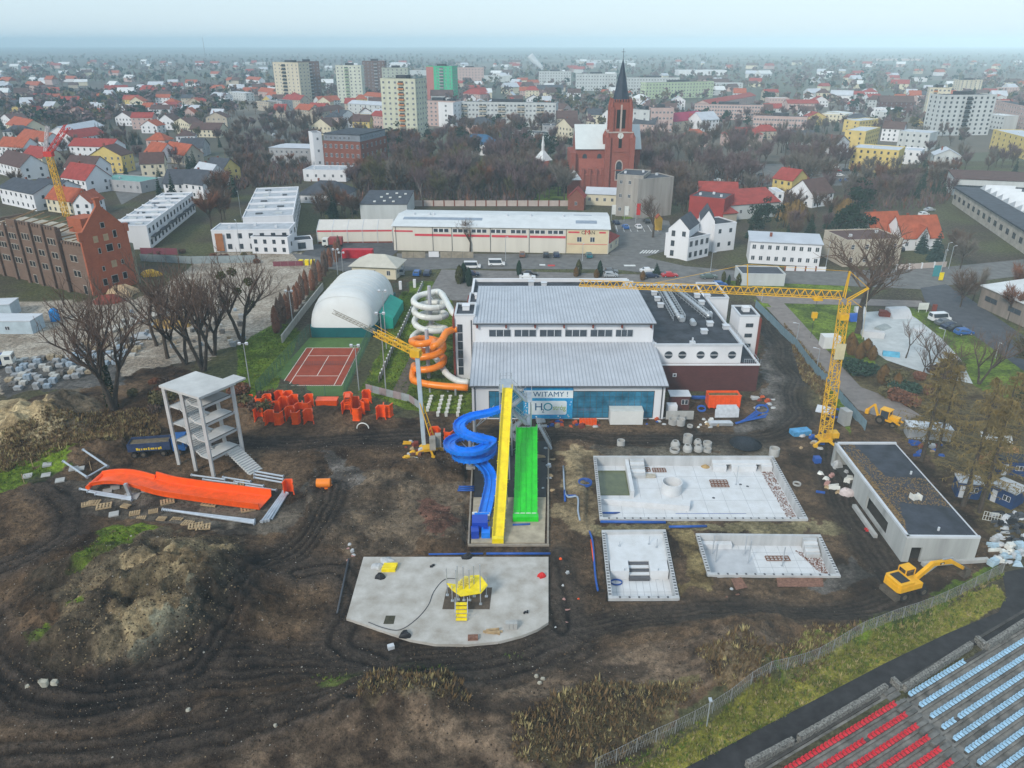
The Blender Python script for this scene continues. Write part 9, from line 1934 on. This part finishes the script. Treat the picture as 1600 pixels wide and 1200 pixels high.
for px,py,tp in ((1190,470,440),(1244,535,505),(1276,575,545),(1290,418,380),(1470,425,390),(1475,412,380),(1482,420,385),(1110,425,395),(910,408,380),(790,408,370),(377,400,345),(378,345,300),(1555,560,535),(1470,545,515),(1600,560,520)):
 p=GH(px,py);h_=at(px,tp,p.y).z;r=thing('street_lamp','thin grey street lamp by the footpath' if 1180<px<1280 else 'thin grey street lamp along the street','lamp',p,rt.uniform(0,6),'street lamps by the footpath' if 1180<px<1280 else 'street lamps along the street');b=MB();b.cyl((0,0,0),(0,0,h_),.1,.06);b.build('pole',STEEL,r,world=False);b=MB();b.bar((0,0,h_),(1.0,0,h_+.15),.07);b.box(.7,1.3,-.12,.12,h_+.1,h_+.22);b.build('lamp_head',TRIM,r,world=False)
for q,(x0,y0,x1,y1) in enumerate(((673.5,624,668,642),(690.5,624,684,650),(703,624,697,650),(719.5,624,715,650))):
 for k in range(5):
  p=GH(x0+(x1-x0)*k/4,y0+(y1-y0)*k/4);b=MB();b.ob(p,.45,.5,.75,.2);b.ob(p+Vector((.12,0,.7)),.6,.45,.12,.2);one('kerb_block',b,WPLAS,'white precast block in the rows on the lawn corner','block','precast blocks on the lawn corner')
for (a,c,dp,n,hh) in (((236,389),(306,331),11,7,7.2),((462,372),(470,322),16,5,7.4)):
 A,B=G(*a),G(*c);d=(B-A).normalized();nn=Vector((-d.y,d.x,0))
 for k in range(1,n):
  P_=A.lerp(B,k/n)+Vector((0,0,hh));b=MB();b.bar(P_+Vector((0,0,.35)),P_+nn*dp+Vector((0,0,.35)),.35,.8);one('party_wall',b,WHITE,'white party wall across the '+('first' if a[0]<300 else 'second')+' terrace roof','wall','terrace party walls')
 for k in range(n):
  for j in range(2):P_=A.lerp(B,(k+.5)/n)+nn*(dp*(.3+.4*j))+Vector((0,0,hh+.08));b=MB();b.ob(P_,1.6,2.2,.35,math.atan2(d.y,d.x));one('roof_hatch',b,DGREY if (k+j)%2 else PANELG,'roof hatch on the '+('first' if a[0]<300 else 'second')+' white terrace','hatch','terrace roof hatches')
  # loose ground cover
rg=random.Random(41)
def scatter(name,label,polys,n,mats,smin,smax,shape,cat):
 b=MB();W=[wpoly(q) for q in polys];ar=[abs(sum(w[i][0]*w[(i+1)%len(w)][1]-w[(i+1)%len(w)][0]*w[i][1] for i in range(len(w))))/2 for w in W];tot=sum(ar)
 for w,a in zip(W,ar):
  m=int(n*a/tot);x0,x1=min(p[0] for p in w),max(p[0] for p in w);y0,y1=min(p[1] for p in w),max(p[1] for p in w)
  X=np.random.RandomState(len(w)*7+m).uniform(x0,x1,m*4);Y=np.random.RandomState(len(w)*9+m+1).uniform(y0,y1,m*4);ok=inpoly(X,Y,w);X,Y=X[ok][:m],Y[ok][:m]
  for x,y in zip(X,Y):
   z=hgt(x,y)
   if z<-.5:continue
   shape(b,x,y,z,rg.uniform(smin,smax)*(1 if rg.random()<.9 else 1.8),rg.randrange(len(mats)))
 o=bpy.data.objects.new(name,b.mesh(name,mats));COL.objects.link(o);tag(o,label,cat,None,'stuff')
def clod(b,x,y,z,s,m):
 a=rg.uniform(0,6.28);v=[(x+s*math.cos(a+k*1.57)*rg.uniform(.6,1.1),y+s*math.sin(a+k*1.57)*rg.uniform(.6,1.1),z-s*.3) for k in range(4)]+[(x+rg.uniform(-.4,.4)*s,y+rg.uniform(-.4,.4)*s,z+s*rg.uniform(.4,.8)),(x+rg.uniform(-.5,.5)*s,y+rg.uniform(-.5,.5)*s,z+s*rg.uniform(.2,.6))]
 b.add(v,[(0,1,4),(1,5,4),(1,2,5),(2,3,5),(3,4,5),(3,0,4)],m)
def tuft(b,x,y,z,s,m):
 for k in range(5):
  a=rg.uniform(0,6.28);r=s*rg.uniform(.3,.8);p=(x+math.cos(a)*r*.4,y+math.sin(a)*r*.4);w_=s*.16;b.add([(p[0]-w_*math.sin(a),p[1]+w_*math.cos(a),z-.03),(p[0]+w_*math.sin(a),p[1]-w_*math.cos(a),z-.03),(p[0]+math.cos(a)*r*.8,p[1]+math.sin(a)*r*.8,z+s*rg.uniform(.6,1.2))],[(0,1,2)],m)
SO1=mk('clod_dark',(.045,.028,.016),.95,.4,3);SO2=mk('clod_brown',(.12,.08,.048),.95,.4,3);SO3=mk('clod_clay',(.28,.21,.12),.95,.3,3);ST1=mk('pale_stone_bit',(.36,.33,.29),.9,.25,3)
scatter('soil_clods','clods of dark earth strewn over the building site',[[(0,830),(120,830),(540,840),(540,1010),(860,1000),(880,990),(1200,990),(1250,1010),(930,1195),(0,1195)],[(400,700),(720,700),(720,850),(480,860)],[(880,840),(935,840),(940,950),(880,950)],[(0,760),(100,760),(120,830),(0,850)]],15000,[SO1,SO1,SO2,SO1,SO2],.04,.15,clod,'soil')
scatter('soil_clods','clods of pale clay on the spoil heap',[[(110,930),(240,860),(390,850),(370,960),(300,1040),(100,1070)]],2200,[SO3,SO2,SO1,SO3],.04,.16,clod,'clay')
scatter('stone_bits','pale stones and rubble bits in the mud',[[(0,850),(540,850),(540,1010),(860,1010),(1180,995),(930,1195),(0,1195)],[(300,690),(1240,690),(1240,712),(300,712)],[(480,720),(730,720),(730,860),(480,860)],[(620,690),(700,690),(700,740),(620,740)]],1700,[ST1,ST1,SO3],.035,.11,clod,'stones')
for px,py,s in ((70,1070,.75),(86,1068,.5),(43,1073,.28),(294,1110,.35),(838,1057,.3),(848,1062,.32),(843,1068,.3),(430,1134,.25),(205,838,.2)):
 p=GH(px,py);b=MB();n=8;ph=[rg.uniform(.7,1.15)*s for _ in range(n)];b.add([(p.x+ph[i]*math.cos(6.283*i/n),p.y+ph[i]*.8*math.sin(6.283*i/n),p.z-.1) for i in range(n)]+[(p.x+.65*ph[i]*math.cos(6.283*i/n),p.y+.55*ph[i]*math.sin(6.283*i/n),p.z+s*rg.uniform(.6,.9)) for i in range(n)],[(i,(i+1)%n,n+(i+1)%n,n+i) for i in range(n)]+[tuple(range(n,2*n))]);one('boulder',b,mk('boulder_stone',(.36,.34,.28),.9,.25,1.5),'pale boulder lying at the edge of the mud track','boulder','pale boulders')
GA=mk('grass_blades',(.085,.145,.014),.9,.4,.8);GB_=mk('grass_light',(.22,.23,.04),.9,.3,.8);GD=mk('dry_grass',(.36,.29,.13),.9,.3,.8);GE=mk('brown_weeds',(.16,.10,.045),.9,.35,.8)
scatter('grass','short winter grass on the site edges and lawns',GREENS[:2]+GREENS[2:5]+[LAWN[0],LAWN[1]],9000,[GA,GA,GB_],.12,.3,tuft,'grass')
scatter('bank_grass','yellowish grass on the stadium bank',[[(960,1200),(1180,1085),(1350,1002),(1558,912),(1572,940),(1350,1050),(1180,1145),(1075,1200)],[(1190,1045),(1330,990),(1560,890),(1570,900),(1230,1075)]],11000,[GB_,GA,GD,GB_],.12,.3,tuft,'grass')
scatter('dry_weeds','dry brown weeds on the spoil banks',[[(1080,1035),(1160,1018),(1210,1040),(1200,1090),(1120,1100)],[(800,1130),(930,1070),(1100,1085),(960,1195),(800,1195)],[(1190,1040),(1260,995),(1340,990),(1250,1070)],[(560,1085),(700,1060),(740,1110),(560,1130)],[(0,690),(100,660),(250,640),(250,680),(60,720),(0,740)],[(1225,505),(1300,590),(1290,640),(1255,600)]],9000,[GD,GE,GE,GE],.18,.5,tuft,'weeds')
def brush(b,x,y,z,s,m):
 for k in range(6):a=rg.uniform(0,6.28);e=rg.uniform(.3,1.0)*s*4;w_=.22;b.add([(x-w_*math.sin(a),y+w_*math.cos(a),0),(x+w_*math.sin(a),y-w_*math.cos(a),0),(x+math.cos(a)*e*.5,y+math.sin(a)*e*.5,e)],[(0,1,2)],m)
scatter('park_thicket','leafless thicket between the park trees',[[(545,318),(600,262),(880,262),(830,318),(650,320)],[(1005,320),(1010,245),(1290,295),(1290,322),(1060,322)],[(1310,330),(1330,280),(1490,270),(1480,325)],[(350,300),(360,215),(480,235),(490,285)]],5200,[TWIGP,TWIG,TWIGR,TWIG,TWIGP],.5,1.1,brush,'thicket')
p=G(849,110);zt_=p.z;b=MB();P_=[at(848,108,p.y),at(842,101,p.y),at(834,94,p.y),at(828,86,p.y),at(820,79,p.y),at(812,76,p.y)]
b.tube(smoothpath([q if q.z<64 else Vector((q.x,q.y,64)) for q in P_[:4]],4),[3,3.6,4,4.6,5,5.5,6,6.5,7,7.4,7.6,7.8,8][:13],8);vm=mk('steam',(.85,.87,.9),1,.05,.1,spec=0);vm.node_tree.nodes['Principled BSDF'].inputs['Alpha'].default_value=.45
o=bpy.data.objects.new('smoke',b.mesh('smoke',vm,True));COL.objects.link(o);tag(o,'thin white smoke plume drifting over the far slab block','smoke',None,'stuff')
# give pieces to the thing they belong to
def adopt(o,root,name=None):
 o.parent=root;o.matrix_parent_inverse=root.matrix_basis.inverted()
 for k in ('label','category','group'):
  if k in o:del o[k]
 if name:o.name=name
def bylabel(s):return next(o for o in COL.objects if o.parent is None and str(o.get('label','')).startswith(s))
t1=bylabel('long white terrace with flat');t2=bylabel('white terrace with stepped');gh_=bylabel('light grey block with dark')
for o in [o for o in COL.objects if o.parent is None]:
 n=o.name.split('.')[0];lb=str(o.get('label',''))
 if n=='balcony' and 'white terrace' in lb:adopt(o,t1)
 elif n in ('party_wall','roof_hatch'):adopt(o,t1 if 'first' in lb else t2)
 elif n=='red_porch':adopt(o,gh_,'door')
 elif n=='crossing_stripe':adopt(o,bpy.data.objects['side_road'])
 elif n=='bay_line':adopt(o,bpy.data.objects['side_road'])
 elif n=='road_sign_paint':adopt(o,bpy.data.objects['street'],'painted_patch')
 elif n=='dormer_bay':
  root=bylabel('house with bright orange tiled' if 'dark' in lb else 'nearer orange tiled house')
  mw=o.matrix_basis.copy()
  for c in list(o.children):
   m0=mw@c.matrix_basis;c.parent=root;c.matrix_parent_inverse=root.matrix_basis.inverted();c.matrix_basis=m0;c.name='bay_'+c.name.split('.')[0]
  bpy.data.objects.remove(o)
finish_ground()
if TESTCARD:
 one('card',MB().box(-10,10,140,150,0,10),mk('w',(.8,.8,.8)),'white test','box')
 # the misty air
hz=MB();hz.box(-9300,9300,-2800,9800,-5.0,92)
hm=bpy.data.materials.new('mist');hm.use_nodes=True;hn=hm.node_tree;hn.nodes.clear()
ho=hn.nodes.new('ShaderNodeOutputMaterial');hv=hn.nodes.new('ShaderNodeVolumePrincipled')
hv.inputs['Color'].default_value=(.68,.89,1.0,1);hv.inputs['Density'].default_value=HAZE;hv.inputs['Anisotropy'].default_value=-.5
hn.links.new(hv.outputs[0],ho.inputs['Volume'])
o=bpy.data.objects.new('haze',hz.mesh('haze',hm));COL.objects.link(o);tag(o,'pale bluish winter mist over the whole town',None,None,'stuff')
